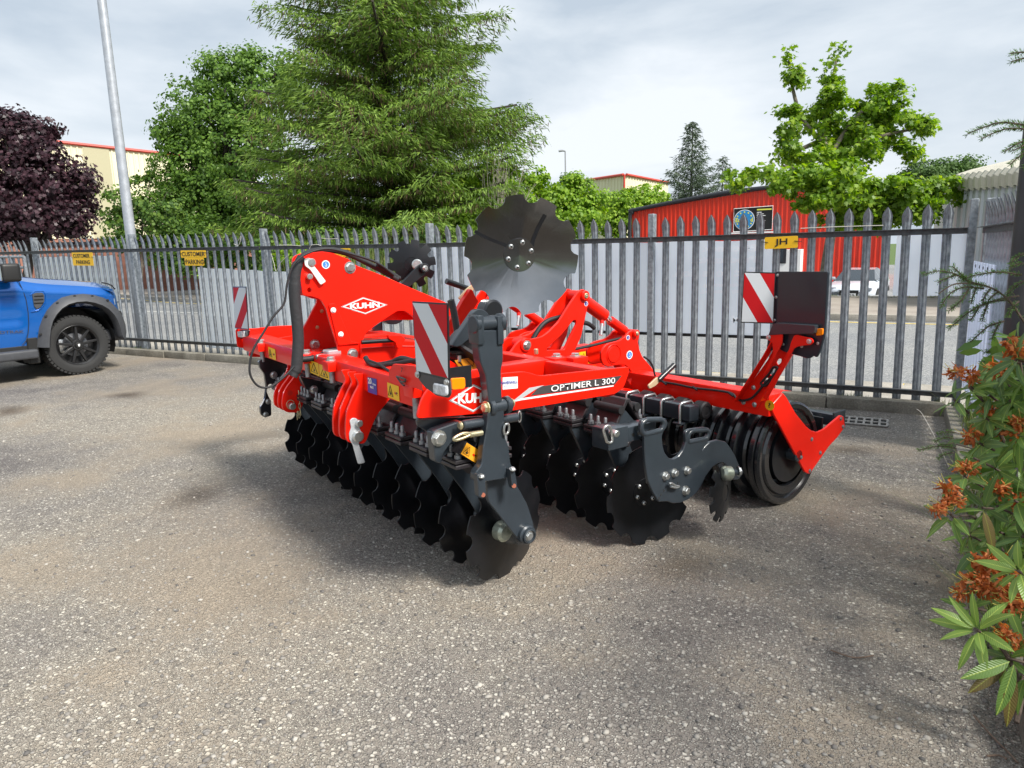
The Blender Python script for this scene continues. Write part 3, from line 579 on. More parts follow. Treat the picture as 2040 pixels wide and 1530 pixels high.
# ================================================================== PARKED CARS BEYOND THE ROAD
CARW = mat('white_car_paint', (.62, .66, .72), .22, coat=1); TYRE = mat('tyre_rubber', (.022, .022, .022), .8, bump=.2, bs=60); CARD = mat('dark_car_paint', (.03, .035, .045), .25, coat=1)
TAIL = mat('tail_lamp_red', (.5, .01, .015), .2, coat=1); HEADL = mat('headlamp_glass', (.25, .28, .32), .1, coat=1)
def car(name, label, loc, rz, paint, L=4.2, Wd=1.82, H=1.37, coupe=True):
    t = thing(name, label, 'car', loc, rz)        # x forward, y left, z up; front at x=+L/2
    xs = [(-L / 2, .55, .88, .72), (-L / 2 + .12, .32, 1.0, .86), (-L / 2 + .7, .25, 1.02, .90), (-.6, .24, .98, .91), (.6, .24, .95, .91), (L / 2 - 1.0, .25, .90, .90), (L / 2 - .35, .30, .78, .84), (L / 2 - .05, .36, .66, .68), (L / 2, .42, .58, .60)]
    bm = bmesh.new(); rings = []
    for x, z0, z1, hw in xs:
        hwv = hw * Wd / 1.82; zs = [(hwv * .9, z0), (hwv, z0 + .12), (hwv, z1 * .72), (hwv * .93, z1 * .93), (hwv * .78, z1)]
        rings.append([bm.verts.new((x, y, z)) for y, z in zs] + [bm.verts.new((x, -y, z)) for y, z in reversed(zs)])
    for a, b in zip(rings, rings[1:]):
        for k in range(10): bm.faces.new((a[k], a[(k + 1) % 10], b[(k + 1) % 10], b[k]))
    bm.faces.new(rings[0]); bm.faces.new(rings[-1][::-1])
    me = from_bm(bm, 'body'); me2 = D.objects.new('tmp', me); link('body', smooth(me, 40), t, paint); D.objects.remove(me2)
    gh = []
    cab = [(-L / 2 + .45, .95, .68), (-L / 2 + 1.15, H - .05, .56), (-.35, H, .58), (.25, H - .06, .57), (1.0, .93, .72)]
    bm = bmesh.new(); rr = []
    for x, z, hw in cab: rr.append([bm.verts.new((x, hw, z)), bm.verts.new((x, -hw, z)), bm.verts.new((x, -.82, .86)), bm.verts.new((x, .82, .86))])
    for a, b in zip(rr, rr[1:]):
        for k in range(4): bm.faces.new((a[k], a[(k + 1) % 4], b[(k + 1) % 4], b[k]))
    bm.faces.new(rr[0]); bm.faces.new(rr[-1][::-1]); link('glasshouse', from_bm(bm), t, GLS)
    link('roof', mesh('roof', [(x, y, z + .006) for x, z, hw in cab[1:4] for y in (hw, 0, -hw)], [(0, 1, 4, 3), (1, 2, 5, 4), (3, 4, 7, 6), (4, 5, 8, 7)]), t, paint)
    for x in (-L / 2 + .75, L / 2 - .85):
        for y in (-Wd / 2 + .1, Wd / 2 - .1):
            w = link('wheel', lathe([(0, -.1), (.2, -.1), (.31, -.09), (.325, 0), (.31, .09), (.2, .1), (0, .1)], Vector((x, y, .325)), Vector((0, 1, 0)), Vector((1, 0, 0)), Vector((0, 0, 1)), 24), t, TYRE)
    for y in (-.62, .62): link('headlamp', box(L / 2 - .32, L / 2 - .05, y - .16, y + .16, .58, .70, .04, 2), t, HEADL)
    for y in (-.62, .62): link('tail_lamp', box(-L / 2 - .012, -L / 2 + .2, y - .22, y + .2, .72, .90, .03, 2), t, TAIL)
    for s in (-1, 1): link('mirror', box(.55, .72, s * .88 - .09, s * .88 + .09, .93, 1.05, .03, 2), t, paint)
    g = link('grille', box(L / 2 - .06, L / 2 + .015, -.34, .34, .28, .60, .03, 2), t, BLKP)
    for y in (-.66, .66): link('lower_grille', box(L / 2 - .12, L / 2 - .03, y - .16, y + .16, .24, .38, .03), t, BLKP)
    for k in range(3): link('grille_ring', tube([(L / 2 + .016, y, z) for y, z in ((-.37, .60), (.37, .60), (.30, .27), (-.30, .27))], .012, 6, closed=True), t, CHROME) if k == 0 else None
    pl = link('number_plate', box(L / 2 + .016, L / 2 + .026, -.26, .26, .37, .48, .004), t, WHITE)
    link('plate_lettering', fit_text('S  KYA', Vector((L / 2 + .03, -.22, .39)), Vector((L / 2 + .03, .22, .39)), .07, (0, 0, 1), (1, 0, 0), off=.02), t, BLKP)
    return t
cw_ = atd(1712, 535, 28); car('parked_car', 'white coupe facing the road in front of the red shed', (cw_.x, cw_.y + .6, cw_.z - 1.37), R_(-97), CARW)
cd_ = atd(1834, 598, 27); car('parked_car', 'dark car with red tail lamps showing under the white board', (cd_.x, cd_.y + 2.1, cd_.z - .81), R_(88), CARD, H=1.45)
# ================================================================== TREES AND BUSHES
def unit(n):
    v = rng.normal(size=(n, 3)); return v / np.linalg.norm(v, axis=1)[:, None]
LEAFSH = np.array([[0, 0], [.35, .32], [.42, .7], [0, 1.0], [-.42, .7], [-.35, .32]])     # pointed oval
MAPSH = np.array([[0, 0], [.5, .12], [.34, .42], [.62, .62], [.2, .66], [0, 1.05], [-.2, .66], [-.62, .62], [-.34, .42], [-.5, .12]])
def leaves(C, size, shape=LEAFSH, up=.5, Nn=None, fold=.0, droop=.3):
    n = len(C); nrm = unit(n) + np.array([0, 0, up]);
    if Nn is not None: nrm = nrm * .8 + Nn
    nrm /= np.linalg.norm(nrm, axis=1)[:, None]
    t = unit(n) + np.array([0, 0, -droop]); t -= nrm * (t * nrm).sum(1)[:, None]; t /= np.linalg.norm(t, axis=1)[:, None] + 1e-9
    b = np.cross(nrm, t); s = size * rng.uniform(.65, 1.3, n); k = len(shape)
    V = C[:, None, :] + s[:, None, None] * (shape[None, :, 1, None] * t[:, None, :] + shape[None, :, 0, None] * b[:, None, :] - .25 * (shape[None, :, 1, None] ** 2) * nrm[:, None, :] * .6)
    F = np.arange(n * k).reshape(n, k); return V.reshape(-1, 3), F
def crown_points(clumps, n, sub=.34, shell=.75, subn=60):
    # clumps: (centre, (rx,ry,rz)); returns leaf positions gathered in tufts on and inside the ellipsoids, with outward normals
    w = np.array([c[1][0] * c[1][1] + c[1][2] * c[1][0] for c in clumps]); w = w / w.sum(); P = []; Nn = []
    for (c, r), ww in zip(clumps, w):
        m = max(20, int(n * ww)); r = np.array(r); ns = max(5, int(subn * (r.mean() ** 2)))
        d = unit(ns); rad = np.where(rng.random(ns) < shell, rng.uniform(.80, 1.06, ns), rng.uniform(.25, .85, ns)); sc = d * rad[:, None] * r
        idx = rng.integers(0, ns, m); sz = rng.uniform(.5, 1.25, ns)[idx] * sub
        off = unit(m) * (rng.random(m) ** .6)[:, None] * sz[:, None] * np.array([1.15, 1.15, .75]); off[:, 2] -= .12 * sub
        P.append(np.array(c) + sc[idx] + off); o = d[idx] + off / (sub + 1e-6) * .7; Nn.append(o)
    return np.concatenate(P), np.concatenate(Nn)
BARK = mat('bark_grey_brown', (.13, .105, .08), .9, var=.35, vs=9, bump=.6, bs=22, bdist=.02); BARKD = mat('bark_dark', (.045, .036, .03), .9, var=.35, vs=9, bump=.6, bs=22, bdist=.02)
def limbs(base, clumps, r0, mt, root, fork=.35, extra=2):
    base = np.array(base); C = np.mean([c[0] for c in clumps], axis=0); fk = base + (C - base) * fork
    link('trunk', tube(curve_pts([base - [0, 0, .2], base + (fk - base) * .5 + rng.normal(0, .05, 3), fk, C * .9 + fk * .1], 5), [r0 * (1 - .035 * i) for i in range(16)], 12), root, mt)
    v = []; f = []; off = 0
    bm = bmesh.new()
    for c, r in clumps:
        c = np.array(c)
        for e_ in range(extra):
            tgt = c + unit(1)[0] * np.array(r) * (.2 if e_ == 0 else .85); mid = fk + (tgt - fk) * .5 + np.array([0, 0, .15 * np.linalg.norm(tgt - fk)])
            st = fk + (C - fk) * rng.uniform(0, .6) if e_ else fk
            me = tube(curve_pts([st, (st + mid) / 2 + rng.normal(0, .08, 3), mid, tgt], 4), [r0 * .42 * (1 - .06 * i) for i in range(13)], 6); bm.from_mesh(me); D.meshes.remove(me)
    link('limbs', from_bm(bm, 'limbs', 60), root, mt)
def tree(name, label, cat, base, clumps, n, size, lm, r0=.16, bark=None, shape=LEAFSH, sub=.34, shell=.75, up=.5, subn=60, fork=.35, group=None, extra=2, trunk=True):
    t = thing(name, label, cat, tuple(base), group=group); b = np.array(base)
    cl = [(np.array(c) - b, r) for c, r in clumps]
    if trunk: limbs((0, 0, 0), cl, r0, bark or BARK, t, fork, extra)
    P, Nn = crown_points(cl, n, sub, shell, subn); V, F = leaves(P, size, shape, up, Nn)
    link('crown', npmesh(V, F), t, lm); return t
def CL(dep, *L):     # clumps from photo pixels: (x, y, rx, ry[, depth offset, depth radius])
    o = []
    for e_ in L:
        x, y, rx, ry = e_[:4]; dd = e_[4] if len(e_) > 4 else 0; k = (dep + dd) / FPX; dr_ = e_[5] if len(e_) > 5 else rx * .9
        o.append((np.array(atd(x, y, dep + dd)), (rx * k, dr_ * k, ry * k)))
    return o
L_BROAD = leafmat('broadleaf_green', [(.03, .07, .012), (.075, .155, .022), (.14, .25, .035), (.23, .36, .07)], .5, .35, .35)
L_PURP = leafmat('copper_leaf', [(.008, .004, .007), (.024, .010, .015), (.048, .020, .029), (.09, .042, .052)], .45, .15, .3)
L_BRIGHT = leafmat('bright_leaf', [(.07, .14, .012), (.15, .28, .022), (.26, .40, .035), (.42, .52, .07)], .5, .42, .4)
L_MAPLE = leafmat('maple_leaf', [(.05, .11, .014), (.12, .22, .022), (.22, .35, .035), (.42, .50, .06)], .45, .45, .35, ps=.9)
L_SHRUB = leafmat('shrub_leaf', [(.02, .05, .010), (.05, .11, .018), (.12, .21, .03), (.22, .30, .06)], .55, .3, .35)
L_DIST = leafmat('distant_leaf', [(.04, .085, .02), (.08, .15, .035), (.13, .22, .05)], .6, .3, .4)
L_SPR = leafmat('spruce_needles', [(.035, .065, .012), (.085, .155, .022), (.16, .26, .036), (.28, .38, .075)], .6, .25, .3, ps=.5)
L_SPRB = leafmat('spruce_brown_twigs', [(.05, .032, .018), (.10, .065, .035), (.14, .11, .05)], .8, .1, .2)
L_SPR2 = leafmat('blue_spruce_needles', [(.03, .05, .03), (.07, .105, .06), (.14, .18, .10)], .6, .2, .3)

# copper maple at the left
gb_ = atd(40, 500, 27); tree('copper_maple', 'dark purple leaved maple at the left edge behind the pick-up', 'tree', (gb_.x, gb_.y, 0),
    CL(27, (20, 300, 85, 80), (-60, 330, 80, 110), (60, 270, 45, 45), (105, 330, 60, 55), (60, 380, 95, 70), (130, 390, 58, 52), (150, 435, 40, 34), (60, 440, 100, 40), (-30, 430, 90, 60), (165, 360, 28, 25), (100, 250, 22, 18), (20, 245, 40, 30)), 26000, .135, L_PURP, .22, BARKD, MAPSH, sub=.42)
# broad green tree
gb_ = atd(455, 520, 29); tree('broadleaf_tree', 'big rounded mid-green broadleaf tree left of the giant spruce', 'tree', (gb_.x, gb_.y, 0),
    CL(29, (455, 170, 70, 65), (395, 220, 70, 65), (520, 190, 75, 85), (360, 270, 55, 55), (440, 270, 90, 70), (390, 340, 85, 65), (500, 330, 110, 90), (410, 400, 95, 60), (520, 420, 110, 60), (350, 390, 50, 60), (580, 150, 50, 50), (470, 460, 90, 40), (330, 265, 24, 26), (430, 130, 40, 28), (500, 120, 36, 22)), 60000, .115, L_BROAD, .26, BARKD, sub=.40, shell=.75)
# thin shrub at the foot, in front of the warehouse
gb_ = atd(270, 500, 24); tree('shrub', 'light loose shrub in front of the cream warehouse beside the silver pole', 'shrub', (gb_.x, gb_.y, 0),
    CL(24, (240, 430, 38, 50), (285, 400, 40, 55), (325, 430, 45, 60), (260, 470, 50, 35), (300, 350, 14, 16), (225, 385, 16, 14), (345, 480, 50, 35)), 7500, .10, L_SHRUB, .05, BARK, sub=.3, shell=.55, subn=40)
# spruce giant
def spruce(name, label, base, H, R, nb, lm, spread_deg=None, tw=.42, dens=1.0, seed=1, bare=.0, cone=1.0, droop=.25, group=None, scale_card=1.0, brown=True):
    g = np.random.default_rng(seed); t = thing(name, label, 'tree', tuple(base), group=group)
    link('trunk', cyl((0, 0, -.2), (0, 0, H), R * .05, 12, 0, .02), t, BARKD)
    V = []; BV = []; wood = bmesh.new()
    for i in range(nb):
        h = (i + g.random()) / nb; z = H * (.02 + .97 * h ** 1.0); az = i * 2.39996 + g.normal(0, .25); env = (1 - h) ** cone
        Lb = R * (env * g.uniform(.60, 1.15) + .02); d = np.array([math.cos(az), math.sin(az), 0]); sidev = np.array([-d[1], d[0], 0])
        rise = g.uniform(.05, .30) + .35 * h; m = max(4, int(Lb / .22)); ts = (np.arange(m) + .5) / m
        P = d * (Lb * ts)[:, None] + np.array([0, 0, 1]) * (z + Lb * (rise * ts - (droop + rise * .3) * ts ** 2 + .16 * ts ** 4))[:, None]
        if g.random() < .55 and Lb > 1:
            me = tube([np.array([0, 0, z]), *P[:: max(1, m // 4)], P[-1]], .035, 4); wood.from_mesh(me); D.meshes.remove(me)
        # side sprays
        for j in range(m):
            if ts[j] < bare: continue
            w = (.30 + .55 * math.sin(math.pi * min(1, ts[j] * 1.05)) ** .8) * min(1.3, Lb * .32) * tw / .42
            k = max(2, int(7 * dens * (w + .35)))
            for s_ in (-1, 1):
                u = g.random(k); a = P[j] + sidev * s_ * (w * u)[:, None] + d * (g.normal(.10, .12, k) + w * u * .5)[:, None]; a[:, 2] += -.22 * (w * u) + g.normal(0, .05, k)
                td = d * g.uniform(.2, .8, k)[:, None] + sidev * s_ * g.uniform(.2, .9, k)[:, None] + np.array([0, 0, 1]) * g.uniform(-.95, .15, k)[:, None]; td /= np.linalg.norm(td, axis=1)[:, None]
                V.append((a, td, g.uniform(.14, .32, k) * scale_card, np.full(k, .021 * scale_card)))
                if brown and g.random() < .5:
                    kk = max(1, k // 3); q_ = a[:kk] - [0, 0, .06]; dd_ = np.tile([0, 0, -1.0], (kk, 1)) + g.normal(0, .25, (kk, 3)); BV.append((q_, dd_ / np.linalg.norm(dd_, axis=1)[:, None], g.uniform(.12, .3, kk) * scale_card, np.full(kk, .016 * scale_card)))
    def cards(VV):
        A = np.concatenate([x[0] for x in VV]); T = np.concatenate([x[1] for x in VV]); Ls = np.concatenate([x[2] for x in VV]); Ws = np.concatenate([x[3] for x in VV])
        b = np.cross(T, unit(len(A))); b /= np.linalg.norm(b, axis=1)[:, None] + 1e-9
        q_ = np.stack([A, A + T * (Ls * .35)[:, None] + b * Ws[:, None], A + T * Ls[:, None], A + T * (Ls * .35)[:, None] - b * Ws[:, None]], 1)
        return npmesh(q_.reshape(-1, 3), np.arange(len(A) * 4).reshape(-1, 4)), len(A)
    me, n = cards(V); link('crown', me, t, lm)
    if BV: link('dead_twigs', cards(BV)[0], t, L_SPRB)
    link('limbs', from_bm(wood, 'limbs'), t, BARKD); return t
gs_ = atd(790, 560, 21.5); spruce('giant_spruce', 'giant drooping spruce in the middle, its top out of the frame', (gs_.x, gs_.y, -.1), 15.5, 5.1, 310, L_SPR, tw=.50, dens=4.4, seed=11, cone=.86, droop=.22, scale_card=.80)
g2 = atd(1375, 480, 58); spruce('slim_spruce', 'tall slim blue-green spruce standing alone against the sky', (g2.x, g2.y, -.5), 11.8, 4.6, 160, L_SPR2, tw=.34, dens=1.6, seed=5, cone=1.0, droop=.12, scale_card=1.5, brown=False)
g3 = atd(1436, 480, 60); spruce('slim_spruce', 'shorter thin spruce close to the right of the slim one', (g3.x, g3.y, -.5), 9.3, 3.2, 100, L_SPR2, tw=.34, dens=1.3, seed=8, cone=.95, droop=.1, scale_card=1.4, brown=False)
# bushes between spruce and red shed
def bush(label, px, dep, cl, n, size, lm, **k):
    b = atd(px, 540, dep); return tree('bush', label, 'bush', (b.x, b.y, 0), CL(dep, *cl), n, size, lm, .06, BARK, sub=k.pop('sub', .3), extra=2, **k)
bush('twiggy bright green bush at the right foot of the giant spruce', 960, 19.5, [(930, 400, 50, 45), (980, 370, 50, 55), (900, 450, 50, 40), (1010, 430, 60, 50), (950, 460, 70, 40), (1030, 370, 32, 35)], 17000, .085, L_BRIGHT, shell=.6, subn=60)
bush('fresh green bush behind the tall upright disc', 1120, 24, [(1090, 400, 50, 45), (1140, 385, 45, 35), (1060, 360, 30, 28), (1150, 430, 60, 40), (1100, 450, 60, 40), (1185, 400, 25, 30)], 15000, .10, L_BRIGHT)
bush('small dark bush peeking above the fence below the street light', 1140, 33, [(1145, 372, 34, 24), (1125, 385, 28, 24)], 4500, .10, L_BROAD)
bush('yellow-green bush left of the red shed', 1255, 44, [(1250, 410, 55, 38), (1285, 395, 45, 32), (1220, 435, 45, 35), (1310, 415, 30, 30), (1260, 450, 60, 35)], 16000, .15, L_BRIGHT)
bush('rounded distant tree over the grey shed roof at the right', 1845, 48, [(1840, 345, 40, 26), (1810, 350, 20, 18), (1880, 340, 30, 22), (1920, 330, 36, 18), (1860, 370, 60, 24)], 9000, .16, L_DIST, sub=.5)
bush('green shrub behind the low brick wall', 400, 27, [(400, 470, 70, 40), (330, 495, 50, 35), (470, 500, 80, 40), (380, 520, 60, 24)], 12000, .10, L_BROAD)
bush('dark hedge under the giant spruce seen through the fence', 640, 18, [(560, 500, 60, 40), (640, 495, 70, 38), (720, 500, 60, 40), (800, 490, 60, 40), (620, 540, 120, 30), (760, 540, 120, 30), (870, 485, 40, 40)], 20000, .085, L_SHRUB, subn=50)
bush('fresh yellow-green ivy bush behind the hose sleeve', 590, 15.5, [(585, 510, 36, 18), (620, 520, 36, 20), (555, 520, 20, 16)], 4500, .06, L_BRIGHT, sub=.2, subn=120)
# tall verge grass behind the fence
def grass(name, gen, n, hmin, hmax, m, lean=.35, w=.012):
    V = []
    for i in range(n):
        x, y, z = gen(); h_ = rng.uniform(hmin, hmax); a = rng.uniform(0, 6.28); l = rng.normal(0, lean) * h_; d = np.array([math.cos(a), math.sin(a), 0]); sd_ = np.array([-d[1], d[0], 0]) * w
        b = np.array([x, y, z]); V += [b - sd_, b + sd_, b + d * l * .4 + [0, 0, h_ * .6] + sd_ * .7, b + d * l * .4 + [0, 0, h_ * .6] - sd_ * .7, b + d * l * .4 + [0, 0, h_ * .6] - sd_ * .7, b + d * l * .4 + [0, 0, h_ * .6] + sd_ * .7, b + d * l + [0, 0, h_] + sd_ * .1, b + d * l + [0, 0, h_] - sd_ * .1]
    return stuff(link(name, npmesh(np.array(V), np.arange(len(V)).reshape(-1, 4)), None, m))
GR = leafmat('grass_blades', [(.05, .09, .02), (.11, .18, .035), (.22, .26, .08), (.36, .32, .15)], .6, .3, .2)
def gt():
    P = atd(rng.uniform(560, 900), 560, rng.uniform(15.5, 17.5)); return P.x, P.y, 0
grass('tall_grass', gt, 1500, 1.0, 2.0, GR, .25, .012)
grass('verge_grass', lambda: (rng.uniform(-9, 8), rng.uniform(19.6, 19.85), .08), 1500, .03, .10, GR, .4, .012)
grass('kerb_weeds', lambda: ((lambda c: (c[0] + rng.normal(0, c[2]), c[1] + rng.normal(0, .02), .05))([(-10.6, FY, .10), (-1.2, FY + .02, .07), (-.3, FY, .05), (.42, FY - .03, .09), (-8.2, FY, .2), (-11.5, FY, .4)][rng.integers(0, 6)])), 420, .03, .09, GR, .5, .004)
# young maple on the right, rising from the far verge
gm = onY(1640, 600, 18.9)
mt = CL(18.2, (1715, 260, 70, 48, .3), (1640, 215, 55, 42), (1580, 160, 20, 42), (1660, 130, 20, 34), (1573, 245, 34, 36), (1790, 230, 50, 38), (1835, 255, 34, 22), (1745, 195, 55, 28), (1600, 300, 44, 22), (1690, 300, 66, 26), (1800, 300, 34, 18),
        (1500, 350, 52, 18, -.6), (1570, 362, 62, 24, -1.0), (1650, 350, 70, 34, -1.2), (1720, 372, 80, 30, -1.4), (1800, 385, 70, 26, -1.2), (1880, 378, 58, 22, -1.0), (1640, 395, 60, 18, -1.4), (1725, 412, 60, 24, -1.2), (1800, 415, 44, 20, -1.2), (1920, 368, 28, 14, -1), (1700, 432, 60, 18, -1), (1780, 430, 50, 20, -1), (1840, 415, 40, 16, -1), (1740, 450, 30, 10, -1), (1560, 225, 12, 14), (1668, 100, 10, 14), (1572, 110, 9, 14))
mp = thing('maple_tree', 'young open maple with fresh lobed leaves in front of the red shed', 'tree', (gm.x, gm.y, .1)); o_ = np.array([gm.x, gm.y, .1])
cl = [(c - o_, r) for c, r in mt]; P, Nn = crown_points(cl, 27000, .29, .5, 52); Vv, Ff = leaves(P, .108, MAPSH, .9, Nn * .4); link('crown', npmesh(Vv, Ff), mp, L_MAPLE)
J = lambda x, y, d=18.6: np.array(atd(x, y, d)) - o_
mbk = mat('maple_bark', (.17, .145, .115), .85, var=.3, vs=10, bump=.5, bs=20, bdist=.02)
link('trunk', tube(curve_pts([(0, 0, -.2), J(1645, 540), J(1655, 470), J(1660, 425), J(1668, 400), J(1650, 330), J(1640, 260), J(1655, 180), J(1668, 110)], 4), [.155 - .004 * i for i in range(33)], 14), mp, mbk)
for bp in ([(1660, 425), (1640, 400), (1615, 375), (1590, 340), (1560, 330)], [(1664, 418), (1690, 400), (1730, 395), (1800, 392), (1880, 384)], [(1655, 330), (1700, 290), (1760, 270), (1830, 255)], [(1645, 290), (1600, 240), (1580, 180), (1572, 120)], [(1650, 360), (1590, 365), (1510, 352)], [(1652, 310), (1700, 240), (1745, 200)], [(1645, 275), (1600, 295), (1570, 305)]):
    link('limb', tube(curve_pts([J(*p, 18.3) for p in bp], 4), [.07 * (1 - .75 * i / (4 * len(bp))) for i in range(4 * (len(bp) - 1) + 1)], 8), mp, mbk)

# bare pale twigs standing out of the bright bush
TWG = mat('pale_bare_twig', (.30, .27, .22), .8); bt = thing('dead_shrub', 'pale leafless twigs rising from the bright bush right of the giant spruce', 'shrub', tuple(atd(1010, 470, 18.6))); bo = bt.location.copy()
bm = bmesh.new()
for k in range(20):
    x0 = 1000 + rng.normal(0, 22); x1 = x0 + rng.normal(8, 30); y1 = rng.uniform(295, 370); P0_ = atd(x0, 460, 18.6) - bo; P1_ = atd(x1, y1, 18.6 + rng.normal(0, .3)) - bo
    me = tube(curve_pts([P0_, P0_.lerp(P1_, .5) + Vector(unit(1)[0]) * .12, P1_], 3), [.011, .010, .009, .008, .006, .005, .003], 4); bm.from_mesh(me); D.meshes.remove(me)
    for j in range(3):
        a = P0_.lerp(P1_, rng.uniform(.4, .9)); me = tube([a, a + Vector((rng.normal(0, .2), rng.normal(0, .2), rng.uniform(.15, .45)))], [.006, .003], 4); bm.from_mesh(me); D.meshes.remove(me)
link('twigs', from_bm(bm), bt, TWG)['kind'] = 'stuff'
# ================================================================== BLUE PICK-UP
BLU = mat('pickup_blue_paint', (.004, .115, .45), .2, coat=1, metal=.4, var=.06, vs=2)
PLA = mat('grey_flare_plastic', (.048, .050, .056), .55, var=.1, vs=20, bump=.1, bs=200)
WHB = mat('black_alloy', (.013, .013, .014), .35, coat=.2)
TA = R_(80); TX = Vector((math.cos(TA), math.sin(TA), 0)); TY = Vector((-TX.y, TX.x, 0)); WP = onZ(165, 746, 0)
TO = WP + TY * .93       # origin: middle of the front axle on the ground
tr_ = thing('pickup_truck', 'bright blue pick-up with grey wheel arch flare and black alloy wheel at the left edge', 'pickup truck', TO, TA)
def PT(x, y, off=0.0):   # photo pixel on the near flank, 'off' metres outside it
    d = ray(x, y); yl = -.93 - off; t = (yl - (EYE - TO).dot(TY)) / d.dot(TY); P = EYE + d * t - TO; return Vector((P.dot(TX), yl, P.z))
top = [PT(x, y) for x, y in ((30, 549), (68, 555), (100, 558), (135, 560), (170, 562), (202, 565), (222, 568))]
nose = [PT(x, y) for x, y in ((226, 569), (235, 580), (241, 600), (247, 625), (250, 645), (250, 665), (245, 680))]
tx = [-4.3] + [p.x for p in top]; tz = [top[0].z + .02] + [p.z for p in top]
nz = [p.z for p in nose][::-1]; nx = [p.x for p in nose][::-1]
xn = lambda z: float(np.interp(z, nz, nx)) + .04; zt_ = lambda x: float(np.interp(x, tx, tz)) - .055
RW = PT(165, 746).x; WR = .395; ARC = (0.0, .40, .50)
def flank_y(x, z):       # tumblehome, shoulder crease and a swage low on the door
    h = zt_(min(x, top[-1].x)); k = (z - .45) / (h - .45); y = .93 - .05 * max(0, k - .80) ** 1.3 * 4 - .035 * max(0, .45 - k) ** 2 * 4
    return y + .014 * math.exp(-((k - .86) / .05) ** 2) - .012 * math.exp(-((k - .42) / .10) ** 2) * (1 if x < -.6 else .2)
bm = bmesh.new(); cols = 150; rows = 26; G = {}
for sgn_ in (-1, 1):
    for j in range(rows + 1):
        for i in range(cols + 1):
            u = i / cols; s = u * 6.0; 
            hb = .44; kz = j / rows
            xe = xn(hb + kz * .6) - .0
            # path: straight flank, rounded corner, front
            Lf = 4.3 + xe - .30; arc = .30 * math.pi / 2; tot = Lf + arc + .63
            d = u * tot
            if d < Lf: x, y = -4.3 + d, 1.0
            elif d < Lf + arc: a = (d - Lf) / .30; x, y = xe - .30 + .30 * math.sin(a), 1 - (.30 - .30 * math.cos(a)) / .93
            else: x, y = xe, (1 - .30 / .93) * (1 - (d - Lf - arc) / .63)
            z = hb + kz * (zt_(min(x, top[-1].x)) - hb)
            yy = flank_y(x, z) * y; G[sgn_, i, j] = bm.verts.new((x, sgn_ * yy, z))
FO = [(73, 692), (75, 672), (78, 652), (84, 634), (93, 617), (106, 603), (122, 592), (142, 586), (165, 584), (187, 586), (205, 592), (220, 601), (231, 612), (238, 620), (246, 632), (252, 646), (254, 662), (250, 673)]
FI = [(101, 692), (101, 674), (103, 655), (107, 640), (114, 628), (124, 617), (137, 609), (152, 605), (170, 604), (186, 607), (200, 612), (212, 619), (222, 629), (229, 641), (234, 655), (237, 669), (240, 674), (244, 675)]
_poly = [PT(a[0] * .45 + b[0] * .55, a[1] * .45 + b[1] * .55) for a, b in zip(FO, FI)]; _poly = [(p.x, p.z) for p in _poly]; _poly = [(_poly[0][0], .2)] + _poly + [(_poly[-1][0] + .3, .2)]
def inpoly(x, z, P):
    c = False
    for (x0, z0), (x1, z1) in zip(P, P[1:] + P[:1]):
        if (z0 > z) != (z1 > z) and x < (x1 - x0) * (z - z0) / (z1 - z0) + x0: c = not c
    return c
def inside(i, j, sg):
    c = G[sg, i, j].co
    if abs(c.y) < .55: return False
    return inpoly(c.x, c.z, _poly) or (c.x + 3.23) ** 2 + (c.z - .42) ** 2 < .47 ** 2
for sg in (-1, 1):
    for j in range(rows):
        for i in range(cols):
            if any(inside(a, b, sg) for a, b in ((i, j), (i + 1, j), (i, j + 1), (i + 1, j + 1))): continue
            q4 = (G[sg, i, j], G[sg, i + 1, j], G[sg, i + 1, j + 1], G[sg, i, j + 1]); bm.faces.new(q4 if sg < 0 else q4[::-1])
me = D.meshes.new('body'); bm.to_mesh(me); bm.free(); body = link('body', smooth(me, 50), tr_, BLU)
# bonnet
bm = bmesh.new(); g = {}
for i in range(25):
    x = -1.15 + (top[-1].x + .04 + 1.15) * i / 24
    for j in range(21):
        w = -1 + j / 10; hw = flank_y(x, zt_(x)) ; cr = .065 * (1 - w ** 4) + .02 * math.exp(-((abs(w) - .62) / .1) ** 2); fr = max(0, (i - 20) / 4) ** 2 * .05
        g[i, j] = bm.verts.new((x + (.10 * (1 - w * w) if i > 20 else 0), w * hw, zt_(x) + cr - fr * (.6 + .4 * abs(w))))
for i in range(24):
    for j in range(20): bm.faces.new((g[i, j], g[i + 1, j], g[i + 1, j + 1], g[i, j + 1]))
link('bonnet', from_bm(bm, 'bonnet', 60), tr_, BLU)
link('bonnet_edge', tube([PT(x, y, -.03) for x, y in ((203, 563), (214, 565), (223, 569), (229, 576))], .010, 8), tr_, BLKP)
# cab, glass, bed
zc = zt_(-1.2)
cab = [(-1.0, zc, .86), (-1.75, zc + .60, .66), (-2.9, zc + .62, .66), (-3.1, zc, .86)]
link('windscreen', mesh('w', [(-1.0, -.84, zc), (-1.0, .84, zc), (-1.72, .66, zc + .56), (-1.72, -.66, zc + .56)], [(0, 1, 2, 3)]), tr_, GLS)
for s_ in (-1, 1): link('side_window', mesh('w', [(-1.0, s_ * .87, zc), (-1.72, s_ * .68, zc + .56), (-2.75, s_ * .68, zc + .58), (-3.0, s_ * .87, zc)], [(0, 1, 2, 3)]), tr_, GLS)
link('roof', box(-2.95, -1.7, -.66, .66, zc + .56, zc + .64, .03, 2), tr_, BLU); link('rear_cab_panel', box(-3.12, -3.0, -.84, .84, zc - .3, zc + .56, .02), tr_, BLU)
for s_ in (-1, 1): link('pillar', tube([(-1.0, s_ * .86, zc), (-1.72, s_ * .67, zc + .59)], .04, 8), tr_, BLKP)
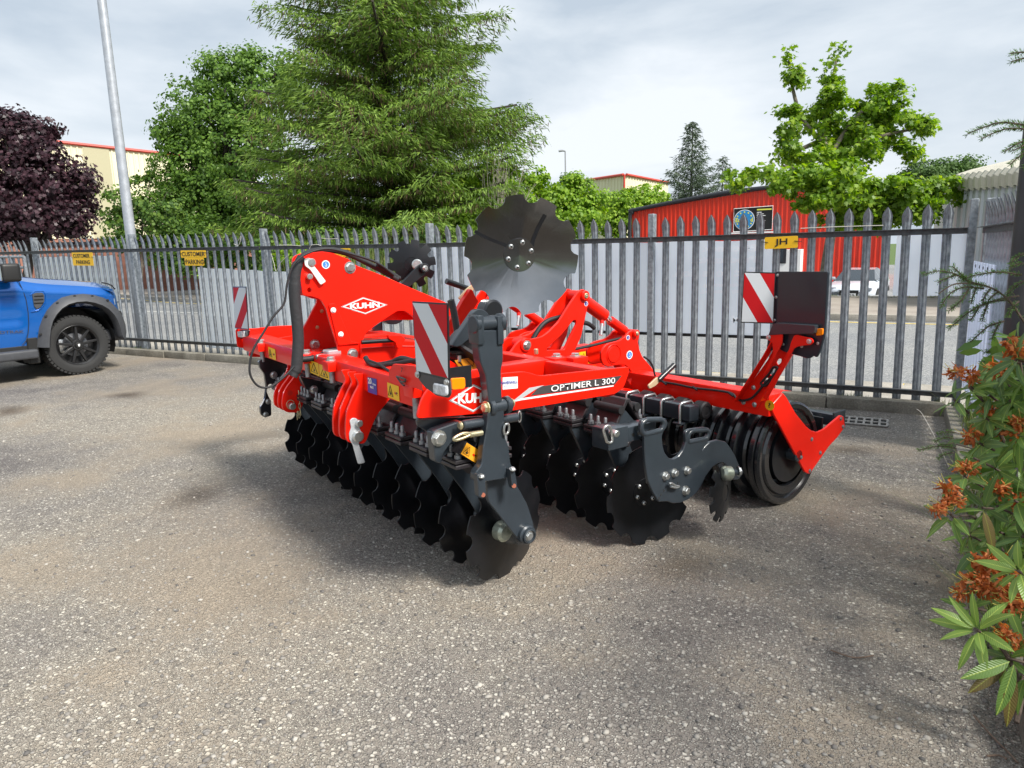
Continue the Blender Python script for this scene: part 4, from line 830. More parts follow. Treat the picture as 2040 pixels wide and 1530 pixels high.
link('bed_floor', box(-4.3, -3.1, -.85, .85, .6, .66), tr_, BLKP); link('tailgate', box(-4.33, -4.28, -.88, .88, .5, zc, .01), tr_, BLU)
link('underbody', box(-4.2, .55, -.62, .62, .30, .60, .02), tr_, BLKP)
for wx in (0.0, -3.23):          # wheel housings
    for s_ in (-1, 1):
        v = []; n = 22
        for k in range(n + 1):
            a = math.pi * (k / n * 1.24 - .12); 
            for yy in (.90, .50): v.append((wx + .475 * math.cos(a), s_ * yy, .42 + .475 * math.sin(a)))
        v += [(wx, s_ * .50, .42)]; link('wheel_housing', mesh('h', v, [(2 * k, 2 * k + 1, 2 * k + 3, 2 * k + 2) for k in range(n)] + [(2 * k + 1, len(v) - 1, 2 * k + 3) for k in range(n)]), tr_, BLKP)
# arch flare traced on the flank: outer and inner edge
fo = FO; _x = [(73, 692), (75, 672), (78, 652), (84, 634), (93, 617), (106, 603), (122, 592), (142, 586), (165, 584), (187, 586), (205, 592), (220, 601), (231, 612), (238, 620), (246, 632), (252, 646), (254, 662), (250, 673)]
fi = FI; _x = [(101, 692), (101, 674), (103, 655), (107, 640), (114, 628), (124, 617), (137, 609), (152, 605), (170, 604), (186, 607), (200, 612), (212, 619), (222, 629), (229, 641), (234, 655), (237, 669), (240, 674), (244, 675)]
v = []; n = len(fo)
for a, b in zip(fo, fi):
    A = PT(*a, -.005); Bq = PT(*b, .055); wrap = max(0, A.x - .58); wb = max(0, Bq.x - .58)
    A.y += wrap * .55; Bq.y += wb * .55; Mq = A.lerp(Bq, .35); Mq.y -= .05; C2 = Bq.copy(); C2.y += .10; v += [A, Mq, A.lerp(Bq, .8) - Vector((0, .055, 0)), Bq, C2]
link('arch_flare', mesh('fl', v, [(5 * i + j, 5 * i + j + 1, 5 * i + 6 + j, 5 * i + 5 + j) for i in range(n - 1) for j in range(4)], 50), tr_, PLA)
for x, y in ((80, 666), (91, 630), (114, 604), (148, 590), (183, 590), (214, 598)):
    P = PT(x, y, .03); link('flare_bolt', cyl(P, P + Vector((0, -.02, 0)), .016, 12, .003), tr_, BLKP)
for x, y in ((210, 688),): pass
# side vent
v_ = [PT(x, y, .006) for x, y in ((64, 587), (71, 583), (84, 583), (88, 588), (88, 601), (80, 613), (73, 616), (68, 611), (66, 600))]
vent = link('side_vent', plate2d([fillet([(p.x, p.z) for p in v_], .01)], .018, Matrix(((1, 0, 0, 0), (0, 0, -1, v_[0].y), (0, 1, 0, 0), (0, 0, 0, 1))), .003), tr_, PLA)
for y in (590, 597, 604): a, b = PT(68, y, .016), PT(86, y - 1, .016); link('vent_slat', tube([a, b], .009, 6), vent, BLKP)
link('vent_trim', tube([PT(x, y, .008) for x, y in ((60, 588), (70, 580), (86, 580), (91, 587), (91, 603), (82, 614), (75, 619), (62, 621))], .006, 6), vent, BLU)
# door gap, sill line, running board, mud flap, mirror, badge
link('door_gap', tube([PT(x, y, .003) for x, y in ((29, 549), (37, 560), (45, 577), (52, 597), (56, 622), (57.5, 645), (56, 665), (52, 679), (44, 688))], .0045, 6), tr_, BLKP)
link('running_board', box(-2.75, PT(73, 700).x, -1.02, -.80, PT(20, 719).z, PT(20, 700).z, .03, 3), tr_, PLA)
link('running_board', box(-2.75, -.62, .80, 1.02, .36, .45, .03, 3), tr_, PLA)
link('sill', box(-2.8, -.50, -.91, -.6, .34, .47, .02), tr_, BLKP)
link('mud_flap', box(-.58, -.46, -.93, -.68, .22, .55, .01), tr_, BLKP)
mA = PT(16, 545, .16); mi = link('mirror', box(mA.x - .10, mA.x + .10, mA.y - .14, mA.y + .08, mA.z - .10, mA.z + .12, .04, 3), tr_, BLKP)
link('mirror_glass', box(mA.x - .112, mA.x - .098, mA.y - .12, mA.y + .05, mA.z - .08, mA.z + .09, .01), mi, CHROME)
link('mirror_arm', tube([mA + Vector((0, .08, -.04)), mA + Vector((.02, .26, -.12))], .03, 8), mi, BLKP)
link('door_lettering', fit_text('WILDTRAK', PT(-28, 666.5, .004), PT(48, 663, .004), .035, (0, 0, 1), (0, -1, 0), off=.01), tr_, DGREY)
link('headlamp', box(top[-1].x - .08, top[-1].x + .06, -.86, -.55, .83, .99, .04, 3), tr_, HEADL); link('headlamp', box(top[-1].x - .08, top[-1].x + .06, .55, .86, .83, .99, .04, 3), tr_, HEADL)
ng = PT(243, 595, -.05); link('nose_grille', box(ng.x - .12, ng.x + .02, -.8, .8, .55, .80, .04, 2), tr_, BLKP)
link('front_bumper', box(ng.x - .3, ng.x - .0, -.78, .78, .38, .56, .06, 3), tr_, PLA)
# wheels
def wheel(cx, sy):
    c = Vector((cx, sy * .93, WR)); ax = Vector((0, sy, 0)); X = Vector((1, 0, 0)); Z = Vector((0, 0, 1))
    t = link('tyre', lathe([(.262, -.26), (.30, -.265), (.365, -.25), (.388, -.22), (.394, -.13), (.388, -.04), (.366, -.004), (.31, .006), (.285, 0), (.262, -.012)], c, ax, X, Z, 64, 40), tr_, TYRE)
    tb = bmesh.new()
    for k in range(48):
        a = 2 * math.pi * k / 48
        for hh, da in ((-.045, 0), (-.13, .065), (-.215, 0)):
            me = box(.370, .3955, -.034, .034, -.016, .016); me.transform(Matrix.Translation(c) @ Matrix.Rotation(-a - da, 4, 'Y') @ Matrix.Translation((0, sy * hh, 0))); tb.from_mesh(me); D.meshes.remove(me)
    link('tread', from_bm(tb), t, TYRE)
    rm = link('rim', lathe([(.10, -.16), (.235, -.15), (.240, -.03), (.262, -.008), (.268, -.012), (.262, -.2), (.10, -.2)], c, ax, X, Z, 48), tr_, WHB)
    link('brake_disc', cyl(c - ax * .14, c - ax * .12, .155, 32), rm, ZINCD); link('brake_caliper', box(cx - .19, cx - .08, sy * .93 - sy * .15 - .03, sy * .93 - sy * .15 + .03, WR - .09, WR + .09, .02, 2), rm, ZINC)
    for k in range(9):
        a = R_(90) + 2 * math.pi * k / 9; me = box(.05, .245, -.024, .026, -.018, .018, .006, 1)
        for v in me.vertices:
            w = .75 + (.245 - v.co.x) * 1.2 if v.co.x > .1 else 1.3; v.co.z *= w
        me.transform(Matrix.Translation(c - ax * .045) @ Matrix.Rotation(-a, 4, 'Y')); link('spoke', me, rm, WHB)
    link('hub', cyl(c - ax * .06, c - ax * .008, .072, 28, .008), rm, WHB); hb = link('hub_cap', cyl(c - ax * .01, c + ax * .012, .040, 24, .006), rm, BLKP)
    me = mesh('badge', [c + ax * .0135 + X * x + Z * z for x, z in ((-.014, .014), (0, .018), (.014, .014), (.010, -.008), (0, -.02), (-.010, -.008))], [(0, 1, 2, 3, 4, 5)]); link('badge', me, rm, WHITE)
    for k in range(6): a = k * math.pi / 3; P = c - ax * .012 + X * math.cos(a) * .055 + Z * math.sin(a) * .055; link('wheel_nut', bolt(P, ax, .009, washer=False), rm, BLKP)
for cx in (0.0, -3.23):
    for sy in (-1, 1): wheel(cx, sy)
# ================================================================== DISC HARROW
hw = thing('disc_harrow', 'new bright red disc harrow with black notched discs parked on the yard', 'disc harrow', MO, math.atan2(MR.y, MR.x))
P_ = lambda name, me, m, par=None: link(name, me, par or hw, m)
MS = Matrix(((1, 0, 0, 0), (0, 0, -1, 0), (0, 1, 0, 0), (0, 0, 0, 1)))      # 2-D (r, z) -> plane s, facing the near side
MRf = Matrix(((0, 0, -1, 0), (-1, 0, 0, 0), (0, 1, 0, 0), (0, 0, 0, 1)))    # 2-D (-s, z) -> plane r, facing the front
def rz(s, px): return [tuple(PS(s, x, y)[i] for i in (0, 2)) for x, y in px]
def sz(r, px): return [(-PR(r, x, y)[1], PR(r, x, y)[2]) for x, y in px]
def plS(name, s, loops, th, m, par=None, fil=.008, bev=.002):    # outlines in (r, z), front face at s
    return P_(name, plate2d([fillet(l, fil) for l in loops], th, Matrix.Translation((0, s + th / 2, 0)) @ MS, bev), m, par)
def plR(name, r, loops, th, m, par=None, fil=.008, bev=.002):
    return P_(name, plate2d([fillet(l, fil) for l in loops], th, Matrix.Translation((r + th / 2, 0, 0)) @ MRf, bev), m, par)
def tracS(name, s, px, th, m, holes=(), **k): return plS(name, s, [rz(s, px)] + [rz(s, h) for h in holes], th, m, **k)
def boltS(s, x, y, r, m=None, par=None, h=None): return P_('bolt', bolt(PS(s, x, y), (0, -1, 0), r, h), m or ZINC, par)
def bx(name, r0, r1, s0, s1, z0, z1, m, par=None, bev=.006): return P_(name, box(r0, r1, s0, s1, z0, z1, bev, 2), m, par)
def hose(name, pts, rad, m, par=None, k=6, n=10): return P_(name, tube(curve_pts(pts, k), rad, n), m, par)
def stickS(s, px, m, par, name='sticker', off=.0015):  # flat print on plane s
    q4 = [PS(s, x, y) - Vector((0, off, 0)) for x, y in px]; return P_(name, mesh('st', q4, [tuple(range(len(q4)))]), m, par)
def textS(s, txt, a, b, hpx, par, m, off=.02, shear=0):
    A = PS(s, *a); B = PS(s, *b); H = (PS(s, a[0], a[1] - hpx) - A).length
    return P_('lettering', fit_text(txt, A - Vector((0, .002, 0)), B - Vector((0, .002, 0)), H, (0, 0, 1), (0, -1, 0), off=off, shear=shear), m, par)
def warn(P, X, Z, w, h, par, m=YEL, two=True):         # pictogram sticker: triangle with hand, crossed arrows
    nrm = X.cross(Z); st = P_('warning_sticker', mesh('w', [P, P + X * w, P + X * w + Z * h, P + Z * h], [(0, 1, 2, 3)]), m, par)
    def q(u, v): return P + X * (u * w) + Z * (v * h) + nrm * .0012
    c = .27 if two else .5; a = .20 if two else .36
    P_('pictogram', tube([q(c - a, .16), q(c + a, .16), q(c, .86)], w * .014, 4, closed=True), BLKP, st)
    me = mesh('p', [q(c - .07, .24), q(c + .06, .24), q(c + .10, .42), q(c + .02, .36), q(c, .56), q(c - .05, .38)], [(0, 1, 2, 3, 4, 5)]); P_('pictogram', me, BLKP, st)
    if two:
        P_('pictogram', mesh('p', [q(.60, .42), q(.74, .36), q(.76, .50), q(.64, .56)], [(0, 1, 2, 3)]), REDD, st)
        P_('pictogram', mesh('p', [q(.76, .44), q(.92, .30), q(.80, .46), q(.94, .52), q(.76, .56)], [(0, 1, 2, 3, 4)]), BLKP, st)
    return st
VX = Vector((1, 0, 0)); VS = Vector((0, 1, 0)); VZ = Vector((0, 0, 1))

# ---- discs
def disc_mesh(R0=.258, dish=.042, n=200, notches=10, rb=.050, cc=.318):
    v = []; f = []; fr = [0, .28, .285, .55, .8, 1.0]
    def Ro(a):
        q = 2 * math.pi / notches; d = (a + q / 2) % q - q / 2; k = cc / .306 * R0; rr = rb / .306 * R0
        if abs(math.sin(d)) * k < rr:
            x = k * math.cos(d) - math.sqrt(rr * rr - (k * math.sin(d)) ** 2); return min(R0, x)
        return R0
    def hgt(r): return dish * (r / R0) ** 2       # bowl opens towards +z (concave side)
    for th in (0, -.006):
        for u in fr:
            for k in range(n):
                a = 2 * math.pi * k / n; ro = Ro(a); r = u * R0 if u <= .285 else (.285 * R0 + (ro - .285 * R0) * (u - .285) / .715)
                z = hgt(r) + th + (.003 if u <= .28 else 0)
                v.append((r * math.cos(a), r * math.sin(a), z))
    m_ = len(fr)
    for i in range(m_ - 1):
        for k in range(n):
            a, b, c, d = i * n + k, i * n + (k + 1) % n, (i + 1) * n + (k + 1) % n, (i + 1) * n + k
            f.append((a, d, c, b)); o = m_ * n; f.append((o + a, o + b, o + c, o + d))
    e_ = (m_ - 1) * n; o = m_ * n
    for k in range(n): f.append((e_ + k, o + e_ + k, o + e_ + (k + 1) % n, e_ + (k + 1) % n))
    me = mesh('disc', v, f); smooth(me, 25); return me
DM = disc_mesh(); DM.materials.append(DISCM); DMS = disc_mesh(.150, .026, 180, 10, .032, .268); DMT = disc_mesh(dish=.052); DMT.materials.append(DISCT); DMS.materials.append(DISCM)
BOLTM = lathe([(0, .012), (.006, .012), (.0105, .008), (.0115, 0), (0, 0)], Vector((0, 0, 0)), VZ, VX, VS, 14); BOLTM.materials.append(ZINC)
SOCK = cyl((0, 0, .0121), (0, 0, .0125), .005, 8); SOCK.materials.append(BLKP)
HUBM = lathe([(0, -.105), (.030, -.105), (.034, -.10), (.036, -.075), (.062, -.068), (.066, -.03), (.074, -.02), (.076, -.004)], Vector((0, 0, 0)), VZ, VX, VS, 24); HUBM.materials.append(GREY)
def place(o, c, n, spin=0):
    n = Vector(n).normalized(); X = Vector((0, 0, 1)).cross(n).normalized(); Y = n.cross(X); m4 = Matrix((X, Y, n)).transposed().to_4x4(); m4.translation = c
    o.matrix_local = m4 @ Matrix.Rotation(spin, 4, 'Z'); return o
def disc_unit(c, n, spin, hub=True, me=None, k6=6, rb=.055):    # n = direction of the concave (bolted) side
    d = P_('notched_disc', me or DM, DISCM); place(d, Vector(c), n, spin)
    for k in range(k6):
        a = 2 * math.pi * k / k6 + .3 - spin; z = .042 * (rb / .258) ** 2 + .003
        b = link('bolt', BOLTM, d); b.location = (rb * math.cos(a), rb * math.sin(a), z); s = link('bolt_socket', SOCK, d); s.location = b.location
    if hub: link('hub', HUBM, d)
    return d
DC = lambda c, n, dish=.042: Vector(c) - Vector(n).normalized() * dish
aF = R_(14); nF = Vector((-math.sin(aF), math.cos(aF), .07)); aR = R_(10); nR = Vector((-math.sin(aR), -math.cos(aR), .014))
ARMF = plate2d([fillet([(-.29, .385), (-.13, .40), (-.03, .24), (.05, .03), (.045, -.03), (0, -.05), (-.045, -.02), (-.14, .16)], .03)], .018, MS, .002); ARMF.materials.append(GREY)
ARMR = plate2d([fillet([(-.25, .34), (-.09, .36), (.055, .03), (.045, -.03), (0, -.05), (-.05, -.02)], .03)], .018, MS, .002); ARMR.materials.append(GREY)
def arm(me, c, ds, cap=True):
    a = link('disc_arm', me, hw); a.location = Vector(c) + Vector((0, ds, 0)); a.rotation_euler = (0, 0, -aF * .5 if ds < 0 else aR * .5); return a
for k in range(11):
    s = .306 + .231 * k; c = Vector((-1.80, s, .255)); disc_unit(DC(c, nF), nF, rng.uniform(0, 6.28))
    if k: arm(ARMF, c, -.125)
for k in range(12):
    s = .149 + .236 * k; c = Vector((-1.016, s, .260)); disc_unit(DC(c, nR), nR, rng.uniform(0, 6.28) if k else .35); arm(ARMR, c, .115)

# ---- gang bars with rubber-damped clamps
def diamond_bar(r, z, s0, s1, nm):
    h = .068; v = [(r + a * h, s, z + b * h) for s in (s0, s1) for a, b in ((0, 1), (1, 0), (0, -1), (-1, 0))]
    P_(nm, mesh('b', v, [(k, (k + 1) % 4, 4 + (k + 1) % 4, 4 + k) for k in range(4)] + [(3, 2, 1, 0), (4, 5, 6, 7)]), GREY)
diamond_bar(-2.0, .665, .22, 2.62, 'gang_bar'); diamond_bar(-1.10, .62, .24, 2.93, 'gang_bar')
def clamp_mesh(up):
    # folded cap over the bar: local origin at the bar centre, r forward negative
    w = .078; prof = [(-.155, -.045), (-.155, -.030), (-.088, -.028), (-.012, .098), (.012, .098), (.088, -.012), (.120, -.02), (.120, -.035), (.080, -.030), (0, .080), (-.080, -.045)]
    if not up: prof = [(-.155, -.066), (-.155, -.050), (-.085, -.050), (0, -.125), (.085, -.05), (.12, -.05), (.12, -.066), (.08, -.068), (.01, -.145), (-.01, -.145), (-.08, -.068)]
    v = [(r, s, z) for s in (-w, w) for r, z in prof]; n = len(prof); f = [(k, n + k, n + (k + 1) % n, (k + 1) % n) for k in range(n)]
    bm = bmesh.new(); vv = [bm.verts.new(p) for p in v]
    for q4 in f: bm.faces.new([vv[i] for i in q4])
    for o in (0, n):
        e1 = bm.faces.new([vv[o + i] for i in range(n)]); 
    bmesh.ops.triangulate(bm, faces=[x for x in bm.faces if len(x.verts) > 4]); bmesh.ops.recalc_face_normals(bm, faces=bm.faces)
    bmesh.ops.bevel(bm, geom=[e_ for e_ in bm.edges if len(e_.link_faces) == 2 and e_.calc_face_angle(0) > .6], offset=.003, segments=1, affect='EDGES')
    me = D.meshes.new('clamp'); bm.to_mesh(me); bm.free(); me.materials.append(CAST); return me
CU, CD_ = clamp_mesh(True), clamp_mesh(False)
STUD = lathe([(0, .052), (.0065, .050), (.0085, .046), (.0085, .018), (.0145, .018), (.0155, .001), (0, 0)], Vector((0, 0, 0)), VZ, VX, VS, 12); STUD.materials.append(ZINCD)
NUT = bolt((0, 0, 0), (0, 0, 1), .0135, .014); NUT.materials.append(BLK)
ROLL = tube([(0, -.09, 0), (0, .09, 0)], .021, 12); ROLL.materials.append(RUB)
def clamp(r, s, z):
    c = link('damper_clamp', CU, hw); c.location = (r, s, z); d = link('lower_clamp', CD_, c)
    for k in (-1, 0, 1):
        st = link('stud', STUD, c); st.location = (-.128, k * .052, -.030); nn = link('nut', NUT, c); nn.location = (-.128, k * .052, -.030); 
        s2 = link('stud', STUD, c); s2.location = (.105, k * .052, -.022)
    for a, b in ((.055, .052), (-.055, .052), (.055, -.05), (-.055, -.05)): rr = link('rubber_roll', ROLL, c); rr.location = (a, 0, b)
for k in range(10): clamp(-2.0, .20 + .235 * k, .695)
for k in range(12): clamp(-1.10, .30 + .238 * k, .65)

# ---- front beam, headstock, linkage brackets
bx('front_beam', -2.19, -2.06, .16, 2.84, .845, .955, RED, bev=.012)
bx('rear_beam', -1.34, -1.262, .14, 2.86, .80, .925, RED, bev=.012)
for s in (.62, 2.32): bx('longitudinal_tube', -2.08, -1.30, s - .05, s + .05, .84, .93, RED, bev=.01)
tx0 = [(831, 834), (834, 816), (841, 795), (851, 778), (864, 766), (885, 757), (930, 757), (968, 749), (1001, 744), (1046, 740), (1077, 749), (1160, 740), (1243, 732), (1253, 731), (1254, 740), (1243, 772), (1226, 785), (1100, 806), (1017, 819), (900, 829)]
sp = tracS('side_panel', .12, tx0, .014, RED, fil=.02)
sp['label'] = 'red side panel lettered with the maker and model'
plS('side_panel', 2.88, [[(max(a, -2.215), b) for a, b in rz(.12, tx0) if a > -2.33 or b < .9]], .014, RED, fil=.02)
def diamond(s, L4, par, wd=3.2):
    o = [PS(s, *p) - Vector((0, .0015, 0)) for p in L4]; c = sum(o, Vector()) / 4
    for k, m in ((1.0, SILV), (.955, DGREY), (.93, WHITE), (.84, RED)):
        P_('logo_diamond', mesh('d', [c + (p - c) * k - Vector((0, (1 - k) * .004, 0)) for p in o], [(0, 1, 2, 3)]), m, par)
diamond(.12, [(894, 798), (943, 765), (991, 789), (942, 821)], sp)
textS(.118, 'KUHN', (911, 804), (976, 801), 20, sp, WHITE, off=.045, shear=.0)
stickS(.12, [(1056.6, 788.2), (1070, 774), (1082, 768.5), (1238.8, 748.1), (1224.4, 766)], DGREY, sp, 'print_band')
stickS(.119, [(1018.5, 801), (1054, 772.5), (1084, 767), (1066, 776), (1040, 793)], SILV, sp, 'print_stripe'); stickS(.119, [(1018.5, 801), (1040, 793), (1222, 767.3), (1222, 769.6), (1040, 797)], WHITE, sp, 'print_stripe')
textS(.117, 'OPTIMER L 300', (1097, 780.5), (1224.4, 763), 12.3, sp, WHITE, off=.006)
stickS(.119, [(1001, 776), (1001, 752), (1031, 750), (1031, 773.5)], WHITE, sp)
textS(.117, 'RAVENHILL', (997, 766), (1030, 763), 6, sp, BLUE, off=.02); textS(.117, 'SERVICE AND SALES', (1003, 770.5), (1029, 768), 2, sp, BLUE, off=.0)
# headstock, plates either side of the middle
hp = [(599, 516), (603, 510), (616, 504), (642, 501), (663, 504), (694, 516), (710, 529), (755, 546), (820, 574), (885, 601), (905, 612), (905, 640), (860, 668), (843, 655), (823, 630), (808, 620), (793, 619), (780, 627), (760, 640), (742, 653), (728, 664), (721, 685), (719, 755), (700, 762), (676, 757), (673, 690), (658, 643), (650, 614), (640, 597), (625, 591), (603, 588), (599, 560)]
HS = 1.42; hp1 = rz(HS, hp); hd = plS('headstock_plate', HS, [hp1, circ(*rz(HS, [(617, 578)])[0], .013)], .02, RED, fil=.012)
hp2 = rz(HS, [(599, 516), (603, 510), (616, 504), (642, 501), (663, 504), (694, 516), (710, 529), (755, 546), (820, 574), (885, 601), (905, 612), (905, 640), (793, 640), (742, 653), (700, 600), (640, 597), (625, 591), (603, 588), (599, 560)])
plS('headstock_plate', HS + .12, [hp2], .02, RED, fil=.012)
a, b = PS(HS, 700, 520), PS(HS, 900, 606); 
v = []
for s in (HS + .015, HS + .125): v += [(a.x, s, a.z - .012), (b.x, s, b.z - .012), (b.x, s, b.z - .03), (a.x, s, a.z - .03)]
P_('top_web', mesh('t', v, [(0, 1, 5, 4), (3, 2, 6, 7), (0, 4, 7, 3), (1, 2, 6, 5)]), REDD)
s2 = 1.72; tracS('headstock_brace', s2, [(631, 590), (645, 592), (657, 600), (672, 650), (690, 697), (604, 697), (603, 656), (612, 640), (622, 620), (631, 603)], .018, REDD)
boltS(s2, 627, 686, .022); 
for x, y in ((641, 620), (632, 652)): boltS(s2, x, y, .008, YZINC)
st_ = tracS('seam_plate', HS - .012, [(655, 606), (668, 604), (700, 680), (718, 684), (675, 688)], .012, RED)
for x, y, r in ((697, 533, .024), (702, 705, .023)): boltS(HS, x, y, r, par=hd, h=.016)
for x, y in ((664, 618), (679, 666)): boltS(HS - .012, x, y, .011, WHITE, hd)
P_('pin', cyl(PS(HS, 618, 523) + VS * .16, PS(HS, 618, 523) - VS * .03, .021, 24, .004), ZINC, hd); P_('pin', cyl(PS(HS, 614, 551) + VS * .05, PS(HS, 614, 551) - VS * .03, .015, 20, .003), ZINC, hd)
tracS('locking_tab', HS - .022, [(606, 517), (614, 513), (622, 516), (627, 531), (650, 561), (639, 568), (618, 537), (608, 530)], .006, PALEW, par=hd); 
def roundsign(s, x, y, rpx, m1, m2, par, asp=1):
    c = PS(s, x, y); r = (PS(s, x, y - rpx) - c).length
    for k, m, o in ((1, WHITE, .001), (.78, m2, .0016)): P_('round_sticker', mesh('c', [c + Vector((math.cos(t) * r * k, -o, math.sin(t) * r * k)) for t in [2 * math.pi * i / 24 for i in range(24)]], [tuple(range(24))]), m, par)
    P_('hook_print', tube([c + Vector((u * r, -.002, w * r)) for u, w in ((0, .5), (0, .1), (.2, -.1), (.15, -.4), (-.15, -.4), (-.2, -.2))], r * .08, 4), WHITE, par)
roundsign(HS, 649, 527, 8.5, WHITE, BLUE2, hd)
diamond(HS, [(679, 611), (723, 592), (772, 607), (728, 626)], hd); textS(HS - .002, 'KUHN', (697, 616), (756, 612.5), 11.5, hd, WHITE, off=.045, shear=.0)
# boom along the middle
boom = tracS('boom', HS - .02, [(719, 682), (790, 677), (880, 682), (1000, 706), (1100, 703), (1203, 689), (1206, 728), (1100, 736), (1000, 742), (860, 748), (719, 742)], .20, RED, fil=.01, bev=.006)
P_('weld_seam', tube([PS(HS - .022, x, y) for x, y in ((721, 694), (786, 689.5), (830, 690))], .004, 5), REDD, boom)
# lower linkage clevis brackets on the front beam
ck = [(705, 744), (717, 765), (706, 785), (699, 802), (691, 821), (689, 850), (690, 873), (694, 881), (705, 884), (728, 884), (735, 866), (742, 847), (752, 826), (772, 801), (779, 793), (775, 776), (733, 762), (735, 745)]
for i, s in enumerate((.86, .935, 1.01)):
    cl_ = rz(.86, ck); cb = plS('clevis_plate', s, [cl_, circ(*rz(.86, [(709, 868)])[0], .018), circ(*rz(.86, [(712, 842)])[0], .010)] if i else [cl_], .018, RED, fil=.02)
    if i == 0: cb0 = cb
    cl2 = rz(1.92, [(588, 720), (592, 735), (586, 752), (572, 770), (565, 782), (562, 800), (563, 815), (572, 822), (596, 822), (603, 808), (612, 778), (600, 765), (594, 752), (606, 735), (606, 720)])
    c2_ = plS('clevis_plate', 1.92 + .075 * i, [cl2], .018, RED, fil=.02)
    if i == 0: cb2 = c2_
bx('clevis_spacer', PS(.86, 700, 870).x, PS(.86, 722, 870).x, .88, 1.0, PS(.86, 709, 872).z, PS(.86, 709, 862).z, YZINC)
lt = tracS('latch_plate', .85, [(697, 838), (702, 833), (710, 833), (715, 838), (716, 850), (720, 862), (719, 874), (715, 884), (728, 922), (714, 925), (703, 886), (697, 876), (696, 864), (700, 852)], .008, PALEM, par=cb0)
P_('pin', cyl(PS(.86, 712, 842) + VS * .02, PS(.86, 712, 842) - VS * .03, .017, 20, .004), ZINC, cb0); P_('pin', cyl(PS(.86, 710, 868) + VS * .17, PS(.86, 710, 868) - VS * .03, .027, 24, .005), ZINC, cb0)
P_('pin', cyl(PS(1.92, 579, 808) + VS * .17, PS(1.92, 579, 808) - VS * .04, .020, 20, .004), ZINC, cb2)
P_('ring_clip', tube([PS(1.90, 579 + 8 * math.cos(t), 806 + 9 * math.sin(t)) for t in [i * math.pi / 8 for i in range(16)]], .0025, 5, closed=True), YZINC, cb2)
P_('pin_hole', cyl(PS(1.919, 578, 783), PS(1.919, 578, 783) + VS * .001, .016, 18), REDD, cb2)
for i in range(9):
    p = [(595, 783), (596, 792), (597, 800), (597, 809), (598, 817), (594, 824), (592, 831), (596, 828), (599, 822)][i]; c = PS(1.90, *p); 
    P_('chain_link', tube([c + Vector((.006 * math.cos(t) * (1 if i % 2 else .3), .006 * math.cos(t) * (.3 if i % 2 else 1), .017 * math.sin(t))) for t in [k * math.pi / 5 for k in range(10)]], .0022, 5, closed=True), YZINC, cb2)
P_('chain_bracket', box(0, .02, -.01, .06, -.004, .004), REDD, cb2).location = PS(1.92, 594, 782)
# vertical height pins with clamp blocks on the beam
def hpin(x, y0, y1, r, nut=True, pxr=-2.2):
    A = PR(pxr, x, y0); B = PR(pxr, x, y1); 
    bl = P_('clamp_block', box(-.034, .10, -.042, .042, -.03, .022, .008, 2), RED); bl.location = A
    P_('pin', cyl(A - VZ * .02, Vector((A.x, A.y, B.z)), r, 18, .002), ZINCD, bl).location = -A
    if nut: n_ = P_('nut', bolt((0, 0, .022), (0, 0, 1), .020, .022), ZINC, bl)
for x, y0, y1 in ((827, 775, 832), (660, 727, 762), (611, 712, 750), (521, 690, 720)): hpin(x, y0, y1, .014)
# 7-plate bracket and hose on the beam
tb7 = plR('lug_plate', -2.235, [sz(-2.235, [(774, 762), (774, 738), (783, 725), (826, 728), (840, 745), (843, 780), (812, 768), (790, 768)])], .012, RED)
c7 = PR(-2.24, 803, 742); P_('lettering', fit_text('7', c7 + VS * .012 - VX * .002, c7 - VS * .006 - VX * .002, .02, VZ, -VX, off=.02), BLKP, tb7)
P_('wire_clip', tube(curve_pts([PR(-2.245, x, y) for x, y in ((790, 750), (806, 755), (806, 760), (798, 760), (790, 750), (800, 764), (805, 768))], 4), .004, 6), BLK, tb7)
# stickers on the front of the beam and panels
def stickR(r, px, m, name='sticker'): return P_(name, mesh('s', [PR(r, x, y) for x, y in px], [tuple(range(len(px)))]), m, None)
FB = -2.1925
st = stickR(FB, [(733, 781), (732, 751), (750, 755), (751, 787)], BLUE); P_('lettering', fit_text('20', PR(FB - .001, 734, 764), PR(FB - .001, 741, 765.5), .028, VZ, -VX, off=.03), WHITE, st); P_('lettering', fit_text('Nm  max', PR(FB - .001, 743, 767), PR(FB - .001, 749, 769), .012, VZ, -VX, off=.03), WHITE, st); P_('lettering', fit_text('MAX', PR(FB - .001, 738, 773), PR(FB - .001, 745, 775), .012, VZ, -VX, off=.03), WHITE, st)
def warnR(r, a, b, hpx, m=YEL, two=True):
    A = PR(r, *a); B = PR(r, *b); X = (B - A); w = X.length; X.normalize(); h = PR(r, a[0], a[1] - hpx).z - A.z; return warn(A, X, VZ, w, h, None, m, two)
warnR(FB, (773, 791), (796, 800), 29); warnR(FB, (618, 742), (636, 750), 25, two=False); warnR(FB, (637, 750.5), (656.5, 758), 25, two=False); warnR(FB, (536, 712), (550, 718), 21)
warn(PS(HS - .025, 1154, 727), VX, VZ, (PS(HS - .025, 1186, 722) - PS(HS - .025, 1154, 727)).length, .088, boom)

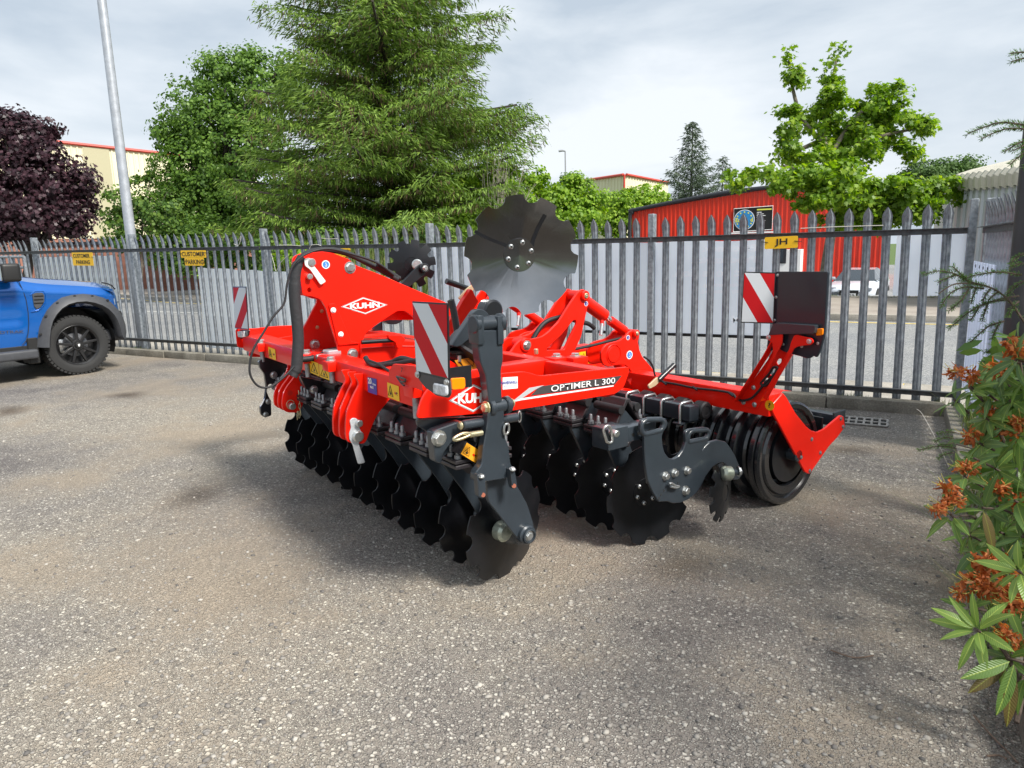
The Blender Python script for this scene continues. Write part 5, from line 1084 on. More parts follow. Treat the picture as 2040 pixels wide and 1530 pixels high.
# ---- near-side outer folding disc: grey plates in the s plane
FA = .05
fa = tracS('fold_arm', FA, [(953, 658), (993, 658), (1000, 671), (1003, 678), (1003, 717), (999, 737), (1001, 802), (975, 804), (971, 772), (968, 748), (957, 721), (953, 690), (952, 677)], .05, GREY, fil=.01, bev=.004)
def pinR(name, a, b, rad, m, par=None, s=FA + .02, caps=True):     # horizontal pin running fore and aft
    A = PS(s, *a); B = PS(s, *b); B = Vector((B.x, B.y, A.z + (B.z - A.z) * .5)); o = P_(name, cyl(A, B, rad, 24, .004), m, par)
    if caps:
        for P, d in ((A, -1), (B, 1)): P_('pin_collar', cyl(P + VX * d * -.014, P + VX * d * .010, rad * 1.35, 24, .004), m, o)
    return o
pinR('hinge_pin', (946, 646), (997, 643), .026, GREY, fa); pinR('hinge_pin', (976, 812), (1010, 806), .026, GREY, fa)
P_('pin_nut', bolt(PS(FA + .02, 969, 812), (-1, 0, 0), .02), YZINC, fa); P_('pin_nut', bolt(PS(FA + .02, 1019, 803), (1, 0, 0), .014), YZINC, fa)
for x, y in ((956, 655), (995, 655)): P_('hinge_lug', box(-.014, .014, -.01, .06, -.06, .05, .005, 2), GREY, fa).location = PS(FA, x, y)
lowp = tracS('pivot_plate', FA, [(972, 839), (972, 820), (1005, 815), (1005, 839), (1006, 871), (1014, 890), (1018, 926), (1027, 937), (1024, 950), (1012, 953), (968, 960), (947, 960), (947, 942), (960, 926), (963, 892), (967, 870)], .04, GREY, fil=.012, bev=.004)
for q_ in ([(951, 946), (966, 944), (969, 985), (962, 994), (954, 990)], [(1017, 934), (1026, 938), (1031, 968), (1023, 976), (1019, 960)]):
    tracS('lug', FA - .03, q_, .03, GREY, par=lowp); cx = sum(p[0] for p in q_[2:4]) / 2 - 3; cy = q_[3][1] - 8
    P_('lug_hole', cyl(PS(FA - .031, cx, cy), PS(FA - .033, cx, cy), .009, 14), mat('rusty_hole', (.30, .09, .05), .8), lowp)
for x, y in ((959, 949), (1021, 935)): P_('bolt', bolt(PS(FA - .03, x, y), (0, -.3, 1), .010), ZINC, lowp)
oa = tracS('outer_disc_arm', .10, [(969, 955), (1011, 948), (1034, 973), (1052, 1007), (1064, 1046), (1065, 1068), (1056, 1080), (1044, 1081), (1031, 1073), (973, 999)], .022, GREY, fil=.02, bev=.003)
oh = PS(.10, 1047, 1064); P_('hub_boss', cyl(oh - VS * .022, oh + VS * .02, .042, 32, .006), GREY, oa); P_('hub_nut', bolt(oh - VS * .022, (0, -1, 0), .017, .012), ZINC, oa); P_('hub_ring', lathe([(.030, .0), (.032, .010), (.026, .013), (.023, .0)], oh - VS * .022, -VS, VX, VZ, 28), GREY, oa)
P_('bearing', cyl(oh + Vector((-.055, .06, .0)), oh + Vector((-.062, .12, .0)), .043, 30, .012), BEAR, oa)
# gusset and adjuster under the panel
tracS('end_plate', .20, [(830, 836), (968, 829), (968, 850), (925, 882), (890, 905), (866, 920), (861, 895), (861, 866), (832, 848)], .014, GREY)
gs_ = tracS('adjuster_strut', .13, [(862, 862), (868, 857), (912, 841), (926, 840), (926, 852), (914, 866), (898, 884), (884, 903), (880, 924), (868, 922), (866, 905), (864, 885)], .05, GREY, fil=.012, bev=.004)
boltS(.13, 874, 873, .024, ZINC, gs_, .02); P_('adjuster_bar', cyl(PS(.09, 921, 847), PS(.09, 1030, 831), .019, 20, .004), GREY, gs_); P_('end_cap', cyl(PS(.09, 921, 847) - VX * .016, PS(.09, 921, 847) - VX * .002, .017, 20, .005), YZINC, gs_)
P_('ring_clip', tube([PS(.08, 1035 + 3 * math.cos(t), 830 + 11 * math.sin(t)) for t in [i * math.pi / 8 for i in range(16)]], .003, 5, closed=True), ZINC, gs_)
P_('pull_ring', tube(curve_pts([PS(.03, x, y) for x, y in ((940, 864), (925, 863), (912, 868), (904, 874), (908, 877), (922, 873), (936, 867))], 4), .006, 8), YZINC, gs_); P_('lynch_rod', cyl(PS(.03, 936, 866), PS(.03, 961, 862), .011, 14, .002), YZINC, gs_)
P_('clip_ring', tube(curve_pts([PS(.04, x, y) for x, y in ((1006, 846), (1012, 845), (1014, 852), (1012, 862), (1006, 866), (1004, 856), (1006, 846))], 4), .005, 6), ZINC, lowp)
# orange warning plate on the outer clamp
wA, wB, wC = PS(.105, 918, 904), PS(.105, 947, 922), PS(.105, 932, 883); X = (wB - wA); w_ = X.length; X.normalize(); Z = (wC - wA); hh_ = (Z - X * Z.dot(X)).length; Z = (Z - X * Z.dot(X)).normalized(); warn(wA, X, Z, w_, hh_, None, ORG); P_('cover_plate', mesh('c', [wA + Vector((0, .004, 0)) + X * (w_ * u) + Z * (hh_ * v) for u, v in ((-.06, -.06), (1.06, -.06), (1.06, 1.06), (-.06, 1.06))], [(0, 1, 2, 3)]), CAST).modifiers.new('t', 'SOLIDIFY').thickness = .06

# ---- folded arm with the tall upright disc
ta = tracS('folded_disc_arm', .22, [(944, 620), (953, 615), (964, 617), (974, 625), (978, 640), (952, 662), (915, 692), (899, 690), (905, 678)], .03, GREY, fil=.02, bev=.003)
ta['label'] = 'grey arm folded up towards the tall disc'
P_('hub_boss', cyl(PS(.24, 985, 620), PS(.24, 985, 620) + VS * .07, .048, 28, .008), BLK, ta)
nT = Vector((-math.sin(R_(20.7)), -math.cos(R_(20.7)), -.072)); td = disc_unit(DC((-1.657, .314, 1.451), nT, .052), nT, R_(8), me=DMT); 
def on_disc(x, y, o, dish=.052, R0=.258):
    n = nT.normalized(); c = Vector((-1.657, .314, 1.451)) - n * dish; A = PS(-2, x, y); cam_l = _loc(EYE); d = (A - cam_l).normalized(); P = cam_l + d * ((c + n * .02 - cam_l).dot(n) / d.dot(n)); q = P - c; q -= n * q.dot(n); return c + q + n * (dish * (q.length / R0) ** 2 + o)
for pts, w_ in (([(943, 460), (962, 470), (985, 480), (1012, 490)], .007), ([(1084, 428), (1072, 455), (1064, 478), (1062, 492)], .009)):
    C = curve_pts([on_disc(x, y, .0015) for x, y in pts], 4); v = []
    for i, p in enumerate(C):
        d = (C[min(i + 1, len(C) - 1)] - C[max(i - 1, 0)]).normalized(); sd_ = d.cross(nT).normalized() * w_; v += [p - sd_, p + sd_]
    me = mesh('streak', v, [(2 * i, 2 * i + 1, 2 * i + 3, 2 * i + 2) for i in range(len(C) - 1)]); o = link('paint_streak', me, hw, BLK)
td['label'] = 'tall upright notched disc, its bolted face to the viewer'
tc_ = P_('folded_clamp', CU, CAST); tc_.matrix_local = Matrix.Translation(PS(.34, 930, 690)) @ Matrix.Rotation(R_(160), 4, 'X') @ Matrix.Rotation(R_(20), 4, 'Y')
cp = tracS('clamp_cover', .30, [(910, 700), (918, 676), (932, 660), (946, 655), (950, 662), (944, 690), (958, 706), (962, 725), (940, 722), (908, 716)], .10, CAST, fil=.015, bev=.004)
P_('stud', cyl(PS(.29, 915, 708), PS(.29, 915, 721), .009, 12, .001), ZINC, cp); tracS('flange_plate', .28, [(896, 699), (930, 697), (932, 704), (898, 706)], .12, CAST, par=cp)
os_ = stickS(.29, [(905, 718), (943, 711), (957, 733), (926, 738), (915, 734)], ORG, cp); P_('pictogram', tube([PS(.288, x, y) for x, y in ((928, 716), (944, 716), (942, 730))], .0018, 4, closed=True), BLKP, os_); P_('pictogram', tube([PS(.288, x, y) for x, y in ((913, 720), (922, 729), (918, 722))], .002, 4), BLKP, os_)
for q_ in ([(889, 575), (884, 640)],): pass
tracS('red_riser', .62, [(912, 618), (921, 601), (938, 575), (943, 580), (947, 590), (954, 600), (938, 626), (928, 645), (918, 662), (906, 690), (896, 690), (894, 640)], .03, RED)
P_('lever', tube([PS(.7, 889, 560), PS(.7, 932, 575)], .014, 8), BLK); tracS('lever_guard', .68, [(921, 600), (913, 594), (930, 575), (943, 565), (947, 567), (943, 580), (930, 592)], .01, BEIGE)
P_('support_bar', tube([PS(.5, 898, 598), PS(.5, 903, 617), PS(.5, 910, 655), PS(.5, 911, 672), PS(.5, 903, 684)], .016, 10), BLK)

# ---- rear side plate with two hand holes
outer = [(1284, 866), (1277, 858), (1276, 846), (1279, 838), (1286, 834), (1317, 832), (1327, 834), (1331, 842), (1328, 852), (1321, 862), (1319, 870), (1321, 890), (1325, 903), (1333, 913), (1342, 915), (1352, 909), (1361, 897), (1367, 880), (1365, 866), (1367, 859), (1374, 855), (1405, 851), (1414, 854), (1417, 862), (1414, 874), (1409, 884), (1398, 900), (1403, 891), (1414, 881), (1430, 876), (1446, 880), (1456, 893), (1465, 908), (1472, 925), (1479, 939), (1478, 948), (1472, 955), (1462, 956), (1457, 948), (1450, 932), (1440, 921), (1431, 923), (1420, 930), (1406, 949), (1398, 968), (1387, 983), (1370, 996), (1355, 1002), (1341, 1003), (1330, 999), (1312, 1000), (1301, 981), (1291, 958), (1286, 926), (1284, 893)]
h1 = [(1284, 857), (1284, 847), (1291, 841), (1317, 839), (1321, 845), (1317, 856), (1289, 862)]; h2 = [(1375, 879), (1377, 866), (1383, 861), (1408, 859), (1411, 864), (1407, 873)]
ep = tracS('border_plate', .0, outer, .018, GREY, holes=(h1, h2), fil=.008, bev=.003)
for hpx in (h1, h2):
    L = rz(0, hpx); c = sum((Vector(p) for p in L), Vector((0, 0))) / len(L); P_('handle_rim', tube(curve_pts([Vector((x, .009, z)) + (Vector((x, 0, z)) - Vector((c.x, 0, c.y))).normalized() * .014 for x, z in fillet(L, .02)] , 1), .013, 8, closed=True), GREY, ep)
for x, y, r in ((1325, 948, .016), (1343, 942, .016), (1368, 937, .016), (1365, 977, .018)): P_('bolt', bolt(PS(0, x, y), (0, -1, 0), r, .02), ZINC, ep)
for x, y in ((1312, 993), (1316, 985), (1322, 977), (1349, 962)): P_('hole', cyl(PS(-.0005, x, y), PS(-.001, x, y), .006, 12), BLKP, ep)
P_('r_clip', tube(curve_pts([PS(-.02, x, y) for x, y in ((1333, 964), (1338, 963), (1346, 968), (1353, 969), (1346, 971), (1336, 969))], 4), .006, 6), ZINC, ep)
for q_ in ([(1241, 855), (1285, 861), (1285, 884), (1241, 878)],):
    A = PS(.06, 1241, 866); bb_ = P_('slide_bar', box(-.02, .20, -.02, .06, -.035, .035, .006, 2), GREY, ep); bb_.location = A
    for k in range(4): P_('hole', cyl((.045 + k * .036, -.0205, -.004), (.045 + k * .036, -.021, -.004), .009, 12), BLKP, bb_)
    P_('end_block', box(-.12, .005, -.03, .08, -.05, .048, .008, 2), GREY, bb_)
P_('ring_pull', tube([PS(.0, x, y) for x, y in ((1204, 851), (1209, 848), (1214, 849), (1217, 855), (1220, 872), (1219, 880), (1214, 883), (1209, 880), (1205, 868), (1202, 857))], .0065, 8, closed=True), ZINC, ep)
P_('ring_bolt', cyl(PS(.02, 1221, 862) + VS * .02, PS(.02, 1221, 862) - VS * .03, .016, 16, .004), ZINC, ep)
# small border discs
nB = Vector((-.30, .95, -.05)); bd_ = disc_unit(PS(-.06, 1444, 982), nB, 0, False, DMS, 0); 
bd = P_('bearing', cyl(PS(-.06, 1438, 942), PS(-.06, 1438, 942) + Vector((.055, -.02, -.01)), .036, 28, .012), BEAR, ep)
P_('hub_pin', cyl(PS(-.08, 1452, 942), PS(-.08, 1476, 940), .016, 16, .004), GREY, ep); P_('pin_nut', bolt(PS(-.08, 1470, 939), (.8, -.5, 0), .02), ZINC, ep)
DMF = disc_mesh(.185, .03, 180, 10, .036, .268); DMF.materials.append(DISCM); fd_ = disc_unit(PS(2.7, 820, 526), Vector((.5, .85, .0)), .2, False, DMF, 0); fd_['label'] = 'small notched disc folded up on the far side'

fr_ = tracS('far_disc_arm', 2.56, [(848, 526), (852, 534), (848, 545), (815, 572), (800, 590), (790, 600), (778, 590), (795, 570), (833, 530), (840, 524)], .03, BLK, fil=.015)
P_('bearing', cyl(PS(2.66, 831, 527), PS(2.58, 831, 527), .040, 24, .008), ZINC, fr_); P_('hub_boss', cyl(PS(2.56, 843, 534), PS(2.56, 843, 534) - VS * .03, .036, 24, .004), BLK, fr_); P_('hub_nut', bolt(PS(2.56, 843, 534) - VS * .03, (0, -1, 0), .017), ZINC, fr_)
tracS('far_stay', 2.5, [(766, 640), (770, 628), (800, 622), (802, 640), (790, 646), (775, 646)], .08, BLK); tracS('far_stay', 2.55, [(748, 700), (746, 650), (762, 640), (764, 700)], .04, BLK)

# ---- rear linkage: A-bracket, cylinder, swing plate (near and far sets)
ab = [(1001, 746), (1001, 716), (1007, 711), (1021, 697), (1028, 686), (1037, 677), (1063, 675), (1079, 671), (1092, 662), (1113, 641), (1137, 603), (1152, 581), (1161, 576), (1170, 580), (1173, 593), (1171, 612), (1165, 638), (1158, 671), (1148, 693), (1139, 714), (1138, 740), (1070, 745)]
ah = [(1148.5, 640), (1145, 637), (1141, 640), (1118, 668), (1092, 692), (1088, 698), (1124, 697), (1134, 675), (1148.5, 646)]
sw = [(1199, 701), (1206, 689), (1215, 684), (1234, 679), (1246, 671), (1253, 662), (1262, 658), (1269, 658), (1275, 665), (1274, 674), (1272, 680), (1275, 697), (1281, 711), (1293, 725), (1305, 740), (1309, 750), (1302, 759), (1292, 770), (1285, 788), (1281, 789), (1262, 780), (1253, 760), (1262, 745), (1253, 732), (1246, 727), (1232, 727), (1213, 731), (1203, 727), (1199, 716)]
S1 = 1.0
abL, ahL, swL = rz(S1, ab), rz(S1, ah), rz(S1, sw)
for k, (s, nm) in enumerate(((S1, 'near'), (S1 + .13, ''), (1.87, ''), (2.0, ''))):
    a_ = plS('a_bracket', s, [abL, ahL], .018, RED, fil=.012, bev=.003); w_ = plS('swing_plate', s + .004, [swL], .018, RED, fil=.012, bev=.003)
    if k in (0, 2):
        p1 = PS(S1, 1163.5, 589); p2 = PS(S1, 1265, 664); p3 = PS(S1, 1047, 687)
        for p, r in ((p1, .030), (p2, .024)):
            q1 = Vector((p.x, s - .02, p.z)); P_('pin_boss', cyl(q1, q1 + VS * .18, r, 28, .004), RED, a_); P_('pin', cyl(q1 - VS * .006, q1 + VS * .03, r * .55, 20, .003), YZINC, a_); P_('grease_nipple', cyl(q1 - VS * .010, q1 - VS * .002, .004, 8), ZINC, a_)
        q1 = Vector((p3.x, s - .012, p3.z)); P_('pin_boss', cyl(q1, q1 + VS * .1, .040, 28, .004), RED, a_); P_('bolt', bolt(q1, (0, -1, 0), .021, .014), ZINC, a_)
        y = s + .075; c1 = Vector((p1.x, y, p1.z)); c2 = Vector((p2.x, y, p2.z)); d = (c2 - c1).normalized(); L = (c2 - c1).length
        cy = P_('hydraulic_cylinder', cyl(c1 + d * .02, c1 + d * L * .55, .042, 28, .006), RED); P_('rod', cyl(c1 + d * L * .55, c1 + d * L * .70, .020, 20), CHROME, cy); P_('rod_end', cyl(c1 + d * L * .66, c2 - d * .02, .030, 24, .004), RED, cy)
        P_('port', cyl(c1 + d * L * .48, c1 + d * L * .48 + Vector((-.01, -.02, -.075)), .014, 12), RED, cy); P_('fitting', cyl(c1 + d * L * .48 + Vector((-.01, -.02, -.06)), c1 + d * L * .48 + Vector((-.03, -.03, -.13)), .012, 10), ZINC, cy)
        q2 = PS(S1, 1223, 706); rb_ = Vector((q2.x, s + .004, q2.z)); P_('pivot_cover', lathe([(0, .006), (.048, .006), (.052, .0), (.060, .0), (.062, .004), (.066, 0)], rb_, -VS, VX, VZ, 36), RED, w_)
        a0_ = plS('quadrant', s - .01, [rz(S1, [(1252, 765), (1258, 748), (1266, 744), (1278, 746), (1284, 756), (1290, 772), (1291, 788), (1284, 793), (1268, 782)])], .014, RED, fil=.01)
        for x, y_ in ((1268, 752), (1276, 756), (1262, 760), (1270, 762), (1277, 763), (1265, 770), (1272, 773)): h = PS(S1, x, y_); P_('hole', cyl((h.x, s - .0105, h.z), (h.x, s - .011, h.z), .008, 12), REDD, a0_)
        for x, y_ in ((1100, 675), (1118, 652), (1133, 634)): h = PS(S1, x, y_); P_('hole', cyl((h.x, s - .0005, h.z), (h.x, s - .001, h.z), .006, 10), REDD, a_)
    if k == 0:
        roundsign(S1, 1167.5, 605, 5, WHITE, BLUE, a_); roundsign(S1 + .004, 1251, 672.5, 5, WHITE, BLUE, w_); roundsign(S1 + .004, 1254, 707, 8.5, WHITE, BLUE2, w_)
hose('hydraulic_hose', [PS(S1 + .10, x, y) for x, y in ((1062, 676), (1074, 655), (1088, 641), (1105, 634), (1125, 632), (1150, 640), (1172, 645), (1184, 654))], .014, RUB)
hose('hydraulic_hose', [PS(S1 + .06, x, y) for x, y in ((1086, 700), (1130, 698), (1180, 688), (1215, 679), (1245, 672))], .009, RUB)
# small hardware on the rear beam
for x, y in ((1109, 713), (1146, 712)):
    A = PZ(.93, x, y); bl = P_('clamp_block', box(-.05, .05, -.045, .045, -.04, .006, .006, 2), RED); bl.location = A; P_('nut', bolt((0, 0, .006), (0, 0, 1), .021, .018), ZINC, bl); P_('pin', cyl((-.045, 0, -.03), (-.045, 0, -.16), .014, 14), ZINCD, bl)
P_('breather', cyl(PZ(.93, 1068, 706), PZ(.93, 1068, 706) + VZ * .03, .012, 12, .003), YZINC)

# ---- depth adjuster tube with U-bolts and rubber bearings, above the roller
TR, TZ_ = -.43, .545
bx('stabiliser_tube', TR - .042, TR + .042, .36, 2.62, TZ_ - .045, TZ_ + .045, GREY, bev=.012)
for i, s in enumerate([.42, .56, .70, .84, 1.2, 1.5, 1.8, 2.1, 2.4]):
    u = P_('u_bolt', tube([(TR - .054, s, TZ_ - .07), (TR - .054, s, TZ_ + .042), (TR - .042, s, TZ_ + .056), (TR + .042, s, TZ_ + .056), (TR + .054, s, TZ_ + .042), (TR + .054, s, TZ_ - .07)], .0075, 8), ZINC)
    P_('u_bolt_plate', box(TR - .08, TR + .08, s - .03, s + .03, TZ_ - .062, TZ_ - .052, .002), GREY, u)
    for r in (TR - .054, TR + .054): P_('nut', bolt((r, s, TZ_ - .062), (0, 0, -1), .012, .012), ZINC, u)
    if i < 5: P_('bearing', lathe([(.0, .0), (.028, 0), (.03, .006), (.045, .006), (.052, -.003), (.052, -.06), (0, -.06)], Vector((TR + .10, s - .06, TZ_ + .0)), -VS, VX, VZ, 28), RUB, u)
for k in range(24):
    s = .06 + k * .125; P_('scraper', box(.315, .33, s - .035, s + .035, .30, .46, .003), BLK)


# ---- roller and its frame
ringp = [(.19, -.045), (.235, -.050), (.245, -.036), (.262, -.030), (.292, -.020), (.300, -.012), (.300, .012), (.292, .020), (.262, .030), (.245, .036), (.235, .050), (.19, .045)]
RM_ = lathe([(r, h) for r, h in ringp], Vector((0, 0, 0)), -VS, VX, VZ, 72, 28); RM_.materials.append(RING)
for k in range(24): o = link('roller_ring', RM_, hw); o.location = (.0, .08 + k * .1235, .30)
P_('drum', cyl((0, .03, .30), (0, 2.97, .30), .165, 40), BLK)
er = P_('end_ring', lathe([(.30, 0), (.298, .014), (.285, .022), (.262, .018), (.25, 0), (.235, -.012), (.215, -.006), (.205, .012), (.19, .012), (.182, -.02), (.18, -.06), (0, -.06)], Vector((0, .05, .30)), -VS, VX, VZ, 72), RING)
P_('axle', cyl((0, .10, .30), (0, -.03, .30), .035, 24, .004), GREY)
fx0 = -.03; rp = [(1537, 808), (1560, 783), (1567, 791), (1586, 824), (1607, 850), (1617, 858), (1629, 861), (1642, 855), (1675, 827), (1681, 830), (1684, 850), (1668, 872), (1652, 889), (1613, 945), (1604, 941), (1572, 882), (1541, 824)]
rpl = tracS('roller_end_plate', fx0, rp, .014, RED, fil=.012, bev=.003); plS('roller_end_plate', 3.02, [rz(fx0, rp)], .014, RED, fil=.012)
for x, y in ((1617, 875), (1634, 902), (1596, 911), (1613, 938), (1675, 834), (1679, 850)): P_('bolt', bolt(PS(fx0, x, y), (0, -1, 0), .009, .006), ZINCD, rpl)
q1, q2_ = PS(fx0, 1537, 836), PS(fx0, 1549, 784)
rt = bx('roller_beam', -.285, -.165, -.015, 3.01, .565, .685, RED, bev=.012)
P_('beam_flange', mesh('f', [(-.285, -.016, .64), (-.165, -.016, .692), (-.08, -.016, .68), (-.08, .10, .68), (-.165, .10, .692), (-.285, .10, .64)], [(0, 1, 4, 5), (1, 2, 3, 4)]), RED)
e = PR(-.29, 1533, 797); P_('round_sticker', mesh('c', [Vector((-.287, e.y + .028 * math.cos(t), .632 + .028 * math.sin(t))) for t in [k * math.pi / 10 for k in range(20)]], [tuple(range(20))]), YEL, rt)
P_('lettering', fit_text('?', Vector((-.2885, e.y + .007, .62)), Vector((-.2885, e.y - .007, .62)), .026, VZ, -VX, off=.02), BLKP, rt)
bx('rear_bar', .42, .50, .02, 2.98, .39, .46, GREY, bev=.008)
P_('bar_end', box(.40, .53, -.0, .012, .36, .48, .004), GREY)
# ---- rear board arm (red channel) and boards
RB = -.29
fl1 = sz(RB, [(1472, 797), (1476, 806), (1483, 811), (1510, 814), (1514, 804), (1527, 794), (1552, 750), (1577, 705), (1572, 694), (1556, 690), (1546, 684), (1530, 716), (1500, 758)])
hl = [sz(RB, [(1546, 722), (1550, 715), (1557, 714), (1556, 722), (1550, 728)]), sz(RB, [(1531, 744), (1535, 735), (1545, 734), (1545, 744), (1538, 750)]), sz(RB, [(1518, 760), (1522, 753), (1532, 753), (1530, 763), (1522, 768)])]
ch = plR('board_arm', RB, [fl1] + hl, .008, RED, bev=.001)
def strip(name, px, w, m, par, r=RB):      # flange standing on the channel edge
    A = [PR(r, x, y) for x, y in px]; v = []
    for p in A: v += [p, p - VX * w]
    n = len(A); f = [(2 * i, 2 * i + 1, 2 * i + 3, 2 * i + 2) for i in range(n - 1)]; me = mesh('s', v, f); o = P_(name, me, m, par); md = o.modifiers.new('t', 'SOLIDIFY'); md.thickness = .006; return o
strip('arm_flange', [(1472, 797), (1500, 755), (1530, 708), (1547, 678)], .05, RED, ch); strip('arm_flange', [(1523, 796), (1555, 744), (1578, 705)], .05, RED, ch)
plR('arm_ear', RB - .05, [sz(RB - .05, [(1556, 664), (1559, 667), (1558, 684), (1532, 735), (1518, 751), (1540, 706), (1538, 682), (1529, 677), (1527, 669), (1532, 667)])], .008, RED, par=ch)
plR('arm_ear', RB - .05, [sz(RB - .05, [(1582, 668), (1588, 667), (1600, 670), (1617, 674), (1621, 681), (1616, 687), (1590, 690), (1582, 694), (1558, 740), (1528, 796), (1519, 793), (1545, 745), (1572, 695), (1576, 680)])], .008, RED, par=ch)
for x, y, r in ((1481, 801), (1503, 806), (1501, 772)) and ((1481, 801, .011), (1503, 806, .011), (1501, 772, .010)): P_('bolt', bolt(PR(RB, x, y), (-1, 0, 0), r), ZINC, ch)
for x, y in ((1531, 672), (1612, 680)): P_('bolt', bolt(PR(RB - .05, x, y), (-1, 0, 0), .010), ZINC, ch)
BR_ = RB - .02
rbk = plR('rear_light_board', BR_, [sz(BR_, [(1545, 541), (1650, 541), (1643, 650), (1641, 670), (1633, 700), (1626, 713), (1620, 708), (1614, 714), (1606, 714), (1595, 710), (1578, 706), (1560, 700), (1545, 690), (1536, 700), (1527, 694), (1530, 668), (1538, 650)])], .016, BOARDB, fil=.01)
rbk['label'] = 'black back of the rear light board'
plR('light_unit', BR_ - .035, [sz(BR_ - .035, [(1530, 668), (1538, 648), (1546, 643), (1624, 648), (1622, 665), (1560, 666)])], .035, GREY, par=rbk)
plR('side_marker', BR_ - .012, [sz(BR_ - .012, [(1626, 655), (1639, 654), (1638, 668), (1625, 669)])], .012, AMBER, par=rbk)
for x, y in ((1549, 548), (1546, 592), (1543, 638), (1560, 686), (1597, 690), (1629, 684)): P_('bolt', bolt(PR(BR_ - .001, x, y), (-1, 0, 0), .006), ZINC, rbk)
# striped boards
def stripes(P4, flip, par, name='warning_board', th=.004, bands=2.0):
    # P4: bottom-left, bottom-right, top-right, top-left (3-D). Red and white diagonal film on a thin plate
    A, B, C, Dd = [Vector(p) for p in P4]; n = (B - A).cross(Dd - A).normalized(); rim = P_(name, None, None, par) if False else None
    me = mesh('b', [A, B, C, Dd] + [p - n * th for p in (A, B, C, Dd)], [(0, 1, 2, 3), (7, 6, 5, 4), (0, 4, 5, 1), (1, 5, 6, 2), (2, 6, 7, 3), (3, 7, 4, 0)]); brd = P_(name, me, BLK, par)
    m_ = .022
    def q(u, v): u = m_ + u * (1 - 2 * m_); v = m_ + v * (1 - 2 * m_); return A + (B - A) * u + (Dd - A) * v + ((C - B) - (Dd - A)) * u * v + n * .0012
    def clip(P, f_, val, sgn):
        o = []
        for a, b in zip(P, P[1:] + P[:1]):
            ia, ib = sgn * (f_(a) - val) >= 0, sgn * (f_(b) - val) >= 0
            if ia: o.append(a)
            if ia != ib: t = (val - f_(a)) / (f_(b) - f_(a)); o.append((a[0] + (b[0] - a[0]) * t, a[1] + (b[1] - a[1]) * t))
        return o
    return brd, q, clip
def striped(P4, cuts, cols, slope, par=None, name='warning_board'):
    # bands separated by lines  v*h + slope*u*w = cut  (in unit board heights)
    brd, q, clip = stripes(P4, 0, par, name); A, B, C, Dd = [Vector(p) for p in P4]; w = (B - A).length / (Dd - A).length; g = lambda p: p[1] + slope * p[0]
    cuts = [-9] + cuts + [9]
    for lo, hi, c in zip(cuts, cuts[1:], cols):
        poly = clip(clip([(0, 0), (1, 0), (1, 1), (0, 1)], g, lo, 1), g, hi, -1)
        if len(poly) > 2: P_('stripe', mesh('s', [q(*p) for p in poly], [tuple(range(len(poly)))]), REFR if c == 'r' else REFW, brd)
    return brd
NB = -2.42
P4 = [PR(NB, *p) for p in ((829, 741), (895, 757), (892, 604), (821, 600))]
nbd = striped(P4, [.49, .99, 1.475], ['w', 'r', 'w', 'r'], 1.0); nbd['label'] = 'near front board, diagonal red and white'
nb2 = plR('lamp_bracket', NB, [sz(NB, [(828, 741), (895, 757), (898, 785), (893, 793), (868, 788), (846, 772), (833, 755)])], .006, DGREY)
lmp = plR('front_lamp', NB - .013, [sz(NB - .013, [(861, 763), (888, 768), (889, 788), (882, 790), (862, 785)])], .012, LENS, par=nb2, fil=.008, bev=.004)
for x, y in ((832, 746), (890, 762)): P_('bolt', bolt(PR(NB - .003, x, y), (-1, 0, 0), .009), ZINC, nb2)
tracS('side_marker', -.02, [(900, 754), (927, 752), (928, 770), (924, 775), (901, 777)], .012, AMBER); P_('marker_base', box(0, .09, 0, .012, 0, .08), BLK).location = PS(-.005, 899, 777)
for y in (626, 652): pass
P4 = [PR(-2.2, *p) for p in ((468, 654), (495, 657), (490, 571), (464, 571))]
fbd = striped(P4, [-.43, .03, .59], ['w', 'r', 'w', 'r'], -.86); fbd['label'] = 'far front board, diagonal red and white'
for o in list(fbd.children): pass
plR('lamp_bracket', -2.19, [sz(-2.19, [(470, 655), (495, 658), (494, 668), (480, 676), (472, 672)])], .012, BLK); plR('front_lamp', -2.215, [sz(-2.215, [(472, 660), (481, 660), (482, 672), (474, 672)])], .03, LENS, fil=.004)
tracS('board_stay', 2.80, [(496, 655), (509, 655), (518, 662), (523, 674), (517, 688), (512, 676), (497, 671)], .03, RED)
tracS('beam_cheek', 2.70, [(497, 703), (502, 690), (512, 679), (530, 678), (587, 668), (587, 690), (560, 692), (530, 692), (527, 712), (497, 711)], .02, RED, fil=.01)
boltS(2.68, 531, 683, .012, ZINC); boltS(2.5, 556, 680, .012, ZINC)
P4 = [PS(-.06, 1475, 643), PR(BR_ - .01, 1540, 645), PR(BR_ - .01, 1545, 543), PS(-.06, 1482, 541)]
a = PR(BR_ - .10, 1476, 643); b = PR(BR_ - .10, 1482, 541); P4 = [a, PR(BR_ - .012, 1541, 645), PR(BR_ - .012, 1545, 543), b]
rsb = striped(P4, [.50, 1.0, 1.5], ['w', 'r', 'w', 'r'], .98); rsb['label'] = 'rear striped board seen from the front'
# cable on the roller beam with a coil
hose('cable', [PR(-.30, x, y) for x, y in ((1312, 756), (1322, 761), (1345, 765), (1384, 773), (1430, 778), (1458, 784), (1468, 795), (1480, 798), (1497, 793), (1512, 778), (1522, 765), (1533, 755), (1543, 744), (1549, 733), (1541, 732), (1532, 745), (1522, 756), (1516, 764), (1522, 769), (1533, 762), (1542, 748), (1549, 737))], .0065, RUB, k=5, n=8)
for x, y in ((1323, 762), (1384, 773), (1456, 785)): P_('cable_tie', tube([PR(-.305, x - 4, y - 3), PR(-.305, x + 5, y + 4)], .007, 6), BLK)
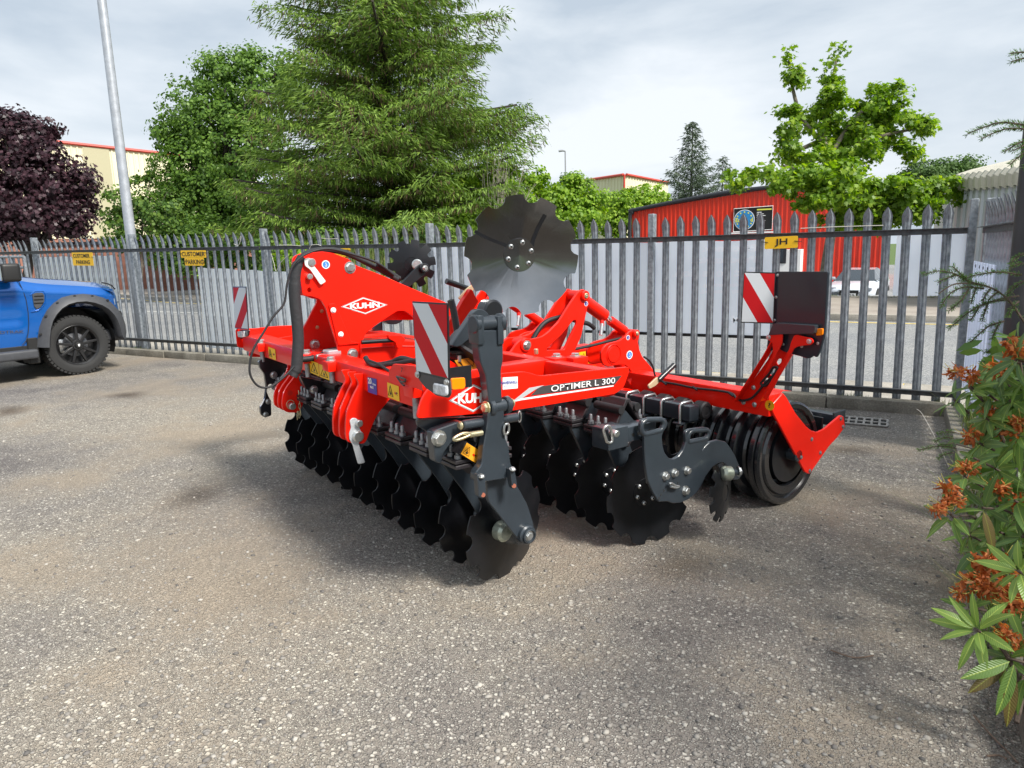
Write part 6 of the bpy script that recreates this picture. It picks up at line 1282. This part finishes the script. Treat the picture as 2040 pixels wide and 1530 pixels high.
# beige lever and grip by the roller beam
tracS('lever', .62, [(1292, 768), (1309, 752), (1316, 752), (1317, 759), (1306, 769), (1294, 775)], .012, BEIGE); P_('grip', tube([PS(.62, 1312, 757), PS(.62, 1343, 727)], .016, 8), BLK)
hose('cable', [PS(.8, x, y) for x, y in ((1283, 711), (1294, 719), (1301, 732), (1305, 748), (1313, 757))], .006, RUB); P_('r_clip', tube(curve_pts([PS(.9, x, y) for x, y in ((1290, 775), (1295, 769), (1299, 772), (1299, 785))], 4), .004, 6), ZINC)
P_('bolt', bolt(PS(.95, 1290, 781), (0, -1, .3), .014), ZINC); P_('swing_hub', cyl(PS(.93, 1257, 800), PS(.93, 1257, 800) - VS * .06, .075, 32, .01), BLK)
plS('lower_swing_plate', .96, [rz(.96, [(1222, 786), (1244, 773), (1262, 776), (1262, 800), (1252, 820), (1240, 812)])], .02, RED)
# ---- hoses at the headstock
SLV = HS - .02
sl_ = [(583, 750), (590, 735), (592, 718), (594, 682), (592, 643), (588, 604), (587, 566), (591, 533), (601, 512)]
P_('hose_sleeve', tube(curve_pts([PS(SLV + .02, *p) for p in sl_], 8), [.024] * 6 + [.029] * 43 + [.027] * 10 + [.022] * 6, 18), SLEEVE)
hose('hose', [PS(SLV + .07, x, y) for x, y in ((598, 515), (618, 502), (655, 498), (692, 505), (745, 531), (792, 556))], .016, SLEEVE)
hose('hose', [PS(SLV + .03, x, y) for x, y in ((602, 511), (625, 500), (658, 496), (700, 506), (750, 523), (785, 548))], .007, RUB)
for i in range(3): P_('hose_coupling', cyl(PS(SLV + .05 + i * .02, 750 + i * 7, 528 + i * 5), PS(SLV + .05 + i * .02, 785 + i * 6, 547 + i * 4), .013, 12, .003), RUB)
hose('thin_cable', [PS(HS - .05, x, y) for x, y in ((625, 500), (603, 510), (583, 530), (572, 565), (566, 604), (545, 630), (527, 659), (504, 698), (497, 735), (504, 758), (519, 771), (540, 770), (566, 751), (586, 730))], .0055, RUB)
hose('hose', [PS(1.5, x, y) for x, y in ((600, 716), (620, 714), (640, 708), (655, 700), (680, 700))], .016, RUB); hose('hose', [PS(1.6, x, y) for x, y in ((600, 712), (618, 708), (645, 700), (670, 694))], .010, RUB)
P_('valve_block', box(-.03, .05, -.03, .05, -.03, .03, .006), ALU).location = PS(1.45, 660, 708); P_('fitting', cyl(PS(1.45, 630, 711), PS(1.45, 650, 710), .014, 12), ZINC)
hose('hose', [PR(-2.12, x, y) for x, y in ((728, 712), (735, 722), (750, 727), (780, 722), (800, 714), (826, 720), (850, 720))], .013, RUB); hose('hose', [PR(-2.14, x, y) for x, y in ((730, 716), (745, 728), (775, 726), (800, 722), (826, 718), (850, 716))], .010, RUB); hose('cable', [PR(-2.2, x, y) for x, y in ((735, 718), (755, 726), (775, 739))], .006, RUB)
P_('rod', cyl(PS(1.35, 720, 682), PS(1.35, 795, 677), .012, 12), BLK); tracS('rod_bracket', 1.33, [(774, 668), (800, 668), (808, 675), (800, 694), (792, 694), (788, 682), (775, 675)], .03, RED)
hose('cable', [PR(-2.12, x, y) for x, y in ((531, 684), (556, 680), (575, 688), (590, 694))], .004, RUB)
# far-side black parts under the beam end
fpl = tracS('far_pivot_plate', 2.36, [(516, 719), (528, 712), (560, 716), (575, 730), (560, 750), (545, 765), (535, 765), (531, 780), (540, 800), (541, 828), (527, 832), (520, 826), (519, 812), (528, 795), (531, 770), (527, 745), (518, 733)], .03, BLK, fil=.012)
for x, y, r in ((545, 747, .018), (534, 800, .014), (529, 826, .014)): P_('bolt', bolt(PS(2.36, x, y), (0, -1, 0), r), ZINC, fpl)
tracS('far_gusset', 1.7, [(598, 750), (655, 762), (668, 772), (660, 782), (640, 790), (610, 775)], .03, BLK); boltS(1.69, 625, 776, .018)
# ================================================================== PLANTS AT THE RIGHT EDGE
def lmat2(name, a, b, rough=.38):
    m = leafmat(name, [a, tuple((p + q) / 2 for p, q in zip(a, b)), b], rough, .22, .5, 3, .5); t = m.node_tree; L = t.links.new; b_ = t.nodes['Principled BSDF']
    tc = t.nodes.new('ShaderNodeTexCoord'); sx = t.nodes.new('ShaderNodeSeparateXYZ'); L(tc.outputs['Object'], sx.inputs[0]); ab = t.nodes.new('ShaderNodeMath'); ab.operation = 'ABSOLUTE'; L(sx.outputs[0], ab.inputs[0])
    lt = t.nodes.new('ShaderNodeMapRange'); lt.inputs[1].default_value = .004; lt.inputs[2].default_value = .014; lt.inputs[3].default_value = .75; lt.inputs[4].default_value = 0; L(ab.outputs[0], lt.inputs[0])
    mx_ = t.nodes.new('ShaderNodeMix'); mx_.data_type = 'RGBA'; src = b_.inputs['Base Color'].links[0].from_socket; L(lt.outputs[0], mx_.inputs[0]); L(src, mx_.inputs[6]); mx_.inputs[7].default_value = (b[0] * 2 + .08, b[1] * 1.7 + .06, b[2] * 1.8, 1); L(mx_.outputs[2], b_.inputs['Base Color'])
    ad = t.nodes.new('ShaderNodeMath'); ad.operation = 'MULTIPLY_ADD'; ad.inputs[1].default_value = -1.1; L(ab.outputs[0], ad.inputs[0]); L(sx.outputs[1], ad.inputs[2])
    wv = t.nodes.new('ShaderNodeMath'); wv.operation = 'MULTIPLY'; wv.inputs[1].default_value = 95; L(ad.outputs[0], wv.inputs[0]); sn = t.nodes.new('ShaderNodeMath'); sn.operation = 'SINE'; L(wv.outputs[0], sn.inputs[0])
    bp = t.nodes.new('ShaderNodeBump'); bp.inputs['Strength'].default_value = .35; bp.inputs['Distance'].default_value = .0012; L(sn.outputs[0], bp.inputs['Height']); L(bp.outputs[0], b_.inputs['Normal']); return m
RL1 = lmat2('rhododendron_leaf', (.06, .14, .028), (.19, .31, .065)); RL2 = lmat2('rhododendron_young_leaf', (.16, .29, .045), (.26, .38, .08)); RL3 = lmat2('rhododendron_pale_leaf', (.07, .15, .045), (.13, .22, .07)); RLB = lmat2('rhododendron_browned_leaf', (.16, .05, .025), (.10, .14, .03))
FLR = leafmat('withered_petals', [(.20, .055, .018), (.40, .11, .028), (.60, .20, .06), (.66, .36, .18)], .6, .3, .2, 30); STA = mat('yellow_stamens', (.58, .50, .12), .5); WOOD = mat('bush_wood', (.09, .065, .05), .85, var=.3, vs=40)
def leaf_mesh(curl, w=.155, mt=None):
    v = []; f = []; n = 9
    for i in range(n + 1):
        t = i / n; hw = w * (math.sin(math.pi * t ** .85) ** .75) * (1 if t < 1 else 0) + .004; z = -curl * t * t
        for j, x in enumerate((-1, -.5, 0, .5, 1)): v.append((x * hw, t, z + .10 * abs(x) * hw * 2 - (.05 * abs(x) ** 2 * (1 if curl < .3 else -1)) * .3))
    f = [(5 * i + j, 5 * i + j + 1, 5 * i + 6 + j, 5 * i + 5 + j) for i in range(n) for j in range(4)]
    me = mesh('leaf', v, f); smooth(me, 60)
    if mt: me.materials.append(mt)
    return me
LM = {(c, k): leaf_mesh(c, w_, m_) for c, w_ in ((.10, .125), (.28, .14), (.45, .12)) for k, m_ in (('d', RL1), ('y', RL2), ('p', RL3), ('b', RLB))}
CURLS = (.10, .28, .45)
def to_axes(Y, up):
    Y = Vector(Y).normalized(); X = Y.cross(Vector(up)).normalized(); Z = X.cross(Y); return Matrix((X, Y, Z)).transposed()
NLEAF = [0]
def whorl(root, P, axis, n, L, kind='d', spread=(55, 100)):
    axis = Vector(axis).normalized(); u, w = frame_of(axis); a0 = rng.uniform(0, 6.28)
    for k in range(n):
        a = a0 + k * 2.39996; el = R_(rng.uniform(*spread)); d = axis * math.cos(el) + (u * math.cos(a) + w * math.sin(a)) * math.sin(el); d.z -= .12
        cu = CURLS[rng.integers(0, 3)]; kk = kind if rng.random() < .9 else ('p' if kind == 'd' else kind)
        o = link('leaf', LM[cu, kk], root); R3 = to_axes(d, axis + Vector((0, 0, .2))); s = L * rng.uniform(.66, 1.05)
        o.matrix_local = Matrix.Translation(P + d * .012) @ R3.to_4x4() @ Matrix.Diagonal((s * rng.uniform(.85, 1.1), s, s, 1)) @ Matrix.Rotation(rng.normal(0, .25), 4, 'Y'); NLEAF[0] += 1
    link('shoot', cyl(P - axis * .07, P + axis * .01, .0045, 6), root, WOOD)
def flower(root, P, r, n=17):
    v = []; f = []
    for k in range(n):
        d = unit(1)[0]; d[2] -= .1; c = P + Vector(d) * r * .35; u = Vector(unit(1)[0]); L = r * rng.uniform(.8, 1.5); wdt = r * rng.uniform(.12, .28); b = len(v); dd = Vector(d); side = dd.cross(u).normalized(); m_ = 5
        for i in range(m_ + 1):
            t = i / m_; p = c + dd * L * t + u * (.38 * r * math.sin(t * 6 + k)) + side * (.1 * r * math.sin(t * 9 + k)); hw = wdt * (.5 + .8 * math.sin(t * 2.6)) * .6
            for j, x in enumerate((-1, 0, 1)): v.append(p + side * hw * x + u * (.3 * hw * math.sin(3 * t * 3 + j * 2 + k)))
        f += [(b + 3 * i + j, b + 3 * i + j + 1, b + 3 * i + 4 + j, b + 3 * i + 3 + j) for i in range(m_) for j in range(2)]
    fl = link('withered_flower', mesh('fl', v, f, 60), root, FLR)
    bm = bmesh.new()
    for k in range(rng.integers(3, 7)):
        d = Vector(unit(1)[0]); d.z = abs(d.z) * .3 - .1; d -= _rt * .5; d.normalize(); q_ = Vector(unit(1)[0]) * .3; L = r * rng.uniform(1.4, 2.6)
        me = tube(curve_pts([P, P + d * L * .4 + q_ * r * .4, P + d * L * .8 + q_ * r * .2 + Vector((0, 0, r * .25)), P + d * L + Vector((0, 0, r * .5))], 3), .0011, 4); bm.from_mesh(me); D.meshes.remove(me)
    link('stamens', from_bm(bm), fl, STA)
rb_base = Vector((.80, 2.62, .03)); rh = thing('rhododendron', 'rhododendron bush with withered orange flowers and leathery leaves at the right edge', 'bush', rb_base)
def A_(x, y, d): return atd(x, y, d) - rb_base
tl_ = -_rt * .85 + Vector((0, 0, .35)) - _fw * .15
WH = [(1935, 775, 2.5, 8, .105, 'd'), (1990, 745, 2.5, 8, .115, 'd'), (2028, 718, 2.35, 9, .12, 'p'), (1968, 835, 2.5, 9, .11, 'd'), (2015, 800, 2.45, 9, .12, 'd'), (1955, 885, 2.5, 9, .11, 'd'), (2032, 868, 2.4, 9, .13, 'd'), (1925, 950, 2.4, 8, .11, 'd'), (1985, 935, 2.5, 9, .11, 'd'), (1897, 1028, 2.3, 8, .105, 'd'), (1962, 1012, 2.4, 8, .12, 'p'), (2026, 1000, 2.35, 9, .13, 'd'), (1996, 1062, 2.4, 8, .11, 'd'),
      (2040, 1070, 2.3, 9, .12, 'p'), (1935, 1210, 2.2, 6, .09, 'd'), (1948, 1256, 2.05, 11, .115, 'y'), (2032, 1140, 2.1, 9, .12, 'y'), (2008, 1205, 2.2, 8, .10, 'd'), (2012, 1312, 2.05, 8, .12, 'd'), (2045, 1345, 2.05, 8, .13, 'd'), (2030, 930, 2.5, 8, .12, 'd'), (1940, 1100, 2.45, 6, .09, 'd'), (2060, 780, 2.4, 9, .13, 'd'), (2070, 1200, 2.2, 9, .13, 'd'), (1975, 1150, 2.3, 6, .10, 'd'), (2050, 980, 2.6, 9, .12, 'd'), (1905, 800, 2.55, 6, .09, 'd'), (1945, 915, 2.45, 6, .09, 'd'), (1975, 790, 2.5, 6, .09, 'd'), (1930, 1065, 2.4, 6, .09, 'd'), (1990, 1010, 2.4, 6, .09, 'p'), (2040, 760, 2.4, 7, .1, 'd')]
for x, y, d, n, L, k in WH: whorl(rh, A_(x, y, d), tl_ + Vector(unit(1)[0]) * .3, n, L, k, (50, 105) if k != 'y' else (40, 95))
for x, y, d, tx_, ty_, L, k in ((2020, 1325, 2.0, -.35, -.9, .15, 'd'), (2012, 1318, 2.0, -.9, -.25, .15, 'd'), (2015, 1335, 2.0, -.1, -1, .16, 'b'), (2005, 1322, 2.03, -.8, -.55, .14, 'b'), (1960, 1020, 2.3, .2, -.9, .14, 'b')):
    P = A_(x, y, d); dv = _rt * tx_ + _up * ty_ - _fw * .12; o = link('leaf', LM[.10, k], rh); o.matrix_local = Matrix.Translation(P) @ to_axes(dv, -_fw + Vector((0, 0, .5))).to_4x4() @ Matrix.Diagonal((L, L, L, 1))
for x, y, d, r in ((1905, 740, 2.5, .024), (1938, 749, 2.5, .024), (1987, 735, 2.45, .026), (2025, 692, 2.35, .032), (1970, 814, 2.5, .022), (1936, 866, 2.5, .024), (2012, 858, 2.45, .030), (2035, 845, 2.4, .03), (1922, 932, 2.4, .020), (1936, 930, 2.4, .020), (1890, 972, 2.3, .024), (1902, 992, 2.3, .024), (1880, 1006, 2.3, .020), (1990, 970, 2.4, .026), (1866, 1014, 2.28, .018), (1990, 1128, 2.2, .036), (1962, 1120, 2.22, .030), (1942, 1160, 2.2, .030), (1960, 1172, 2.18, .026), (1912, 1180, 2.2, .018), (1985, 1170, 2.15, .026), (2010, 1200, 2.1, .028), (2035, 1190, 2.1, .028), (2005, 1262, 2.05, .022), (2030, 1285, 2.05, .022), (2030, 1000, 2.4, .024)):
    flower(rh, A_(x, y, d), r * .98, 40)
me = from_bm(bmesh.new())
for pts in ([(2060, 1240, 2.5), (2010, 1120, 2.5), (1975, 1070, 2.48), (1940, 1030, 2.42), (1900, 1030, 2.3)], [(2080, 1300, 2.5), (2060, 1000, 2.6), (2000, 880, 2.6), (1960, 800, 2.55), (1935, 770, 2.5)], [(2080, 1300, 2.4), (2060, 1150, 2.4), (2040, 1060, 2.4)], [(2090, 1420, 2.3), (2040, 1380, 2.1), (2012, 1315, 2.06), (1980, 1275, 2.06), (1950, 1258, 2.05)], [(2100, 1100, 2.6), (2050, 850, 2.5), (2030, 720, 2.4)], [(2050, 1300, 2.3), (2032, 1400, 2.1), (2025, 1440, 2.05)]):
    link('branch', tube(curve_pts([A_(*p) for p in pts], 4), [.012 - .0006 * i for i in range(4 * (len(pts) - 1) + 1)], 7), rh, WOOD)
st0 = A_(2085, 1330, 2.5); link('trunk', tube(curve_pts([(0, 0, -.1), (.0, .0, .15), st0, A_(2100, 1100, 2.6)], 4), .02, 8), rh, WOOD)
# inner foliage behind the leaves one can pick out
P = []; 
for i in range(1500):
    x = rng.uniform(1900, 2190); y = rng.uniform(670, 1380); d = rng.uniform(2.55, 3.2)
    if x < 1915 + abs(y - 1000) * .05 + 25: continue
    P.append(A_(x, y, d))
V, F = leaves(np.array([list(p) for p in P]), .10, np.array([[0, 0], [.13, .25], [.16, .6], [0, 1], [-.16, .6], [-.13, .25]]), .6); o = link('inner_leaves', npmesh(V, F), rh, RL1); stuff(o)
# spruce twigs
NEED = leafmat('young_spruce_needles', [(.045, .11, .025), (.10, .20, .045), (.19, .30, .08)], .5, .25, .3, 8)
sp_b = Vector((1.15, 3.0, .03)); spr = thing('spruce', 'young spruce whose green twigs reach in from the right edge beside the dark pole', 'tree', sp_b)
def twig(pts, dep, rad=.004, nl=.017, dn=260, root=None, droop=1):
    dd = dep if isinstance(dep, (list, tuple)) else [dep] * len(pts); C = curve_pts([atd(x, y, q_) - sp_b for (x, y), q_ in zip(pts, dd)], 8)
    tw_ = link('twig', tube(C, [rad * (1 - .6 * i / len(C)) for i in range(len(C))], 5), spr, WOOD); V = []
    Ls = np.array([(C[i + 1] - C[i]).length for i in range(len(C) - 1)]); cum = np.concatenate([[0], np.cumsum(Ls)]); tot = cum[-1]; n = int(tot * dn * 6)
    for _ in range(n):
        s = rng.random() * tot; i = min(len(Ls) - 1, int(np.searchsorted(cum, s) - 1)); i = max(i, 0); t = (s - cum[i]) / Ls[i]; p = C[i].lerp(C[i + 1], t); dr = (C[i + 1] - C[i]).normalized(); u, w = frame_of(dr); a = rng.uniform(0, 6.28)
        nd = (dr * rng.uniform(.5, 1.1) + (u * math.cos(a) + w * math.sin(a))).normalized(); nd.z += .1; L = nl * rng.uniform(.7, 1.15); sd_ = nd.cross(Vector(unit(1)[0])).normalized() * .0011
        V += [p + sd_, p + nd * L * .6 + sd_, p + nd * L, p + nd * L * .6 - sd_]
    link('needles', npmesh(np.array([list(v) for v in V]), np.arange(len(V)).reshape(-1, 4)), tw_, NEED)
D1 = 2.75
for pts in ([(1968, 571), (1930, 560), (1900, 545), (1870, 540), (1838, 547)], [(1925, 556), (1908, 540), (1897, 530)], [(1960, 575), (1922, 572), (1893, 585), (1874, 612)], [(2035, 548), (1990, 542), (1945, 548), (1915, 558)], [(1905, 548), (1885, 555), (1868, 563)], [(1930, 575), (1915, 598), (1890, 620)], [(2010, 597), (1970, 603), (1930, 622), (1890, 656)],
            [(1968, 604), (1962, 622), (1956, 641)], [(1950, 612), (1938, 632), (1932, 640)], [(2000, 640), (1970, 650), (1948, 668), (1932, 682)], [(1975, 573), (1962, 590), (1958, 605)], [(1945, 573), (1938, 592), (1934, 606)], [(1990, 580), (1975, 592), (1968, 600)], [(2040, 505), (2022, 515), (2014, 525)], [(2040, 525), (2025, 527), (2010, 536)], [(2040, 560), (2020, 572), (2008, 585)], [(2030, 600), (2015, 615), (2008, 632)],
            [(1990, 645), (1980, 665), (1976, 676)], [(2005, 690), (1985, 697), (1960, 702)], [(2000, 700), (1975, 715), (1955, 722)]): twig(pts, D1)
twig([(2075, 690), (2050, 655), (2033, 630), (2008, 596), (1968, 571), (1907, 565), (1870, 585)], D1, .006, dn=70); twig([(2030, 590), (2000, 594), (1960, 606), (1925, 626)], D1, .004, dn=60)
for pts in ([(2075, 255), (2000, 244), (1960, 254), (1927, 267)], [(2075, 262), (2010, 256), (1955, 276)], [(2070, 268), (2030, 285), (2001, 302)], [(2075, 290), (2040, 305), (2012, 328)], [(2050, 280), (2035, 292), (2018, 300)], [(2070, 105), (2035, 104), (2012, 107)], [(2070, 112), (2040, 116), (2014, 123)], [(2075, 300), (2055, 318), (2040, 335)]): twig(pts, 2.4, .004, .018)
for pts in ([(1905, 893), (1870, 889), (1829, 897)], [(1900, 873), (1880, 872), (1862, 880)], [(1905, 862), (1888, 860), (1870, 864)], [(1900, 902), (1882, 905), (1868, 914)], [(1905, 880), (1890, 885), (1872, 886)]): twig(pts, 3.7, .004, .020, 220)
link('trunk', cyl((0, 0, -.05), (0.05, 0, 2.9), .05, 12, 0, .03), spr, BARK)
for p in ((2075, 690, 2.75), (2075, 255, 2.4), (2070, 108, 2.4), (2075, 300, 2.4)): e_ = atd(*p) - sp_b; link('limb', tube([(0.02, 0, e_.z * .95), e_], [.012, .007], 6), spr, BARK)
e_ = atd(1905, 885, 3.7) - sp_b; link('limb', tube([(0.0, 0, .5), e_], [.010, .004], 6), spr, BARK)
# grass tufts along the bed
def gk():
    y = rng.uniform(2.3, 6.6); return .50 + abs(rng.normal(0, .10)), y, .02
grass('bed_grass', gk, 900, .06, .28, GR, .7, .0025)
def gk2():
    c = [(.42, 3.55), (.44, 3.3), (.45, 4.3), (.43, 2.9)][rng.integers(0, 4)]; return c[0] + rng.normal(0, .035), c[1] + rng.normal(0, .07), .06
grass('bed_grass', gk2, 420, .12, .34, GR, .9, .0022)
tag(link('dry_stalk', tube(curve_pts([onZ(1892, 935, .05), atd(1868, 882, 4.2), atd(1838, 826, 4.4), atd(1826, 815, 4.45)], 4), .0016, 5), None, STR), 'thin dry grass stalk arching over the corner of the yard', 'stalk')
# a few individual twigs and dead leaves lying on the yard
TW = mat('dry_twig', (.16, .11, .08), .85, var=.3, vs=60)
for pts, lb in (([(1940, 1425), (1975, 1465), (2010, 1500), (2028, 1520)], 'long dry twig on the gravel below the rhododendron'), ([(1966, 1506), (1990, 1505), (2006, 1512)], 'short pale twig near the bottom right corner'), ([(1655, 1295), (1700, 1310), (1740, 1306)], 'thin twig lying on the gravel left of the bush')):
    tag(link('fallen_twig', tube(curve_pts([onZ(x, y, .008) for x, y in pts], 4), .003, 5), None, TW), lb, 'twig')
